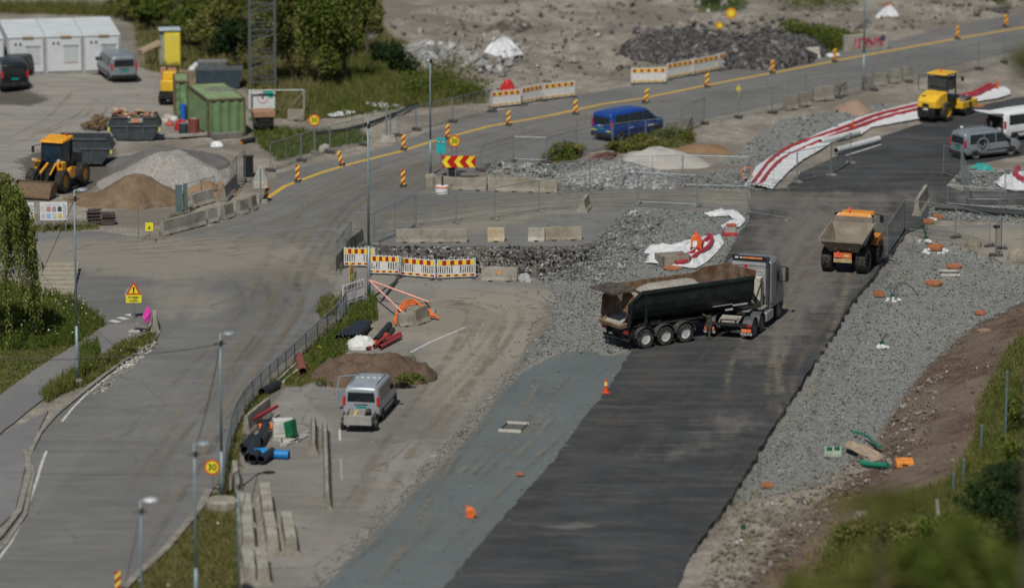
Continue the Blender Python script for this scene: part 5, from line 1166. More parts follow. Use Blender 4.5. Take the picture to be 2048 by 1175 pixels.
# ---- stripes
def stripe_mat(name, a, b, period, slope=1.0, horiz=False):
    n = NT(name); tc = n.t.nodes.new('ShaderNodeTexCoord').outputs['Object']; sp = n.t.nodes.new('ShaderNodeSeparateXYZ'); n.L.new(tc, sp.inputs[0])
    u = n.ma('ADD', n.ma('MULTIPLY', sp.outputs[0], slope), 0.0 if horiz else sp.outputs[2])
    f = n.ma('GREATER_THAN', n.ma('FRACT', n.ma('DIVIDE', u, period)), .5)
    return n.done(n.mix(f, a, b), .5)
C_Y = (0.78, 0.62, 0.10); C_R = (0.40, 0.02, 0.015)
M_BEAC = stripe_mat('beacon_stripes', C_Y, C_R, .40, -1.0); M_BEAC2 = stripe_mat('beacon_stripes_orange', (.75, .50, .05), (.38, .05, .02), .40, -1.0)
BE = [((530,401),26,'leaning at the tip of the yellow line by the turned sign',.2,'m'),((595,364),33,'first upright one beyond the yellow line from the left',0,''),((684,331),28,'tilted one beside the white stones left of the tall bare pole',-.22,''),
 ((806,374),34,'standing alone on a black foot in the middle of the road',0,''),((807,300),30,'beyond the yellow line left of the tall lamp post',0,''),((895,278),28,'just above the turquoise board',0,''),
 ((1017,251),28,'in front of the left board barriers',0,''),((1151,229),28,'in front of the right end of the left board barriers',0,''),((1290,206),28,'in front of the first upper board barrier',.15,''),
 ((1414,175),27,'in front of the third upper board barrier',0,''),((1545,147),25,'below the dark rubble heap',0,'o'),((1670,124),25,'left of the graffiti slab',0,'o'),((1915,78),24,'second from the right edge on the upper road',0,'o'),((2012,54),22,'nearest the top right corner',0,'o'),((236,1188),46,'cut by the bottom edge left of the lower grass',0,'')]
for (px, hp, lb, tilt, k) in BE:
    p = G(*px); s_ = FPX / (p.y * CP - (p.z - CAM_H) * SP); H_ = max(.85, hp / s_ / .98)
    t = empty('beacon_panel', p, 0, ('orange dark-striped post ' if k == 'o' else 'red-yellow striped post ') + lb, 'marker post', 'striped marker posts along the road')
    MB().box(0, 0, .1 + H_ / 2, .26, .05, H_ - .1).build('striped_panel', M_BEAC2 if k == 'o' else M_BEAC, t, bevel=.015).rotation_euler = (0, tilt, 0)
    MB().box(0, .05, .06, .42, .75, .12, 0, None, .8, .85).build('foot', M_BLK, t)
def board_barrier(A, B, label, dots=False, h=1.05, white=False, group=None, lift=0.0, slots=True):
    c, rz, L, a, b = between(A, B); t = empty('barrier_board', c, rz, label, 'barrier board', group); l2 = L / 2; z0 = .1 + lift
    M_Wb = P((.72, .71, .68), .5, 0, .06, 3, .2); mb = MB()
    mb.box(0, 0, z0 + .04, L, .05, .05).box(0, 0, z0 + h - .04, L, .05, .04).box(0, 0, z0 + h - .36, L, .05, .05).box(0, 0, z0 + .2, L, .05, .05)
    for s in (-1, 1): mb.box(s * (l2 - .03), 0, z0 + h / 2, .06, .06, h + .06)
    n = int(L / .13)
    if slots:
        for i in range(1, n):
            x = -l2 + L * i / n
            if abs(x) > .2: mb.box(x, 0, z0 + .45, .065, .035, .5)
        mb.box(0, 0, z0 + .46, .42, .04, .46)
    else: mb.box(0, 0, z0 + .45, L - .1, .03, .52)
    for i in range(8): mb.box(-l2 + L * (i + .5) / 8, 0, z0 + h + .02, .035, .035, .1)
    mb.build('frame', M_Wb, t)
    if white: mb = MB(); [mb.box(-l2 + .2 + (L - .4) * i / 5, -.02, z0 + h - .2, .12, .05, .1) for i in range(6)]; mb.build('stud', P((.2, .2, .2), .6), t)
    else:
        nn = 9
        for row, hh in ((z0 + h - .2, .27), (z0 + .12, .10)):
            st = MB()
            if dots:
                st.box(0, 0, row, L - .14, .065, hh, 0)
                for i in range(5): st.lathe([(.001, -.045), (hh * .42, -.045), (hh * .42, .045), (.001, .045)], (-l2 + L * (i + .5) / 5, 0, row), 'y', 10, 1)
            else:
                for i in range(nn):
                    w_ = (L - .14) / nn; st.box(-l2 + .07 + w_ * (i + .5), 0, row, w_ - .004, .065, hh, 1 if (i % 2 == (1 if row > z0 + .5 else 0)) else 0)
            st.build('striped_board', [P((.80, .62, .06), .45, 0, .05) if not dots else P((.75, .52, .12), .5), M_REDS], t)
    for s in (-1, 1): MB().box(s * (l2 - .12), 0, z0 / 2 + .01, .2, .8, .14 if lift == 0 else lift * 2, 0, None, .8, .8).build('foot', M_DFOOT if lift == 0 else M_POST, t)
    return t
G1_ = 'red and yellow barrier boards in front of the pit'
for i, (A, B) in enumerate([((688,534),(750,535)),((737,549),(799,551)),((801,553),(871,559)),((874,559),(951,556))]):
    board_barrier(A, B, '%s red and yellow block board from the left before the pit' % ORD[i], group=G1_)
for i, (A, B) in enumerate([((982,217),(1041,211)),((1043,209),(1084,201)),((1087,201),(1149,194))]):
    board_barrier(A, B, '%s red-dotted white board from the left in the left far row' % ORD[i], True, group='dotted barrier boards, left row', slots=False)
for i, (A, B) in enumerate([((1262,169),(1332,167)),((1334,160),(1384,151)),((1386,151),(1436,141)),((1438,140),(1474,131))]):
    board_barrier(A, B, '%s red-dotted white board from the left by the dark rubble' % ORD[i], True, group='dotted barrier boards, upper row', slots=False)
board_barrier((686,626), (728,612), 'plain white barrier board seen from behind, raised above the curved mesh fence', white=True, lift=.35, h=1.1)

# ---- signs
MF = TX((1, 0, 0), (0, 0, 1), (0, -1, 0), (0, 0, 0))
def face(x, y, z): return TX((1, 0, 0), (0, 0, 1), (0, -1, 0), (x, y, z))
def disc30(t, z, r, y=-.06):
    d = MB().lathe([(.001, y + .02), (r, y + .02), (r, y), (.001, y)], (0, 0, z), 'y', 32).build('sign_disc', P((.62, .10, .03), .45, 0, .05), t)
    MB().lathe([(.001, y), (r * .76, y), (r * .76, y - .01), (.001, y - .01)], (0, 0, z), 'y', 32).build('sign_face', M_YELS, d)
    MB().text('30', r * 1.12, face(0, y - .016, z), 0, .006).build('number', P((.01, .03, .01), .5), d); return d
def post(t, h, x=0, r=.035, y=0): return MB().tube((x, y, 0), (x, y, h), r, n=8).build('post', M_POST, t)
for px, yc, lb, r in (((629,306),240,'round yellow 30 sign with red rim near the green container',.38), ((425,985),933,'round yellow 30 sign with red rim beside the lower lamp posts',.39)):
    p, z = ztop(px, yc); t = empty('speed_limit_sign', p, 0, lb, 'traffic sign'); post(t, z + r); disc30(t, z, r)
    MB().box(0, 0, .06, .5, .5, .12).build('foot', M_FOOT, t)
p, z = ztop((909,352), 282); t = empty('speed_limit_sign', p, 0, 'round yellow 30 sign above the red arrow board', 'traffic sign'); post(t, z + .35, -.15); post(t, z + .35, .12); disc30(t, z, .38)
MB().box(0, 0, .07, .7, .6, .14).build('foot', M_FOOT, t)
p, z = ztop((918,354), 321); t = empty('arrow_board', p + Vector((0, -.4, 0)), 0, 'red board with three yellow arrowheads pointing left', 'arrow board')
MB().box(0, 0, z, 2.1, .06, .74).build('board', P((.50, .015, .015), .45, 0, .05), t)
for x in (-.78, .0, .72):
    MB().prism([(x - .30, z), (x - .02, z + .36), (x + .30, z + .36), (x + .02, z), (x + .30, z - .36), (x - .02, z - .36)], -.05, -.032).build('arrowhead', P((.85, .70, .04), .45), t)
for x in (-.7, -.2): post(t, z - .3, x, .04, .05)
MB().box(-.45, .1, z - .55, .5, .05, .4).build('bracket', M_STEEL, t)
p, z = ztop((882,356), 291); t = empty('notice_board', p, 0, 'turquoise notice board beside the tall lamp post', 'notice board')
MB().box(0, 0, z, .58, .05, 1.0).build('board', P((.02, .42, .44), .5, 0, .05), t); post(t, z, 0, .035, .05)
MB().box(-.02, -.03, z + .25, .46, .02, .2).build('caption_panel', P((.05, .2, .24), .5), t)
MB().box(-.17, -.045, z + .25, .03, .01, .12).box(-.08, -.045, z + .28, .08, .01, .03).box(-.08, -.045, z + .2, .05, .01, .05).box(.12, -.045, z + .29, .16, .01, .03).box(.12, -.045, z + .2, .16, .01, .03).build('caption', M_WHITE, t)
p, z = ztop((884,384), 372); t = empty('sand_drum', G(884, 386), 0, 'white round drum with an orange band, holding a post beside the arrow board', 'drum')
MB().lathe([(.42, 0), (.42, .42), (.38, .48), (.001, .48)], (0, 0, 0), 'z', 28).build('drum', M_WHITE, t, bevel=.01); MB().lathe([(.425, .36), (.43, .38), (.43, .44), (.41, .46)], (0, 0, 0), 'z', 28).build('orange_band', P((.8, .2, .05), .5), t); MB().tube((.02, 0, .4), (.02, 0, 1.05), .06).build('post', M_STEEL, t)
# warning sign
p, z = ztop((268,636), 580); t = empty('warning_sign', p, R(4), 'red-rimmed triangular warning sign with exclamation mark over yellow text plate', 'traffic sign'); post(t, z + .3, 0, .05)
k = .50; tri = lambda s, dz=0: [(-.86 * s, z - .5 * s + dz), (.86 * s, z - .5 * s + dz), (0, z + 1.0 * s + dz)]
tr_ = MB().prism(tri(k), -.06, -.04).build('triangle', P((.62, .06, .03), .45), t, bevel=.02); MB().prism(tri(k * .66), -.07, -.06).build('triangle_face', M_YELS, tr_)
MB().prism([(-.03, z - .06), (.03, z - .06), (.045, z + .20), (-.045, z + .20)], -.085, -.07).lathe([(.001, -.085), (.04, -.085), (.04, -.07), (.001, -.07)], (0, 0, z - .13), 'y', 10).build('exclamation_mark', M_BLACKS, tr_)
pl = MB().box(0, -.055, z - .47, .86, .03, .44).build('text_plate', M_YELS, t); MB().text('Anleggs-', .165, face(0, -.075, z - .375), 0, .004, 1.1).text('trafikk', .165, face(0, -.075, z - .575), 0, .004, 1.1).build('text', P((.02, .04, .02), .5), pl)
MB().lathe([(.001, -.0), (.42, 0), (.42, .02), (.001, .02)], (-.06, 0, z - .22), 'y', 24).build('rear_sign', P((.35, .37, .36), .5), t)
pk = empty('pink_sheet', G(284, 664), R(-12), 'crumpled bright pink plastic sheet on a leaning stand beside the warning sign', 'sheet')
MB().loft([[(.02, 0, .9), (.30, .02, 1.45), (.32, .1, 1.45), (.04, .1, .9)], [(.18, -.1, .75), (.52, -.06, 1.15), (.54, .02, 1.15), (.22, .02, .75)], [(.30, 0, .45), (.44, .03, .7), (.45, .1, .7), (.33, .1, .45)]]).build('sheet', P((.75, .06, .42), .5, 0, .15, 4), pk)
MB().tube((.3, 0, .1), (.0, .05, 1.5), .03).tube((-.25, 0, .1), (-.15, .05, .6), .03).build('stand', M_POST, pk); MB().box(.05, 0, .1, .9, .35, .2).build('base', M_BLK, pk); MB().box(-.35, -.2, .08, .7, .35, .16, 0, None, .8, .8).build('ballast', concrete(1.2), pk)
p, z = ztop((299,484), 453); t = empty('yellow_sign', p, 0, 'small square yellow sign on a thin post left of the barriers', 'traffic sign'); post(t, z)
MB().box(0, -.05, z, .46, .03, .5).build('sign_plate', M_YELS, t); MB().box(.0, -.07, z - .1, .2, .01, .04).prism([(-.05, z - .06), (.06, z - .06), (.0, z + .1)], -.075, -.068).build('symbol', M_BLACKS, t); MB().box(0, 0, .07, .8, .5, .14, 0, None, .8, .8).build('foot', M_FOOT, t)
p, z = ztop((277,480), 400); t = empty('bare_post', p, 0, 'thin bare post on a concrete foot left of the small yellow sign', 'post'); post(t, z, 0, .03); MB().box(0, 0, .07, .9, .5, .14, 0, None, .8, .8).build('foot', M_FOOT, t)
p, z = ztop((521,406), 352); t = empty('turned_sign', p, R(3), 'grey back of a triangular sign with square plate at the end of the yellow line', 'traffic sign'); post(t, z + .5, 0, .03, -.05)
MB().prism([(-.43, z - .22), (.43, z - .22), (.05, z + .68), (-.05, z + .68)], 0, .02).build('triangle', P((.42, .43, .40), .5), t); MB().box(0, .01, z - .50, .84, .02, .5).build('square_plate', P((.45, .45, .40), .5), t)
MB().box(.2, -.02, z - .46, .2, .01, .2).build('faded_mark', P((.55, .40, .30), .6), t); MB().box(-.25, 0, .1, .35, .4, .2).box(.25, 0, .1, .35, .4, .2).build('ballast', concrete(1.35), t)
def info(px, w, h, lb, yc, seed):
    p, z = ztop(px, yc); t = empty('information_board', p, R(2), lb, 'information board'); rnd = random.Random(seed)
    MB().box(0, 0, z, w, .06, h).build('board', P((.66, .68, .70), .5, 0, .03), t)
    for s in (-1, 1): MB().tube((s * w * .44, .05, 0), (s * w * .44, .05, z), .04, n=6).build('leg', M_POST, t)
    cols = [(.55, .55, .52), (.45, .2, .2), (.3, .32, .3), (.06, .08, .1), (.5, .5, .45), (.25, .45, .7), (.5, .55, .5), (.6, .5, .1)]
    for i in range(8):
        x = -w * .39 + (i % 4) * w * .205; zz = z + (h * .12 if i < 4 else -h * .26)
        MB().box(x, -.035, zz, w * .15, .01, h * .27).box(x, -.038, zz - h * .02, w * .09, .01, h * .14).build('poster', P(cols[i], .5, 0, .25, 9), t)
    mb = MB()
    for i in range(9): mb.lathe([(.001, -.04), (.045, -.04), (.045, -.032), (.001, -.032)], (w * .40 + (.06 if i % 2 else -.04), 0, z + h * .34 - i * h * .085), 'y', 8)
    mb.build('small_symbols', P((.15, .18, .25), .5), t); MB().box(-w * .1, -.034, z + h * .36, w * .6, .008, .03).build('heading', P((.4, .42, .45), .5), t)
info((108,462), 1.62, 1.1, 'white information board with small posters between the willow and the coiled mats', 422, 1)
info((46,462), 1.35, 1.05, 'white information board half hidden behind the willow', 422, 2)
# far signs
t = empty('far_sign', G(1438, 66), 0, 'small round yellow and red sign on a leaning post at the top', 'traffic sign'); MB().tube((0, 0, 0), (-.9, 0, 1.6), .04, n=6).build('post', M_POST, t)
MB().lathe([(.001, -.04), (.28, -.04), (.28, 0), (.001, 0)], (0, 0, .55), 'y', 20).build('sign_disc', M_ORA, t); MB().lathe([(.001, -.06), (.17, -.06), (.17, -.04), (.001, -.04)], (.06, 0, .55), 'y', 16).build('sign_face', M_YELS, t)
p, z = ztop((1462,50), 27); t = empty('far_sign', p, 0, 'wide yellow and red oval sign above the small round one at the top', 'traffic sign'); post(t, z); MB().lathe([(.001, -.04), (.40, -.04), (.40, 0), (.001, 0)], (0, 0, z), 'y', 20).build('sign_disc', M_ORA, t); MB().lathe([(.001, -.06), (.25, -.06), (.25, -.04), (.001, -.04)], (0, 0, z), 'y', 16).build('sign_face', M_YELS, t)
p, z = ztop((1477,197), 182); t = empty('small_marker', p, 0, 'small yellow and orange marker standing on the upper road above the fence', 'marker'); MB().tube((0, 0, 0), (0, 0, .9), .07, n=8).build('tube', P((.5, .6, .05), .5), t); MB().box(0, -.02, .62, .3, .05, .3).build('panel', P((.75, .5, .06), .5), t)
p, z = ztop((702,596), 540); t = empty('side_sign', p, R(70), 'narrow yellow triangular sign seen edge-on above the curved mesh fence', 'traffic sign'); post(t, z + .3, 0, .03)
MB().prism([(-.4, z - .25), (.4, z - .25), (0, z + .45)], -.05, -.03).build('triangle', P((.7, .35, .03), .5), t); MB().box(0, -.05, z - .5, .7, .03, .42).build('text_plate', M_YELS, t)

# ---- lamp posts
def lamp(px, ytop, lb, head=1, side=1, hgt_=None, r=.085, white=False, arm=.0):
    p, z = ztop(px, ytop)
    if hgt_: z = hgt_
    t = empty('lamp_post' if head else 'steel_pole', p, 0, lb, 'lamp post' if head else 'pole')
    MB().tube((0, 0, 0), (0, 0, z * .3), r, r, 12).tube((0, 0, z * .3), (0, 0, z), r * .8, r * .45, 12).build('pole', M_LAMP, t, smooth=True)
    MB().tube((0, 0, .9), (0, 0, 1.3), r * 1.15, n=10).build('hatch_collar', M_POST, t)
    if head:
        hd = MB().lathe([(.001, .09), (.2, .07), (.34, 0), (.3, -.05), (.001, -.07)], (side * .42, 0, 0), 'z', 20).build('lamp_head', P((.66, .69, .7) if white else (.30, .34, .36), .4, .2, .06), t, smooth=True)
        hd.location = (0, 0, z + .02); MB().tube((0, 0, -.05), (side * .2, 0, 0), .04).build('arm', M_POST, hd)
    MB().box(.05, .02, z - .45, .16, .16, .25).tube((-.3, 0, z - .5), (.3, 0, z - .46), .025).build('cable_clamp', M_BLK, t)
    return t, p, z
L1 = lamp((155,767), 380, 'tallest blue-grey lamp post on the left grass verge', 1)
L2 = lamp((738,600), 236, 'tall bare blue-grey pole with pink straps beside the pit', 0, r=.1)
L3 = lamp((861,352), 108, 'slim grey lamp post rising beside the turquoise board', 1, -1, r=.075)
L4 = lamp((1727,180), 0, 'lamp post cut by the top edge above the pink sand heap', 1, hgt_=8.5)
L5 = lamp((444,1002), 667, 'lamp post with grey disc head standing above the lowest 30 sign', 1)
L6 = lamp((393,1240), 887, 'lamp post with flat grey head left of the lowest 30 sign', 1)
L7 = lamp((286,1345), 1000, 'lamp post with white head, leftmost at the bottom', 1, white=True)
L8 = lamp((480,1290), 952, 'bare grey pole beside the parked barriers at the bottom', 0, r=.075)
for px, rr, hh, lb in (((155,769), .28, .3, 'lamp'), ((861,372), .38, .75, 'slim'), ((444,1020), .8, .6, 'low')):
    p = G(*px); o = MB().lathe([(rr, -.1), (rr, hh * .8), (rr * .8, hh), (.001, hh)], (0, 0, 0), 'z', 10).build('post_foundation', concrete(1.0, .6)); o.location = p
    tag(o, {'lamp': 'small round concrete foot of the tallest lamp post on the left verge', 'slim': 'squat concrete block at the foot of the slim lamp post', 'low': 'broad rough concrete base under the lamp post by the lowest 30 sign'}[lb], 'foundation')
def sag(a, b, s, n=14): return [a.lerp(b, i / n) - Vector((0, 0, s * 4 * (i / n) * (1 - i / n))) for i in range(n + 1)]
def cable(lb, a, b, s=.3, r=.022):
    o = MB().path(sag(a, b, s), r, 5).build('overhead_cable', M_BLK); tag(o, lb, 'cable')
t5 = L5[1] + Vector((0, 0, L5[2] - .5)); t6 = L6[1] + Vector((0, 0, L6[2] - .3)); t1 = L1[1] + Vector((0, 0, L1[2] - .5)); t7 = L7[1] + Vector((0, 0, L7[2] - .5))
cable('long thin black cable running left from the lamp post above the road', t5, t5 + Vector((-14.5, 1.0, -.6)), .55)
cable('thin black cable hanging between the two lower lamp posts', t5, t6, .4)
cable('guy wire slanting down left from the tallest lamp post to the lone barrier', t1, G(80, 552), 0.05, .016)
cable('thin cable slanting down from the white lamp head at the bottom', t7, t7 + Vector((-1.2, -1.5, -5.5)), .1, .016)
# pink straps
for i, q in enumerate([(806,650), (857,628)]):
    a = L2[1] + Vector((0, 0, 1.15)); b = G(*q) + Vector((0, 0, .7)); o = MB().tube(a, b, .055, n=6).build('pink_strap', P((.85, .42, .33), .6)); tag(o, ['nearer', 'farther'][i] + ' salmon-pink strap from the tall bare pole to the concrete blocks', 'strap')
a = L2[1] + Vector((0, 0, 0)); o = MB().tube(G(762, 604), G(795, 563) + Vector((0, 0, .2)), .06).build('steel_bar', M_STEEL); tag(o, 'dark bar lying on the ground between the pink straps and the boards', 'bar')
# concrete post base beside far verge
t = empty('concrete_plinth', G(777, 284), 0, 'pale concrete base carrying two grey posts on the far verge', 'post base'); MB().box(0, 0, .22, 1.15, .6, .44, 0, None, .7, .8).build('base', concrete(1.2), t)
MB().tube((-.12, 0, .4), (-.12, 0, 2.5), .07).build('post', M_POST, t); MB().tube((.12, 0, .4), (.12, 0, 2.1), .05).build('post', M_POST, t)
# lattice tower
t = empty('lattice_tower', G(525, 172), R(5), 'tall grey lattice tower rising past the top edge above the white board', 'tower'); M_TW = P((.13, .145, .14), .6, .4, .15)
W0 = .86
for sx in (-1, 1):
    for sy in (-1, 1): MB().box(sx * W0, sy * W0, 6, .13, .13, 12).build('leg', M_TW, t)
mb = MB()
for k in range(13):
    z0 = .4 + k * .92
    for sy in (-1, 1): mb.tube((-W0, sy * W0, z0), (W0, sy * W0, z0 + (.6 if k % 2 else -.0)), .045, n=5).tube((-W0, sy * W0, z0 + .5), (W0, sy * W0, z0 + .5), .03, n=5)
    for sx in (-1, 1): mb.tube((sx * W0, -W0, z0), (sx * W0, W0, z0 + .9), .035, n=5)
mb.build('bracing', M_TW, t)
o = empty('dark_post', G(745, 78), 0, 'grey square post at the top beside the trees', 'post'); MB().box(0, 0, 2.2, .35, .35, 4.4).build('post', P((.16, .16, .16), .8), o); MB().box(0, 0, .15, .7, .7, .3).build('base', concrete(.8), o)
t = empty('small_pole', G(641, 150), 0, 'short pale post standing in front of the trees', 'post'); MB().tube((0, 0, 0), (0, 0, 1.4), .12).build('post', P((.2, .23, .26), .6), t); MB().box(0, 0, 1.5, .3, .2, .35).build('box', P((.35, .4, .42), .5), t)
# ============================================================ CABINS, CONTAINERS, SKIPS, SMALL THINGS
M_CABN = P((.62, .65, .66), .5, 0, .05, .7, .10); M_CROOF = P((.60, .64, .65), .55, 0, .08, .7, .12); M_SHUT = P((.50, .53, .53), .55, 0, .06)
c0 = G(242, 146); rz = R(10); ux = Vector((math.cos(rz), math.sin(rz), 0)); W_, D_, H_ = 2.62, 7.4, 2.68
cl = ['rightmost white site cabin, directly behind the pale grey van', 'second white site cabin from the right with a closed shutter', 'third white site cabin from the right, beside the black van', 'leftmost visible white site cabin cut by the left edge']
for i in range(4):
    t = empty('site_cabin', c0 - ux * (W_ * (i + .5) + .03 * i), rz, cl[i], 'site cabin', 'white site cabins in a row')
    if i == 3: t.location = c0 - ux * (W_ * 3.5 + .3) + Vector((0, -.3, 0))
    MB().box(0, D_ / 2, H_ / 2 + .12, W_ - .05, D_, H_ - .24).build('wall', M_CABN, t, bevel=.02)
    rf = MB().loft([[(-W_ / 2, -.06, H_ - .02), (W_ / 2, -.06, H_ - .02), (W_ / 2, -.06, H_ + .1), (-W_ / 2, -.06, H_ + .1)], [(-W_ / 2, D_ + .05, H_ - .02), (W_ / 2, D_ + .05, H_ - .02), (W_ / 2, D_ + .05, H_ + .16), (-W_ / 2, D_ + .05, H_ + .16)]]).build('roof', M_CROOF, t, bevel=.03)
    for k in range(9): MB().box(0, .5 + k * .8, H_ + .125 + k * .0065, W_ - .3, .05, .03).build('roof_rib', M_CROOF, rf)
    for s in (-1, 1): MB().box(s * (W_ / 2 - .05), -.03, H_ / 2, .1, .06, H_ - .1).build('corner_post', P((.50, .52, .52), .5), t)
    MB().box(0, -.02, .1, W_ - .1, .1, .2).build('base_rail', P((.25, .25, .24), .7), t)
    wd_ = MB().box(.45, -.012, 1.45, .98, .04, 1.25).build('window', M_SHUT if i else P((.40, .43, .43), .5), t)
    MB().box(.45, -.04, 2.1, 1.06, .08, .12).build('shutter_box', P((.42, .45, .46), .5), wd_)
    if i == 0: MB().box(.45, -.035, 1.15, .72, .02, .62).build('open_pane', glass(), wd_)
    elif i == 1: MB().box(.45, -.035, .92, .9, .02, .1).build('sill', P((.5, .42, .38), .5), wd_)
    MB().box(.1, -.08, H_ + .04, .75, .06, .1).build('eave_plate', P((.45, .27, .08), .6), t)
    for x in (-.75, -.42): MB().lathe([(.001, -.05), (.09, -.05), (.09, 0), (.001, 0)], (x, 0, 2.25), 'y', 12).build('vent', P((.12, .13, .13), .6), t)
    if i < 3: MB().tube((W_ / 2 - .1, -.1, .2), (W_ / 2 - .1, -.1, H_), .04).build('downpipe', P((.3, .32, .32), .5), t)
# yellow booth with pale roof
p, z = ztop((342,132), 62); t = empty('yellow_booth', p, R(8), 'tall bright yellow booth with pale blue roof on the grass edge', 'booth')
MB().box(.12, .5, z / 2, 1.12, 1.0, z).build('yellow_wall', P((.78, .62, .07), .5, 0, .06), t, bevel=.02); MB().box(-.58, .55, z / 2, .28, .9, z - .1).build('green_side', P((.28, .34, .26), .6), t)
MB().box(-.05, .5, z + .06, 1.55, 1.2, .12).build('roof', P((.42, .52, .55), .5), t, bevel=.03); MB().box(.12, -.02, z * .78, .2, .03, .2).build('emblem', P((.55, .6, .25), .5), t); MB().box(.12, -.015, z * .47, .95, .03, z * .85).build('door', P((.80, .64, .08), .5, 0, .05), t)
t = empty('timber_trestle', G(300,128), R(18), 'weathered timber trestle between the pale grey van and the yellow booth', 'trestle'); M_TIM = P((.36, .28, .18), .8, 0, .25, 5); 
for s in (-1, 1):
    for x in (-.6, .6): MB().box(x, s * .5, .55, .1, .1, 1.1).build('leg', M_TIM, t)
    MB().tube((-.75, s * .5, .85), (.8, s * .5, 1.5), .08, n=6).build('beam', M_TIM, t)
MB().slab((-.7, -.55, .95), (.75, -.55, 1.55), (.75, .55, 1.55), (-.7, .55, .95), .06).build('top_board', M_TIM, t)
o = MB().box(0, 0, .7, 1.1, .9, 1.4).build('crate', P((.42, .22, .12), .75, 0, .2, 3)); o.location = G(338,176); tag(o, 'rust-brown wooden crate standing under the yellow booth', 'crate')
MB().box(0, -.455, 1.1, 1.0, .02, .08).box(0, -.455, .35, 1.0, .02, .08).build('slat', P((.3, .16, .09), .8), o)
o = MB().box(0, 0, .5, 1.3, .8, 1.0).build('crate', P((.24, .20, .13), .8, 0, .25, 3)); o.location = G(374,170); tag(o, 'olive-brown wooden crate behind the green container', 'crate'); MB().box(0, -.405, .75, 1.2, .02, .08).build('slat', P((.2, .17, .1), .8), o)
# green containers
def container(px, rzd, L, W, H, lb, mat, mtrim):
    t = empty('shipping_container', G(*px), R(rzd), lb, 'container'); mb = MB()
    def corr(x0, y0, x1, y1, nx, ny):   # corrugated wall panel from (x0,y0) to (x1,y1)
        d = Vector((x1 - x0, y1 - y0)); k = max(4, int(d.length / .14)); P_ = []
        for i in range(k + 1): q = i / k; o_ = .035 * (1 if (i % 4) in (0, 1) else -1); P_.append((x0 + d.x * q + nx * o_, y0 + d.y * q + ny * o_))
        for a, b in zip(P_[:-1], P_[1:]): mb.quad((a[0], a[1], .15), (b[0], b[1], .15), (b[0], b[1], H - .1), (a[0], a[1], H - .1))
    w2 = W / 2 - .04
    corr(-w2, 0.03, w2, 0.03, 0, -1); corr(-w2, L - .03, w2, L - .03, 0, 1); corr(-w2, 0, -w2, L, -1, 0); corr(w2, 0, w2, L, 1, 0)
    mb.build('corrugated_wall', mat, t, fix=False); MB().box(0, L / 2, H - .05, W - .06, L - .04, .08).build('roof', P((.23, .32, .155), .6, 0, .15, .8, .2), t)
    fr = MB()
    for sx in (-1, 1):
        for y in (0, L): fr.box(sx * W / 2, y, H / 2, .14, .14, H)
        fr.box(sx * W / 2, L / 2, H - .04, .1, L, .12).box(sx * W / 2, L / 2, .08, .1, L, .14)
    for y in (0, L): fr.box(0, y, H - .04, W, .1, .12).box(0, y, .08, W, .1, .14)
    fr.build('corner_frame', mtrim, t); return t
M_GRN = P((.15, .24, .11), .6, 0, .16, .9, .1); M_GRT = P((.13, .10, .05), .7, 0, .3, 4)
t = container((453,271), 16, 6.0, 2.45, 2.45, 'green corrugated shipping container with rusty corners left of the white board', M_GRN, M_GRT)
blob('roof_mat', None, None, (460,262), (1.0, .9), .14, P((.16, .18, .13), .9), 3, parent=t).location = Vector((.35, 3.6, 2.44))
container((364,236), 5, 2.9, .9, 2.5, 'narrow pale green slatted container left of the big green one', P((.17, .28, .13), .6, 0, .45, 2.2, .1), M_GRT)
# skips
def skip(px, rzd, Lt, Lb, Wd, H, lb, fill=None):
    t = empty('waste_skip', G(*px), R(rzd), lb, 'skip'); M_S = P((.045, .058, .066), .55, .1, .15, 1.5, .22)
    d = (Lt - Lb) / 2; pr = [(-Lb / 2, .12), (Lb / 2, .12), (Lt / 2, H * .62), (Lt / 2, H * .64), (Lt / 2 - d * .55, H), (-Lt / 2 + d * .55, H), (-Lt / 2, H * .64), (-Lt / 2, H * .62)]
    mb = MB()
    for y in (-Wd / 2, Wd / 2): mb.prism(pr, y - .03, y + .03)
    for (x0, z0), (x1, z1) in ((pr[0], pr[1]), (pr[1], pr[2]), (pr[0], pr[7])): mb.quad((x0, -Wd / 2, z0), (x1, -Wd / 2, z1), (x1, Wd / 2, z1), (x0, Wd / 2, z0))
    for s in (-1, 1): mb.quad((s * Lt / 2, -Wd / 2, H * .64), (s * Lt / 2, Wd / 2, H * .64), (s * (Lt / 2 - d * .55), Wd / 2, H), (s * (Lt / 2 - d * .55), -Wd / 2, H))
    mb.build('shell', M_S, t, fix=False)
    rb = MB().box(0, -Wd / 2 - .05, H * .63, Lt, .08, .1).box(0, -Wd / 2 - .05, H - .03, Lt - d * 1.1, .1, .1).box(0, Wd / 2 + .05, H - .03, Lt - d * 1.1, .1, .1)
    for x in (-Lb * .2, Lb * .25): rb.box(x, -Wd / 2 - .05, H * .4, .07, .07, H * .5)
    rb.build('rim', P((.09, .11, .12), .5, .1, .15), t)
    for s in (-1, 1): MB().box(s * (Lt / 2 - .1), -Wd / 2 - .06, H * .55, .12, .04, .34).build('yellow_marking', P((.75, .62, .05), .5), t)
    MB().box(0, 0, H - .28 if fill else .6, Lt - d * 1.3, Wd - .1, .2).build('contents', P((.35, .22, .13), .85, 0, .45, 5) if fill else P((.30, .29, .25), .8, 0, .2, 3), t)
    return t, Wd, H, Lt, d
t, Wd, H, Lt, d = skip((270,279), 1, 3.5, 2.35, 1.75, 1.65, 'grey waste skip heaped with brown broken boards, behind the pale gravel heap', True)
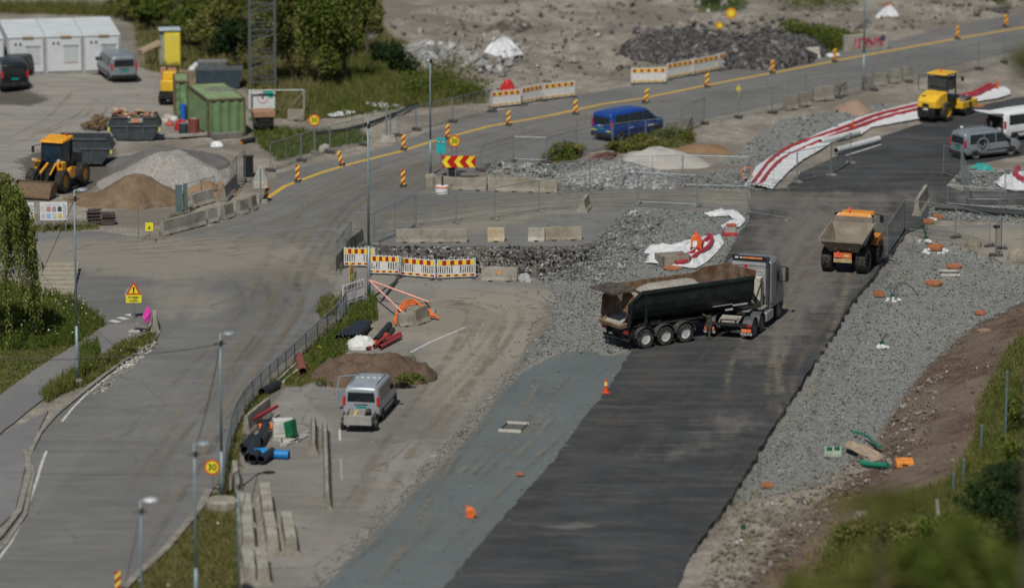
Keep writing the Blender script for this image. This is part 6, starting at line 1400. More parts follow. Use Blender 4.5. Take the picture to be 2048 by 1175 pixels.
MB().box(.1, -Wd / 2 - .10, H - .22, .95, .02, .3).build('logo_plate', P((.35, .33, .31), .5), t); MB().box(.12, -Wd / 2 - .115, H - .22, .26, .02, .26).build('logo', P((.75, .22, .08), .5), t); MB().box(-.2, -Wd / 2 - .115, H - .2, .2, .02, .06).box(.42, -Wd / 2 - .115, H - .2, .2, .02, .06).build('lettering', P((.5, .48, .45), .5), t)
rnd = random.Random(8)
for i in range(26):
    x = rnd.uniform(-1.45, 1.25); y = rnd.uniform(-.7, .7); a = rnd.uniform(-.5, .5); M = Matrix.Translation((x, y, H + rnd.uniform(-.12, .22))) @ Matrix.Rotation(rnd.uniform(0, 3), 4, 'Z') @ Matrix.Rotation(a, 4, 'Y')
    MB().box(0, 0, 0, rnd.uniform(.4, 1.1), rnd.uniform(.08, .35), .05, 0, M).build('broken_board', P(rnd.choice([(.42, .24, .14), (.5, .36, .2), (.36, .17, .12), (.5, .42, .3)]), .8), t)
t, *_ = skip((168,326), -2, 3.9, 2.5, 1.9, 1.75, 'grey waste skip filled with pale dust right behind the wheel loader')
o = empty('scrap_bundle', G(192,256), R(30), 'tangle of brown scrap branches and boards left of the heaped skip', 'scrap')
for i in range(16): MB().tube((rnd.uniform(-1.0, .6), rnd.uniform(-.8, .5), rnd.uniform(0, .2)), (rnd.uniform(-.9, .9), rnd.uniform(-.9, .6), rnd.uniform(.2, .85)), rnd.uniform(.05, .14), n=5).build('branch', P((.16, .11, .06), .9, 0, .3), o)
# barrels, bins
def barrel(px, r, h, col, lb, cap=None, name='barrel', tp=.0):
    o = MB().lathe([(.001, 0), (r, 0), (r, h * .32), (r * 1.03, h * .34), (r, h * .36), (r, h * .66), (r * 1.03, h * .68), (r, h * .7), (r, h), (r * .92, h + .01), (.001, h)], (0, 0, 0), 'z', 20).build(name, P(col, .5, 0, .1, 3, .1)); o.location = G(*px); tag(o, lb, name.replace('_', ' '))
    if cap: MB().lathe([(.001, h + .01), (r * .7, h + .01), (r * .7, h + .03), (.001, h + .03)], (0, 0, 0), 'z', 16).build('lid', P(cap, .5), o)
barrel((367,238), .2, .98, (.01, .13, .5), 'slim bright blue barrel beside the green container', (.02, .2, .6)); barrel((388,272), .36, 1.15, (.19, .06, .04), 'large dark red-brown barrel in front of the green container', (.4, .3, .25)); barrel((367,273), .3, .85, (.03, .045, .05), 'dark bin left of the red-brown barrel', (.1, .25, .4), 'bin')
blob('red_tarp', 'crumpled red tarpaulin between the blue barrel and the dark bin', 'tarpaulin', (362,258), (.42, .4), .62, P((.45, .02, .03), .5, 0, .2), 4)
for i, (q, c_) in enumerate([((331,244), (.5, .45, .4)), ((340,250), (.45, .1, .08)), ((348,240), (.6, .6, .58)), ((336,236), (.45, .38, .33))]): blob('scrap_lump', ['pale', 'reddish', 'whitish', 'beige'][i] + ' scrap lump lying between the heaped skip and the blue barrel', 'scrap', q, (.28, .3), .28, P(c_, .7, 0, .3, 5), i)
o = MB().box(0, 0, .62, .62, .5, 1.2, 0, None, .95, .95).build('black_bin', P((.012, .015, .014), .5)); o.location = G(497,352); tag(o, 'black bin beside the mesh panels above the left barriers', 'bin'); MB().box(0, 0, 1.25, .68, .56, .08).build('lid', M_BLK, o)
# planks on ground, pipes etc.
def beam(a, b, w, h, col, lb, name='beam', cat=None, z=0.0, **k):
    c, rz, L, A, B = between(a, b); o = MB().box(0, 0, z + h / 2, L, w, h).build(name, P(col, .75, 0, .15, 3, .2), bevel=.01); o.location = c; o.rotation_euler.z = rz; tag(o, lb, cat or name.replace('_', ' ')); return o
beam((223,281), (452,269), .35, .16, (.33, .32, .29), 'very long pale beam lying behind the gravel heap', 'beam'); beam((278,276), (318,275), .5, .3, (.42, .45, .46), 'pale blue-grey board leaning on the long beam', 'board'); beam((425,278), (480,272), .8, .32, (.17, .16, .15), 'flat dark stack of planks in front of the green container', 'plank_stack')
blob('white_bag', 'small crumpled white bag beside the dark plank stack', 'bag', (434,292), (.45, .4), .3, M_WHITE, 5, jag=.4)
def tubeobj(a, b, r, col, lb, name='pipe', cat='pipe', za=None, zb=None, hollow=True, inner=(.01, .01, .01)):
    A = G(*a); B = G(*b); A.z += r if za is None else za; B.z += r if zb is None else zb; m = (A + B) / 2; mb = MB()
    if hollow: mb.pipe(A - m, B - m, r, r * .14, 18, 0, 1)
    else: mb.tube(A - m, B - m, r, n=14)
    o = mb.build(name, [P(col, .5, 0, .1, 3, .12), P(inner, .8)]); o.location = m; tag(o, lb, cat); return o
tubeobj((484,288), (508,283), .16, (.03, .03, .03), 'short dark pipe with orange mouth right of the white bag', inner=(.6, .25, .02))
# coiled mats
t = empty('mat_stack', G(203,448), R(8), 'stack of dark rubber fence feet beside the information board', 'stack of feet')
for i in range(9):
    for s in (-1, 1):
        if s == 1 and i > 6: continue
        MB().box(s * .42 + rnd.uniform(-.08, .08), rnd.uniform(-.08, .08), .05 + i * .105, .82, .42, .085).build('rubber_foot', P((.075, .06, .055), .85, 0, .3, 5, .4), t, bevel=.02)
# barrier pile leftovers and site bits left
beam((110,452), (192,449), .5, .12, (.12, .13, .08), 'low mossy kerb strip under the information board', 'kerb_strip', 'kerb')
t = empty('timber_steps', G(112,568), R(2), 'broad pale timber steps leading down beside the willow', 'steps'); 
for i in range(7): MB().box(0, -2.6 + i * 1.05, .08 + i * .045, 2.3, .9, .12).build('tread', P((.33, .30, .23), .85, 0, .15, 3), t)
o = empty('small_cart', G(527,258), R(100), 'small dark cart with a brown tipping box in front of the white board', 'cart'); 
for s in (-1, 1):
    wheel(o, 0, s * .55, .38, .22, M_STEEL)
MB().box(0, 0, .6, 1.6, .8, .25).build('frame', M_STEEL, o); MB().box(.2, 0, 1.05, 1.4, 1.3, .35, 0, None, 1.0, 1.15).build('box', P((.38, .22, .13), .7, 0, .15), o); MB().box(-.6, 0, .5, .4, .9, .4).build('tow_frame', M_BLK, o)
# white board in a goal-like frame
t = empty('white_banner_board', G(524,228), R(2), 'white board with faded red ring and teal block in front of the lattice tower', 'board'); b_ = MB().box(0, 0, 1.0, 1.75, .08, 1.3).build('board', P((.68, .70, .70), .5, 0, .04), t)
MB().lathe([(.30, -.05), (.36, -.05), (.36, -.07), (.30, -.07), (.30, -.05)], (.05, 0, 1.12), 'y', 24).build('ring', P((.62, .35, .35), .5), b_); MB().box(.42, -.05, 1.42, .72, .02, .32).box(.6, -.05, 1.2, .3, .02, .2).build('teal_block', P((.02, .42, .34), .5), b_); MB().box(.05, -.055, 1.12, .1, .02, .18).build('dark_mark', M_BLK, b_)
for s in (-1, 1): MB().box(s * .8, .06, .5, .06, .06, 1.0).build('leg', M_POST, t)
t = empty('tube_goal', G(556,229), R(2), 'empty grey rectangular tube frame right of the white board', 'frame'); MB().tube((-1.8, 0, 1.65), (1.75, 0, 1.65), .05).tube((1.75, 0, 0), (1.75, 0, 1.65), .05).tube((.6, 1.0, 0), (1.7, 0, 1.5), .03).tube((-1.8, 0, 0), (-1.8, 0, 1.65), .05).build('tube_frame', P((.42, .45, .43), .5, .2), t); 
o = MB().box(0, 0, .35, 1.1, .5, .7).build('concrete_block', concrete(.9, .5)); o.location = G(592,240); tag(o, 'grey concrete block under the empty tube frame', 'concrete block'); MB().box(0, -.26, .04, .3, .02, .08).build('slot', M_BLK, o)
# dark skip and tarps beyond the container
t = empty('dark_skip', G(440,172), R(3), 'dark blue-grey skip in the bushes beyond the green container', 'skip'); MB().prism([(-1.6, 0), (1.3, 0), (1.6, 1.2), (-1.7, 1.2)], -.8, .8).build('shell', P((.035, .055, .07), .6, 0, .2), t); MB().box(0, 0, 1.25, 3.2, 1.6, .08).build('rim', P((.09, .1, .1), .6), t)
o = MB().box(0, 0, .45, 2.2, 1.2, .9, 0, None, .9, .9).build('plank_stack', P((.12, .125, .12), .8, 0, .3, 3)); o.location = G(425,148); tag(o, 'grey covered stack in the bushes behind the dark skip', 'stack'); MB().box(0, 0, .92, 2.1, 1.1, .05).build('cover', P((.2, .2, .2), .7), o)
def tarp(name, lb, poly, h, mat, seed=1, cat='tarpaulin', th=.03, n=22, px=None, amp=.12, kind=None):
    """crumpled sheet lying on the ground, outline given on the ground"""
    rnd = random.Random(seed); W = [G(*q) for q in poly]; c = sum(W, Vector()) / len(W); ph = rnd.uniform(0, 9)
    mb = MB(); rings = 7; vs = [(0, 0, h)]; m = []
    for a, b in zip(W, W[1:] + W[:1]):
        for i in range(4): m.append(a.lerp(b, i / 4) - c)
    k = len(m)
    for r_ in range(1, rings + 1):
        t_ = r_ / rings
        for i, q in enumerate(m):
            z = h * (1 - t_ ** 2) + amp * (math.sin(i * 1.7 + ph) * .5 + rnd.uniform(-.6, .6)) * (1 if r_ < rings else .3) * t_ ** .3
            vs.append((q.x * t_, q.y * t_, max(.015, z + .03)))
    fs = [(0, 1 + i, 1 + (i + 1) % k) for i in range(k)]
    for r_ in range(rings - 1):
        for i in range(k): fs.append((1 + r_ * k + i, 1 + (r_ + 1) * k + i, 1 + (r_ + 1) * k + (i + 1) % k, 1 + r_ * k + (i + 1) % k))
    o = mb.add(vs, fs).build(name, mat); o.location = c; so_ = o.modifiers.new('s', 'SOLIDIFY'); so_.thickness = -th; tag(o, lb, cat); return o
M_TARP = P((.66, .68, .68), .6, 0, .06, 1.5, .12)
tarp('white_tarp', 'crumpled white tarp on the stony ground near the top middle', [(968,104),(985,95),(1005,84),(1018,82),(1035,100),(1046,116),(1010,116),(985,110)], .75, M_TARP, 2, amp=.2)
tarp('white_tarp', 'white tarp with a rusty lump at the top right', [(1750,36),(1768,20),(1788,20),(1798,36),(1775,32)], .5, M_TARP, 3); blob('rusty_lump', 'rusty lump resting on the white tarp at the top right', 'scrap', (1778,18), (.45, .5), .5, P((.25, .1, .05), .8), 3)
tarp('white_tarp', 'white sheet draped over crates behind the green container', [(372,150),(392,132),(408,130),(404,146),(385,152)], .5, M_TARP, 4)
tarp('pale_sheet', 'long thin pale sheet lying on the verge right of the 30 sign', [(655,232),(690,222),(712,224),(700,230),(665,236)], .1, M_TARP, 5, amp=.08)
tarp('pale_sheet', 'thin pale boards on the verge below the round bush', [(728,208),(760,206),(800,212),(780,218),(745,214)], .12, M_TARP, 6, amp=.08)
tarp('teal_sheet', 'crumpled teal plastic sheet below the grey compact van', [(1940,336),(1955,328),(1975,332),(1990,342),(1960,342)], .2, P((.05, .33, .30), .4, 0, .3, 4), 7)
tarp('white_liner', 'small white liner sheet at the far end of the gravel above the truck', [(1408,428),(1440,420),(1475,424),(1490,440),(1480,445),(1460,432),(1420,434)], .12, M_TARP, 8)
tarp('white_liner', 'crumpled white liner sheet beside the small red-lidded box', [(1442,452),(1470,440),(1492,442),(1480,454),(1450,462)], .15, M_TARP, 9)
tarp('white_liner', 'white and tan liner sheet at the right edge below the compact van', [(1988,362),(2020,350),(2060,340),(2060,384),(2020,384),(1995,372)], .35, M_TARP, 10, amp=.2)
tarp('white_liner', 'crumpled white liner sheet above the truck trailer, holding red hoses', [(1290,526),(1286,505),(1300,492),(1330,500),(1370,484),(1420,478),(1440,470),(1448,488),(1420,520),(1392,538),(1345,534)], .3, M_TARP, 11, amp=.16)
tarp('tan_board', 'warped tan sheet between the green box and the orange block', [(1688,905),(1700,893),(1760,900),(1790,912),(1770,922),(1710,914)], .18, P((.36, .28, .2), .7), 12, 'sheet')
tarp('rusty_sheet', 'flat dark red sheet lying on the gravel left of the pale heap', [(1175,322),(1190,312),(1235,308),(1222,318),(1200,326)], .25, P((.13, .06, .045), .6), 13, 'sheet')
tarp('red_cover', 'bright red cover peeking over the first dotted barrier board', [(998,186),(1010,178),(1030,182),(1030,190)], .8, P((.5, .02, .02), .5), 14, 'cover')
tarp('red_graffiti_base', 'flat white sheet on the verge by the graffiti slab', [(1650,112),(1672,108),(1680,112),(1660,116)], .05, M_TARP, 15)
# white sack, yellow bag
blob('white_sack', 'bulging white sack beside the dark pipe stack', 'sack', (722,694), (.78, .75), .62, P((.66, .67, .64), .6, 0, .08, 2, .1), 7, jag=.12); blob('yellow_bag', 'small yellow bag on the verge at the curved mesh fence', 'bag', (640,698), (.2, .2), .2, P((.75, .68, .05), .5), 8)
blob('white_bag', 'small white bag lying on the dirt at the lower right', 'bag', (1724,1036), (.42, .45), .35, P((.62, .63, .64), .6), 9); blob('dark_bag', 'black rag hanging low behind the raised white barrier board', 'rag', (711,620), (.2, .15), .42, M_BLK, 10)
# piles of pipes
for i in range(12): 
    c_ = i % 6; r_ = i // 6; tubeobj((672 + c_ * 7 + r_ * 3, 688 - c_ * .3), (712 + c_ * 5 + r_ * 3, 658 - c_ * .1), .14, (.018, .024, .034), '%s dark pipe of the stack left of the white sack' % ['lower', 'upper'][r_], za=.14 + r_ * .24, zb=.14 + r_ * .24)['group'] = 'dark pipes stacked by the white sack'
tubeobj((752,686), (779,655), .17, (.02, .024, .026), 'thick black pipe right of the dark pipe stack'); tubeobj((763,690), (786,662), .12, (.03, .03, .03), 'thinner black pipe lying against the thick black one')
for i, (a, b, c_) in enumerate([((740,694),(772,671),(.62,.10,.03)), ((748,698),(776,676),(.42,.04,.035)), ((735,700),(800,670),(.36,.035,.04)), ((760,700),(802,678),(.34,.04,.045))]):
    tubeobj(a, b, .10, c_, ['bright orange-red pipe beside the white sack', 'short red pipe under the orange-red one', 'longest dark red pipe right of the white sack', 'dark red pipe nearest the white line'][i], za=.1 + .08 * (i % 2), zb=.1 + .08 * (i % 2))
tubeobj((606,752), (599,722), .24, (.24, .075, .05), 'short rust-red pipe standing open towards us by the curved mesh fence'); tubeobj((524,792), (555,776), .22, (.02, .026, .028), 'short black pipe lying by the curved mesh fence')
beam((556,762), (596,725), .12, .12, (.36, .36, .34), 'left thin pale plank along the curved mesh fence', 'plank'); beam((566,766), (612,728), .12, .12, (.42, .41, .38), 'right thin pale plank along the curved mesh fence', 'plank')
# heap of fittings, blue pipes
tubeobj((538,916), (578,918), .23, (.01, .20, .52), 'long bright blue pipe lying among black fittings', inner=(.01, .06, .14)); tubeobj((508,920), (532,918), .30, (.01, .22, .56), 'short thick bright blue pipe left of the long one', inner=(.01, .06, .14))
for i, (a, b, r) in enumerate([((490,910),(520,890),.25), ((520,895),(532,872),.22), ((498,925),(512,900),.26), ((522,930),(545,915),.2), ((486,900),(505,885),.18), ((505,930),(515,922),.24)]): tubeobj(a, b, r, (.02, .026, .034), ['leftmost sloping', 'upright', 'lower left', 'lower right', 'uppermost left', 'smallest lower'][i] + ' black pipe fitting in the heap beside the blue pipes', 'pipe_fitting', 'pipe fitting', za=r + (.1 if i % 2 else .0), zb=r + (.35 if i == 1 else .15))
beam((492,868), (555,833), .14, .14, (.42, .03, .04), 'thin red pole leaning along the slab-like barrier', 'pole', z=.5); tubeobj((517,868), (551,866), .2, (.72, .17, .02), 'bright orange pipe section below the red pole', za=.35, zb=.35)
t = empty('cabinet', G(566,872), R(8), 'white cabinet lying open beside the green bin', 'cabinet'); MB().box(0, 0, .45, 1.0, .6, .9).build('shell', P((.6, .6, .55), .6, 0, .06, 2, .2), t, bevel=.03); MB().box(-.1, -.31, .5, .6, .03, .5).build('door_panel', P((.55, .56, .52), .5), t)
t = empty('green_bin', G(583,876), R(-20), 'green bin tipped on its side against the white cabinet', 'bin'); MB().loft([[(-.2, -.3, .1), (.25, -.3, .05), (.25, .3, .05), (-.2, .3, .1)], [(-.32, -.3, .85), (.1, -.35, .95), (.1, .35, .95), (-.32, .3, .85)]]).build('body', P((.01, .14, .06), .5), t, bevel=.03); MB().tube((.2, -.35, .12), (.2, -.2, .12), .14).build('wheel', M_BLK, t)
rnd = random.Random(21)
for i, (a, b, w, c_) in enumerate([((545,882),(592,880),.35,(.40,.38,.33)), ((560,886),(585,884),.5,(.5,.5,.47)), ((600,872),(622,862),.15,(.36,.36,.34)), ((590,885),(615,870),.3,(.33,.34,.34)), ((568,892),(600,880),.22,(.36,.38,.38)), ((563,893),(564,880),.1,(.5,.44,.4))]): beam(a, b, w, .1, c_, ['widest', 'whitish', 'thin upper', 'grey middle', 'lower right', 'short standing'][i] + ' board in the scatter below the white cabinet', 'board')
# orange hoses over the blocks
for i, off in enumerate((0, 4, 8)):
    pts = [G(788 + off * .3, 645 + off) + Vector((0, 0, .1)), G(795 + off, 642) + Vector((0, 0, .55)), G(808 + off, 636) + Vector((0, 0, .95 - .1 * i)), G(828 + off, 634) + Vector((0, 0, 1.0 - .12 * i)), G(845 + off, 638) + Vector((0, 0, .7)), G(862 + off, 640) + Vector((0, 0, .25)), G(874 + off * .5, 636 + off * .6) + Vector((0, 0, .12))]
    sm_ = []
    for a, b in zip(pts[:-1], pts[1:]): sm_ += [a.lerp(b, k / 3) for k in range(3)]
    o = MB().path(sm_ + [pts[-1]], .055, 7).build('orange_hose', P((.75, .16, .03), .5)); tag(o, ['nearest', 'middle', 'farthest'][i] + ' orange hose draped over the concrete blocks', 'hose')
# long liner with red ducts
def strip(name, lb, Lp, Rp, mat, n=60, amp=.10, z=.06, crown=.12, cat='liner', seed=1):
    def resamp(P_, n):
        W = [G(*q) for q in P_]; d = [0]
        for a, b in zip(W[:-1], W[1:]): d.append(d[-1] + (b - a).length)
        out = []
        for i in range(n + 1):
            s = d[-1] * i / n; k = max(j for j in range(len(d)) if d[j] <= s + 1e-9); k = min(k, len(W) - 2); out.append(W[k].lerp(W[k + 1], (s - d[k]) / max(1e-6, d[k + 1] - d[k])))
        return out
    A = resamp(Lp, n); B = resamp(Rp, n); m = 12; rnd = random.Random(seed); c = (A[0] + B[-1]) / 2; vs = []
    for i in range(n + 1):
        for j in range(m + 1):
            q = A[i].lerp(B[i], j / m); q = q + Vector((rnd.uniform(-.04, .04), rnd.uniform(-.06, .06), 0)) - c; q.z = z + crown * math.sin(math.pi * j / m) + amp * rnd.random() * math.sin(math.pi * max(.12, min(.88, j / m))); vs.append(tuple(q))
    fs = [(i * (m + 1) + j, (i + 1) * (m + 1) + j, (i + 1) * (m + 1) + j + 1, i * (m + 1) + j + 1) for i in range(n) for j in range(m)]
    o = MB().add(vs, fs).build(name, mat); o.location = (c.x, c.y, c.z * 0); s_ = o.modifiers.new('s', 'SOLIDIFY'); s_.thickness = -.04; tag(o, lb, cat); return o
LL = [(1490,374),(1513,338),(1558,308),(1640,270),(1700,241),(1750,226),(1830,206),(1890,196),(1930,188),(1985,170),(2010,170)]
LR = [(1545,380),(1580,342),(1606,322),(1665,286),(1722,272),(1742,256),(1850,238),(1900,222),(1935,208),(2000,198),(2022,190)]
strip('white_liner', 'very long white liner strip with two red ducts running up to the roller', LL, LR, M_TARP, 90)
def duct(pts, r, lb, z=.13, col=(.40, .03, .045), name='red_duct'):
    W = [G(*q) + Vector((0, 0, z)) for q in pts]; sm_ = []
    for i in range(len(W) - 1):
        p0 = W[max(0, i - 1)]; p1 = W[i]; p2 = W[i + 1]; p3 = W[min(len(W) - 1, i + 2)]
        for k in range(5):
            t = k / 5; sm_.append(.5 * ((2 * p1) + (p2 - p0) * t + (2 * p0 - 5 * p1 + 4 * p2 - p3) * t * t + (-p0 + 3 * p1 - 3 * p2 + p3) * t ** 3))
    mb = MB(); sm_.append(W[-1]); mb.path(sm_, r, 8); o = mb.build(name, P(col, .5, 0, .12, 4, .1), smooth=False); tag(o, lb, 'duct'); return o
duct([(1506,374),(1524,350),(1545,325),(1580,302),(1640,280),(1695,260),(1750,239),(1810,224),(1850,215),(1900,203),(1945,193),(1980,176)], .13, 'upper left one of the two long red ducts on the white liner', .27)
duct([(1521,375),(1540,350),(1562,328),(1600,308),(1655,284),(1703,266),(1758,246),(1820,230),(1860,221),(1905,209),(1955,196),(1990,178)], .13, 'lower right one of the two long red ducts on the white liner', .27)
duct([(1334,530),(1360,522),(1385,513),(1400,500),(1412,488),(1420,480)], .13, 'red hose on the crumpled liner above the trailer, left one', .26); duct([(1352,534),(1378,528),(1398,514),(1416,502),(1424,488),(1418,478)], .13, 'red hose on the crumpled liner above the trailer, right one', .26); duct([(1392,484),(1400,498),(1398,508)], .15, 'short orange hose end rising from the crumpled liner', .5, (.7, .12, .03))
duct([(2036,350),(2030,362),(2044,372)], .18, 'short red duct on the liner at the right edge', .45)
# trench box on liner
t = empty('concrete_box', G(1345,528), R(20), 'open grey concrete box half sunk in the crumpled white liner', 'concrete box')
for a, b in (((-.8, -.6), (.8, -.6)), ((-.8, .6), (.8, .6)), ((-.8, -.6), (-.8, .6)), ((.8, -.6), (.8, .6))): MB().box((a[0] + b[0]) / 2, (a[1] + b[1]) / 2, .3, abs(a[0] - b[0]) + .1, abs(a[1] - b[1]) + .1, .6).build('side', concrete(.95, .5), t)
def frame(px, w, l, rzd, lb, h=.14, z=0.0, inner=True):
    t = empty('manhole_opening', G(*px) + Vector((0, 0, z)), R(rzd), lb, 'manhole')
    for sx, sy, x, y in ((w, .12, 0, -l / 2), (w, .12, 0, l / 2), (.12, l, -w / 2, 0), (.12, l, w / 2, 0)): MB().box(x, y, h / 2, sx + (.12 if sx == w else -.12), sy, h).build('side', P((.52, .50, .45), .8, 0, .1), t)
    MB().box(0, 0, .02, w - .1, l - .1, .03).build('bottom', P((.10, .10, .09), .9), t); return t
frame((1028,856), 1.05, 1.7, -14, 'pale open square frame in the fine grey-green gravel strip'); frame((1899,548), .98, 1.2, 0, 'pale open square frame in the right gravel bed')
# covers
M_COV = P((.36, .13, .055), .7, 0, .22, 5, .15)
def cover(px, r, lb, h=.12, square=False, z=0.02):
    if square: mb = MB().box(0, 0, h / 2, r * 2, r * 2.2, h).box(0, 0, h + .01, r * 1.5, r * 1.6, .02)
    else: mb = MB().lathe([(r, 0), (r, h), (r * .93, h + .02), (r * .7, h + .025), (r * .66, h), (.001, h + .01)], (0, 0, 0), 'z', 28)
    o = mb.build('manhole_cover', M_COV, bevel=.008); o.location = G(*px) + Vector((0, 0, z)); tag(o, lb, 'manhole cover'); return o
cover((1871,498), .52, 'largest round rusty cover, ringed by white stones near the fence', .2); cover((1908,535), .45, 'round rusty cover just above the pale square frame'); cover((1868,569), .48, 'round rusty cover below the pale square frame', .16); cover((1758,592), .28, 'small square rusty cover near the asphalt edge', .25, True)
cover((1961,628), .34, 'small rusty cover on the edge of the brown slope'); o = cover((1969,662), .42, 'pale brown flat cover lying on the brown slope', .05); o.data.materials[0] = P((.27, .18, .12), .8)
cover((1875,437), .28, 'square red-brown cover farther behind the tilted barrier', .2, True); cover((1857,446), .3, 'square red-brown cover nearer the tilted barrier', .2, True); cover((1534,972), .3, 'small orange cover at the lower end of the right gravel bed', .12, True); cover((1040,949), .2, 'tiny orange cover near the asphalt edge in the grey-green strip', .06, True)
o = cover((1715,250), .55, 'long flat red board lying on the long white liner', .06, True); o.scale = (1.3, .5, 1); cover((1955,213), .5, 'flat orange plate at the far end of the long liner', .06); cover((1345,537), .55, 'dark round cover lying on the crumpled liner by the trailer', .06)
def stones_ring(px, lb, n, r, s, seed, ry=1.0):
    rnd = random.Random(seed)
    for i in range(n):
        a = 2 * math.pi * i / n + rnd.uniform(-.3, .3); x = px[0] + r * math.cos(a); y = px[1] + r * .22 * ry * math.sin(a)
        o = blob('white_stone', lb, 'stone', (x, y), (s * rnd.uniform(.7, 1.2), s * rnd.uniform(.7, 1.2)), s * rnd.uniform(.6, .9), P((.58, .59, .56), .8, 0, .15, 4), seed * 10 + i, n=8); o['group'] = lb
stones_ring((1871,503), 'white foam-like stones around the largest round rusty cover', 9, 22, .16, 3); stones_ring((1850,484), 'white stones around the green cable stub near the dumper fence', 5, 10, .18, 4); stones_ring((1786,600), 'white stones under the curved green cable', 5, 12, .14, 5); stones_ring((1764,694), 'white stones around the small green cable stub mid bed', 5, 9, .16, 6); stones_ring((1864,440), 'white stones between the two square covers', 4, 7, .18, 7)
def stub(px, lb, loop=False, n=4, h=.5):
    t = empty('cable_stub', G(*px), 0, lb, 'cable end'); rnd = random.Random(px[0]); M_C = P((.01, .05, .03), .5); MB().lathe([(.12, 0), (.12, .16), (.001, .16)], (0, 0, 0), 'z', 10).build('sleeve', P((.01, .09, .05), .5), t)
    for i in range(n):
        d = rnd.uniform(-.5, .5); MB().path([(0, 0, .1), (d * .3, 0, h * .7), (d * .7, .05, h * (1.0 + .2 * rnd.random())), (d, .1, h * .75)], .018, 5).build('cable', M_C, t)
    if loop: MB().path([(0, 0, .1), (.25, 0, .7), (.6, 0, .85), (1.1, 0, .55), (1.45, -.1, .05)], .025, 5).build('long_cable', M_C, t)
stub((1852,478), 'green cable stub with arched ends near the dumper fence', h=.75); stub((1785,594), 'green cable stub with one long arching cable in the right gravel bed', True, 2); stub((1764,688), 'small green cable stub on white stones in the middle of the right bed', n=3, h=.55); stub((1486,1056), 'small green cable stub in the dirt near the bottom of the road', n=3, h=.4)
# lower right assembly
t = empty('green_crate', G(1666,906), R(-4), 'pale green open tray with dark green fittings in the right gravel bed', 'tray')
MB().box(0, 0, .08, .85, 1.6, .14).build('tray', P((.36, .42, .33), .6), t); MB().lathe([(.14, .14), (.14, .3), (.001, .3)], (-.18, 0, 0), 'z', 10).build('fitting', P((.01, .12, .06), .5), t); MB().lathe([(.14, .14), (.14, .3), (.001, .3)], (.2, .1, 0), 'z', 10).build('fitting', P((.01, .12, .06), .5), t)
duct([(1706,874),(1722,878),(1738,886),(1752,900),(1762,905)], .07, 'thin curved green pipe end above the tan sheet', .3, (.01, .17, .10), 'green_pipe'); duct([(1722,930),(1745,934),(1775,936)], .14, 'short thick green pipe below the tan sheet', .15, (.01, .20, .12), 'green_pipe')
o = MB().box(0, 0, .14, .85, 1.0, .28).build('orange_block', P((.82, .28, .05), .6), bevel=.03); o.location = G(1809,930); tag(o, 'bright orange block at the foot of the brown slope', 'block'); MB().box(0, -.51, .14, .3, .02, .08).build('handle', M_BLK, o)
# cones and orange things
def cone(px, h, lb, col=(.72, .08, .03), top=True):
    t = empty('traffic_cone', G(*px) + Vector((0, 0, .03)), 0, lb, 'traffic cone'); MB().lathe([(.13, 0), (.03, h), (.001, h)], (0, 0, .03), 'z', 16).build('cone_body', P(col, .5), t); MB().box(0, 0, .02, .36, .36, .04).build('cone_base', P(col, .6), t)
    if top: MB().lathe([(.105, h * .5), (.07, h * .78)], (0, 0, .03), 'z', 16).build('reflective_band', P((.8, .62, .2), .5), t)
cone((1212,786), .72, 'red traffic cone with yellow band on the edge of the new asphalt'); cone((1706,264), .75, 'orange cone beside the long white liner', (.6, .1, .02), False); cone((1994,182), .85, 'orange-red cone at the far end of the long liner', (.6, .1, .02), False)
t = empty('orange_sack', G(941,1034), 0, 'crumpled orange bag standing in the fine grey-green gravel strip', 'bag'); MB().loft([[(-.2, -.1, 0), (.25, -.1, 0), (.25, .12, 0), (-.2, .12, 0)], [(-.22, -.1, .35), (.22, -.06, .4), (.2, .1, .4), (-.2, .1, .35)], [(-.2, -.02, .65), (-.1, .0, .55), (-.08, .04, .55), (-.19, .04, .65)]]).build('bag', P((.72, .15, .03), .6, 0, .1), t); MB().box(.2, 0, .06, .12, .2, .1).build('weight', M_BLK, t)
t = empty('orange_ring', G(1493,362), 0, 'orange ring standing upright at the start of the long white liner', 'ring')
mb = MB(); pts = [(.34 * math.cos(a), .05 * math.sin(a * 2), .46 + .42 * math.sin(a)) for a in [2 * math.pi * i / 20 for i in range(21)]]; mb.path(pts, .05, 6).build('ring', P((.75, .2, .08), .5), t); MB().box(0, 0, .06, .3, .4, .12).build('foot', M_BLK, t)
t = empty('orange_rack', G(1389,509), R(-5), 'orange folding rack with a black foot standing on the crumpled liner', 'rack'); t.location.z += .2
mb = MB(); mb.path([(-.18, 0, 0), (-.15, 0, .85), (.15, 0, .95), (.3, 0, .35), (.4, 0, 0)], .06, 6).box(0, 0, .75, .36, .1, .22).build('rack', P((.78, .15, .03), .5), t); MB().box(-.12, -.03, .1, .26, .16, .26).build('foot', M_BLK, t)
t = empty('small_box', G(1459,470), R(10), 'small grey box with red lid and red base at the edge of the new asphalt', 'box'); MB().box(0, 0, .1, .8, .5, .2).build('base', P((.5, .05, .05), .5), t); MB().box(0, 0, .36, .6, .5, .35).build('body', P((.4, .38, .35), .6), t); MB().box(.1, 0, .6, .55, .5, .13).build('lid', P((.45, .12, .06), .5), t)
blob('grey_fence_foot', 'pale broken plastic fence foot right of the orange-sprayed barrier', 'fence foot', (1050,562), (.38, .35), .45, P((.36, .36, .34), .7, 0, .2, 4), 12, jag=.3); MB_ = MB().box(0, 0, 0, .09, .09, .1)
o = MB().lathe([(.001, -.012), (.13, -.012), (.13, 0), (.001, 0)], (0, 0, 0), 'y', 10).build('spray_mark', P((.7, .3, .05), .7)); bar_ = [q for q in bpy.data.objects if q.get('label', '').startswith('concrete barrier with an orange') or q.get('label', '').startswith('barrier with an orange')]
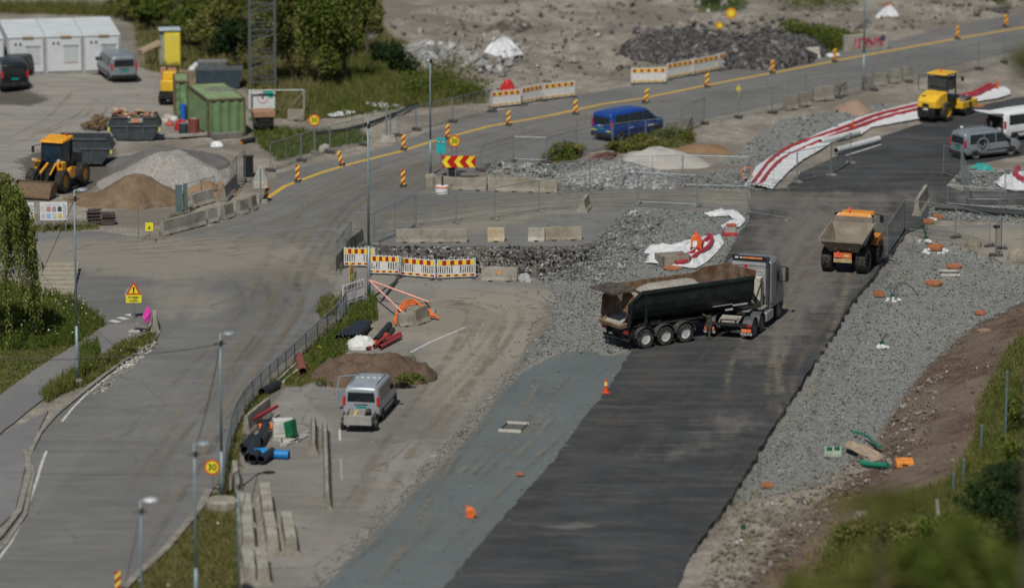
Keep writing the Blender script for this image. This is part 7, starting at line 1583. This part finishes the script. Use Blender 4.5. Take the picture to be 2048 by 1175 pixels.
if bar_: o.parent = bar_[0]; o.location = (0.0, -.155, .55)
MB_2 = [q for q in bpy.data.objects if q.get('label', '').startswith('tilted long barrier')]
if MB_2:
    mk = MB().box(-.9, 0, 1.05, .12, .05, .3).build('yellow_marker', P((.8, .6, .1), .5), MB_2[0])
# white pipes
for i, (a, b) in enumerate([((1672,309),(1757,286)), ((1640,292),(1716,272))]):
    tubeobj(a, b, .21, (.60, .62, .62), ['nearer white pipe lying on the new asphalt below the long liner', 'farther white pipe lying beside the long liner'][i], inner=(.03, .03, .03)).location.z += .05
beam((1692,312), (1762,290), .12, .05, (.6, .6, .58), 'thin white lath beside the nearer white pipe', 'lath')
# graffiti slab
t = empty('graffiti_slab', G(1731,101), R(24), 'pale concrete slab with dark pink graffiti beside the upper road', 'slab'); MB().box(0, 0, .6, 3.5, .35, 1.2).build('slab', concrete(1.05), t, bevel=.03)
mb = MB(); rnd = random.Random(5)
for k in range(9):
    x = -1.1 + k * .27; mb.path([(x, -.19, .25), (x + rnd.uniform(-.05, .2), -.19, .55), (x + rnd.uniform(-.1, .25), -.19, .95), (x + .25, -.19, rnd.uniform(.3, .9))], .05, 4)
mb.build('graffiti', P((.42, .06, .10), .6), t); MB().lathe([(.001, -.2), (.22, -.2), (.22, -.17), (.001, -.17)], (1.3, 0, .85), 'y', 14).build('dark_spot', P((.05, .08, .12), .6), t)
o = duct([(1870,420),(1920,423),(1990,430),(2070,436)], .24, 'long dark pipe lying along the tan lane at the right edge', .2, (.035, .04, .042), 'dark_pipe')
o = duct([(630,272),(700,262),(770,240),(835,212)], .12, 'long black roll lying along the far grass verge', .16, (.02, .024, .024), 'black_roll')
t = empty('tripod_stand', G(1992,512), 0, 'slim stand with dark clamps on top right of the low boulder', 'stand'); MB().tube((0, 0, 0), (0, 0, 1.75), .03).build('post', M_POST, t); MB().box(0, 0, 1.75, .4, .12, .16).build('clamp', M_BLK, t); MB().box(0, 0, .06, .8, .5, .12).build('foot', M_DFOOT, t)
for i, (a, b, hh) in enumerate([((358,429), 370, 0), ((371,426), 367, 0)]):
    p, z = ztop(a, b); t = empty('green_post', p, 0, ['left thick dark green post', 'right slimmer grey-green post'][i] + ' behind the longest left barrier', 'post'); MB().box(0, 0, z / 2, .42 if i == 0 else .25, .2, z).build('post', P((.10, .15, .145), .6, 0, .15), t); MB().box(0, 0, .08, .6, .4, .16).build('base', M_FOOT, t)
for i, (q, c_) in enumerate([((1420,62), .5), ((1250,75), .45)]): pass
for i, (pb, yt) in enumerate([((2011,872), 742), ((1926,968), 918), ((1906,985), 945), ((1962,900), 850)]):
    p, z = ztop(pb, yt); t = empty('fence_post', p, R(3), '%s blue-grey steel post on the right grassy bank' % ['tallest', 'lowest but one', 'leftmost short', 'short upper'][i], 'post'); MB().tube((0, 0, -.2), (0.03, 0, z), .05, n=8).build('post', P((.12, .19, .22), .5), t); MB().lathe([(.06, z), (.001, z + .05)], (0.03, 0, 0), 'z', 8).build('cap', M_POST, t)
p, z = ztop((1879,1062), 998); o = MB().tube((0, 0, -.2), (-.12, 0, z), .09, n=8).build('pale_stake', P((.4, .42, .36), .7)); o.location = p; tag(o, 'pale leaning stake in the bushes at the lower right', 'stake')
for i, (x, y) in enumerate([(650,300),(655,302),(645,303)]): o = blob('white_boulder', 'pale stones beside the tilted striped post on the far verge', 'stone', (x, y), (.28, .3), .4, concrete(1.2), 30 + i); o['group'] = 'pale stones beside the tilted striped post'
# ============================================================ VEGETATION
def leafmat(key, c0, c1, c2):
    key = 'leaf_' + key
    if key in _mc: return _mc[key]
    n = NT('leaves_' + key); g_ = n.t.nodes.new('ShaderNodeNewGeometry'); rr = g_.outputs['Random Per Island']; v = n.pos(); b = n.noise(v, .9, 3.0)
    c = n.mix(n.mr(rr, 0, 1), c0, c1); c = n.mix(n.ma('MULTIPLY', n.mr(b, .45, .65), .7), c, c2)
    _mc[key] = n.done(c, .9, 0, .05); n.b.inputs['Transmission Weight'].default_value = 0.0; return _mc[key]
LV = {'mid': leafmat('mid', (.04, .068, .012), (.12, .16, .03), (.15, .155, .045)), 'dark': leafmat('dark', (.012, .028, .010), (.035, .062, .02), (.03, .05, .018)),
      'olive': leafmat('olive', (.065, .08, .016), (.155, .168, .045), (.20, .18, .07)), 'willow': leafmat('willow', (.06, .088, .016), (.20, .235, .06), (.22, .23, .075)), 'dry': leafmat('dry', (.15, .13, .06), (.30, .25, .12), (.14, .15, .045))}
M_BARK = P((.10, .08, .06), .9, 0, .3, 4)
def quads(mb, c, s, rnd, up=0.0, asp=.6):
    a = Vector((rnd.gauss(0, 1), rnd.gauss(0, 1), rnd.gauss(0, 1))).normalized(); b = a.cross(Vector((rnd.gauss(0, 1), rnd.gauss(0, 1), rnd.gauss(0, 1)))).normalized()
    if up: a = (a * (1 - up) + Vector((0, 0, -1)) * up).normalized(); b = a.cross(b).normalized()
    a *= s / 2; b *= s * asp / 2; o = len(mb.v); mb.v += [tuple(c - a), tuple(c + b), tuple(c + a), tuple(c - b)]; mb.f.append((o, o + 1, o + 2, o + 3)); mb.m.append(0)
def crown(mb, c, R3, n, s, rnd, lobes=10):
    L = []
    for _ in range(lobes):
        d = Vector((rnd.gauss(0, 1), rnd.gauss(0, 1), rnd.gauss(0, .8))).normalized(); q = rnd.uniform(.35, .85); L.append((Vector((d.x * R3[0] * q, d.y * R3[1] * q, d.z * R3[2] * q)), rnd.uniform(.28, .5)))
    for i in range(n):
        o, r = rnd.choice(L); d = Vector((rnd.gauss(0, 1), rnd.gauss(0, 1), rnd.gauss(0, 1))).normalized() * (r * rnd.uniform(.55, 1.05))
        quads(mb, c + o + Vector((d.x * R3[0], d.y * R3[1], d.z * R3[2])), s * rnd.uniform(.6, 1.3), rnd)
def tree(name, lb, px, h, rad, n, key, seed, s=.22, cat='tree', trunk=True, group=None, base=None, low=.25, lobes=10, ry=None):
    rnd = random.Random(seed); p = base if base is not None else G(*px); t = empty(name, p, 0, lb, cat, group)
    mb = MB(); zc = h * (low + (1 - low) / 2); crown(mb, Vector((0, 0, zc)), (rad, ry or rad, h * (1 - low) / 2), n, s, rnd, lobes); mb.build('crown', LV[key], t, fix=False)
    if trunk:
        mb = MB(); mb.tube((0, 0, -.2), (rnd.uniform(-.1, .1), 0, h * .55), .035 * h * .6 + .04, .03, 8)
        for k in range(5): a = rnd.uniform(0, 6.3); z = h * rnd.uniform(low * .8, .5); mb.tube((0, 0, z), (rad * .6 * math.cos(a), rad * .6 * math.sin(a), z + h * .25), .05, .015, 6)
        mb.build('trunk', M_BARK, t)
    return t
TR = [((585,160),6.5,2.6,'olive','loose olive tree right of the lattice tower'),((640,172),7.2,2.4,'mid','tall green tree behind the short pale post'),((690,165),7.5,2.2,'mid','tall green tree left of the grey square post'),((705,120),8.0,2.4,'dark','dark tall tree at the top left of the grey square post'),
 ((620,100),8.5,2.8,'mid','broad green tree at the top right of the lattice tower'),((560,110),7.0,2.2,'olive','olive tree directly behind the lattice tower'),((472,140),4.2,2.0,'dark','dark green bush left of the lattice tower'),((430,110),4.0,2.2,'olive','olive bush in the middle of the far bushes'),
 ((385,95),3.6,2.0,'mid','green bush right of the yellow booth'),((440,60),4.6,2.6,'olive','pale olive bush near the top beside the lattice tower'),((300,60),2.6,1.6,'mid','low green bush between the cabins and yellow booth'),((265,40),2.4,1.8,'olive','low olive bush right of the cabin roofs'),((480,50),5.0,2.0,'mid','green tree left of the lattice tower at the top'),
 ((662,40),6.5,2.6,'mid','green tree cut by the top edge, middle of the grove'),((735,110),5.0,1.3,'olive','narrow olive tree at the foot of the grey square post'),((350,40),2.6,2.2,'olive','low bush at the top behind the yellow booth'),((540,60),5.5,2.0,'mid','green tree at the top just right of the lattice tower')]
for i, (px, h, r, k, lb) in enumerate(TR): tree('leafy_tree' if h > 4.5 else 'leafy_bush', lb, px, h, r, 3600 if h > 5 else 2200, k, 100 + i, .26, 'tree' if h > 4.5 else 'bush', low=.12)
tree('round_bush', 'dark round bush left part beside the far gravel', (772,128), 1.9, 1.2, 1700, 'dark', 140, .2, 'bush', False, low=0); tree('round_bush', 'larger dark round bush, right part beside the slim lamp post', (808,148), 2.1, 1.45, 2200, 'dark', 141, .2, 'bush', False, low=0)
BU = [((885,175),2.4,2.3,'olive','yellow-green bush right of the slim lamp post'),((840,185),1.8,2.0,'mid','low green bush below the dark round bush'),((925,195),1.6,1.8,'mid','green bush at the left end of the dotted boards'),((1140,312),1.0,1.1,'olive','small olive bush left of the blue van fence'),((1120,318),.7,1.0,'mid','low green bush by the rusty sheet'),
 ((1285,298),.9,1.5,'olive','weedy olive bush right under the blue van'),((1345,282),.9,1.3,'olive','weedy olive bush at the grey barriers by the blue van'),((1240,300),.7,1.0,'olive','small olive bush under the rear of the blue van'),((1590,75),1.6,1.4,'mid','green bush right of the dark rubble heap'),((1650,92),1.8,2.0,'mid','wide green bush left of the graffiti slab'),((1440,8),2.0,2.2,'mid','green bush at the top above the far round sign'),((1600,20),1.4,3.0,'olive','brownish low bush at the top right'),
 ((1660,20),1.8,2.4,'olive','olive bush near the top right lamp post'),((1995,22),1.8,1.6,'mid','green bush near the top right corner')]
for i, (px, h, r, k, lb) in enumerate(BU): tree('low_bush', lb, px, h, r, 1300, k, 200 + i, .15, 'bush', False, low=0)
# willow at the left edge
def willow():
    rnd = random.Random(77); p = G(-46, 690); H = 9.7; t = empty('willow_tree', p, 0, 'drooping willow with long hanging foliage at the left edge', 'tree'); mb = MB()
    bun = [(rnd.uniform(0, 6.283), rnd.random() ** .5, rnd.uniform(-.5, .3), rnd.uniform(.6, 1.15)) for _ in range(46)]
    for k in range(470):
        a, q, zo, lf = rnd.choice(bun); a += rnd.uniform(-.12, .12); q = min(1.05, max(0, q + rnd.uniform(-.07, .07))); r = 2.8 * q; x = r * math.cos(a); y = r * math.sin(a) * 1.0; z = H * (1 - .20 * q ** 3) + zo; L = rnd.uniform(2.4, 5.6) * (.45 + .85 * q) * lf; st = int(L / .13); dx = x * .10; dy = y * .1; wob = rnd.uniform(0, 6)
        for i in range(st):
            u = i / st; c = Vector((x + dx * (1 - (1 - u) ** 2) * 1.6 + .12 * math.sin(wob + u * 5), y + dy * u + .1 * math.cos(wob + u * 4), z - L * u * (0.75 + .25 * u)))
            if c.z < .3: break
            for _ in range(2): quads(mb, c + Vector((rnd.uniform(-.12, .12), rnd.uniform(-.12, .12), 0)), rnd.uniform(.16, .30), rnd, .55, .35)
    mb.build('crown', LV['willow'], t, fix=False); mb = MB(); mb.tube((0, 0, -.2), (.1, 0, 3.6), .38, .26, 12)
    for k in range(8): a = rnd.uniform(0, 6.3); mb.tube((0.1, 0, 3.2), (2.0 * math.cos(a), 2.0 * math.sin(a), 6.6), .16, .04, 7)
    mb.build('trunk', M_BARK, t)
willow()
# grass, weeds
def tufts(name, poly, n, h0, h1, key, seed, leafy=0.3, keyb=None, flowers=0):
    rnd = random.Random(seed); P3 = ground_many(sample_poly(poly, n, rnd)); mb = MB()
    for p in P3:
        p = Vector(p); h = rnd.uniform(h0, h1)
        if rnd.random() < leafy:
            for _ in range(5): quads(mb, p + Vector((rnd.uniform(-.14, .14), rnd.uniform(-.14, .14), rnd.uniform(.02, h))), rnd.uniform(.07, .15), rnd, .3, .45)
        else:
            for _ in range(5):
                a = rnd.uniform(0, 6.3); w = Vector((math.cos(a), math.sin(a), 0)) * .025; b = p + Vector((rnd.uniform(-.12, .12), rnd.uniform(-.12, .12), -.03)); tip = b + Vector((rnd.uniform(-.16, .16), rnd.uniform(-.16, .16), h)); o = len(mb.v)
                mb.v += [tuple(b - w), tuple(b + w), tuple(tip)]; mb.f.append((o, o + 1, o + 2)); mb.m.append(0)
    o = mb.build(name, LV[key], fix=False); o['kind'] = 'stuff'
    if flowers:
        mb = MB()
        for p in ground_many(sample_poly(poly, flowers, rnd)): quads(mb, Vector(p) + Vector((0, 0, h1 * .9)), rnd.uniform(.06, .12), rnd, 0, .9)
        o = mb.build('white_flowers', P((.6, .6, .52), .6), fix=False); o['kind'] = 'stuff'
tufts('grass', GRASS[0], 4200, .04, .14, 'olive', 1, .0); tufts('tall_weeds', [(-10,560),(60,578),(150,603),(212,645),(150,690),(60,700),(-10,700)], 3400, .2, .75, 'mid', 2, .5, flowers=150)
tufts('grass', GRASS[1], 1300, .12, .5, 'olive', 3, .4, flowers=20); tufts('tall_weeds', [(160,700),(195,690),(200,730),(170,760),(155,745)], 420, .3, .95, 'mid', 4, .6); tufts('tall_weeds', [(80,790),(150,745),(160,765),(95,805)], 420, .2, .8, 'olive', 5, .3)
tufts('grass', GRASS[2], 3200, .08, .38, 'olive', 6, .1, flowers=12); tufts('dry_grass', GRASS[2], 1600, .1, .45, 'dry', 61, .0); tufts('grass', GRASS[3], 1500, .10, .35, 'olive', 7, .35); tufts('tall_weeds', [(640,690),(700,640),(700,690),(668,740),(620,752),(615,725)], 1000, .2, .55, 'mid', 8, .7); tufts('tall_weeds', [(700,622),(748,598),(752,640),(700,655)], 600, .3, .75, 'mid', 9, .5)
tufts('tall_weeds', [(780,745),(820,712),(850,740),(845,765),(800,775)], 90, .2, .6, 'mid', 10, .8); tufts('grass', GRASS[4], 5200, .15, .6, 'olive', 11, .25); tufts('dry_grass', GRASS[4], 5200, .15, .7, 'dry', 62, .1); tufts('tall_weeds', [(660,130),(760,110),(960,190),(860,212),(700,232),(600,232)], 2200, .2, .8, 'mid', 12, .4); tufts('grass', GRASS[5], 1100, .08, .4, 'mid', 13, .4)
#tufts('grass', [(1640,660),(2060,660),(2060,1180),(1560,1180),(1660,1060),(1900,960),(1950,880),(1962,800)], 300, .1, .3, 'mid', 14)
tufts('grass', [(2050,665),(2050,1175),(1620,1175),(1680,1055),(1805,1000),(1908,955),(1950,880),(1965,800),(2015,702)], 7500, .12, .55, 'olive', 15, .2); tufts('tall_weeds', [(2050,665),(2050,1175),(1620,1175),(1680,1055),(1805,1000),(1908,955),(1950,880),(1965,800),(2015,702)], 2600, .2, .8, 'mid', 63, .6); tufts('dry_grass', [(2050,665),(2050,1175),(1560,1175),(1660,1055),(1785,1000),(1898,955),(1940,880),(1955,800),(2010,702)], 1600, .12, .5, 'dry', 64, .1)
tufts('dry_weeds', [(1440,1000),(1700,930),(1750,1000),(1560,1170),(1400,1170)], 420, .05, .25, 'dry', 17, .3); tufts('grass', [(640,600),(690,590),(690,625),(648,640),(634,625)], 260, .15, .5, 'olive', 18, .4)
tufts('grass', [(1225,296),(1300,268),(1380,262),(1390,285),(1330,302),(1230,308)], 900, .15, .6, 'olive', 19, .4); tufts('grass', [(1080,322),(1110,292),(1170,296),(1150,325)], 500, .12, .5, 'olive', 20, .4); tufts('grass', GRASS[7], 900, .2, .7, 'mid', 21, .5); tufts('grass', [(-10,10),(260,14),(260,34),(-10,26)], 1500, .2, .9, 'olive', 22, .5)
tufts('roadside_weeds', [(350,422),(400,400),(380,435),(330,450)], 60, .1, .4, 'olive', 23, .5); tufts('roadside_weeds', [(60,455),(190,446),(200,458),(60,466)], 260, .1, .4, 'olive', 24, .5)
RB = [((2010,1010),2.2,1.5,'dark','dark green bush on the right bank, middle'),((1960,1040),2.0,1.6,'dark','dark green bush left of the middle one on the right bank'),((2040,960),2.4,1.5,'mid','green bush at the right edge of the bank'),((2035,1080),2.6,1.8,'dark','dark bush in the lower right corner'),((1880,1090),1.7,1.6,'mid','green bush behind the pale leaning stake'),((2040,860),1.5,1.0,'mid','green bush higher on the right bank'),((1800,1090),1.2,1.4,'olive','low olive bush left of the pale leaning stake'),((1760,1020),.6,.8,'olive','small olive weeds bush near the white bag'),((1700,1080),.9,1.2,'olive','low olive bush at the foot of the bank'),((1930,1130),2.2,1.6,'mid','green bush at the bottom right of the stake')]
for i, (px, h, r, k, lb) in enumerate(RB): tree('bank_bush', lb, px, h, r, 2200, k, 300 + i, .16, 'bush', False, low=0)
tree('mound_weeds', 'leafy green weeds on the right shoulder of the earth mound', None, .8, .55, 500, 'mid', 501, .13, 'weeds', False, base=G(806,776) + Vector((0, 0, .1)), low=0)
tree('mound_weeds', 'smaller green weeds at the top right of the earth mound', None, .7, .5, 400, 'mid', 502, .13, 'weeds', False, base=G(832,768) + Vector((0, 0, .0)), low=0)
tree('mound_weeds', 'green weeds at the left foot of the earth mound', None, .6, .7, 400, 'mid', 503, .13, 'weeds', False, base=G(655,770), low=0)
# trees on the near hillside below the camera: only their tops reach into the picture
def near_tree(px, py, dist, rad, key, lb, seed, ch=3.0, n=5000):
    """crown whose top shows at the pixel, rooted in the hillside"""
    v = (py - 587.5) / FPX; dx = (px - 1024) / FPX; d = Vector((dx, CP - v * SP, -SP - v * CP)); t = dist / d.y; p = Vector((0, 0, CAM_H)) + d * t
    g_ = float(hgt(np.array([p.x]), np.array([p.y]))[0]); h = p.z - g_; print('near tree', lb, 'height', round(h, 1), 'x', round(p.x, 1))
    rnd = random.Random(seed); t_ = empty('hillside_tree', (p.x, p.y, g_), 0, lb, 'tree'); mb = MB(); crown(mb, Vector((0, 0, h - ch / 2)), (rad, rad, ch / 2), n, .20, rnd, 12); mb.build('crown', LV[key], t_, fix=False)
    mb = MB(); mb.tube((0, 0, -.3), (0, 0, h - ch * .5), .14, .05, 8); [mb.tube((0, 0, h - ch * .8), (rad * .5 * math.cos(a), rad * .5 * math.sin(a), h - ch * .4), .05, .02, 6) for a in (0, 1.3, 2.6, 3.9, 5.2)]; mb.build('trunk', M_BARK, t_)
near_tree(1800, 1085, 125, 1.35, 'olive', 'blurred olive treetop at the bottom, left of the corner', 401); near_tree(1905, 1050, 118, 1.4, 'mid', 'blurred green treetop rising into the bottom right', 402); near_tree(1765, 982, 112, 1.25, 'olive', 'thin blurred olive branch tip above the white bag at the lower right', 405, ch=.5, n=800); near_tree(1610, 1130, 116, .8, 'olive', 'small blurred olive treetop farthest left at the bottom right', 407, ch=1.2, n=1200); near_tree(2082, 62, 96, .62, 'mid', 'blurred green treetop poking in at the upper right edge', 406, ch=.9, n=900); near_tree(2010, 1075, 122, 1.5, 'mid', 'blurred green treetop in the bottom right corner', 403); near_tree(1690, 1140, 128, 1.0, 'olive', 'low blurred olive treetop at the bottom, leftmost of the treetops', 404, n=2600)
for o in []:
    if o.parent is None and o.get('label') and not 4 <= len(o['label'].split()) <= 16: print('LABEL', o.name, len(o['label'].split()), o['label'])
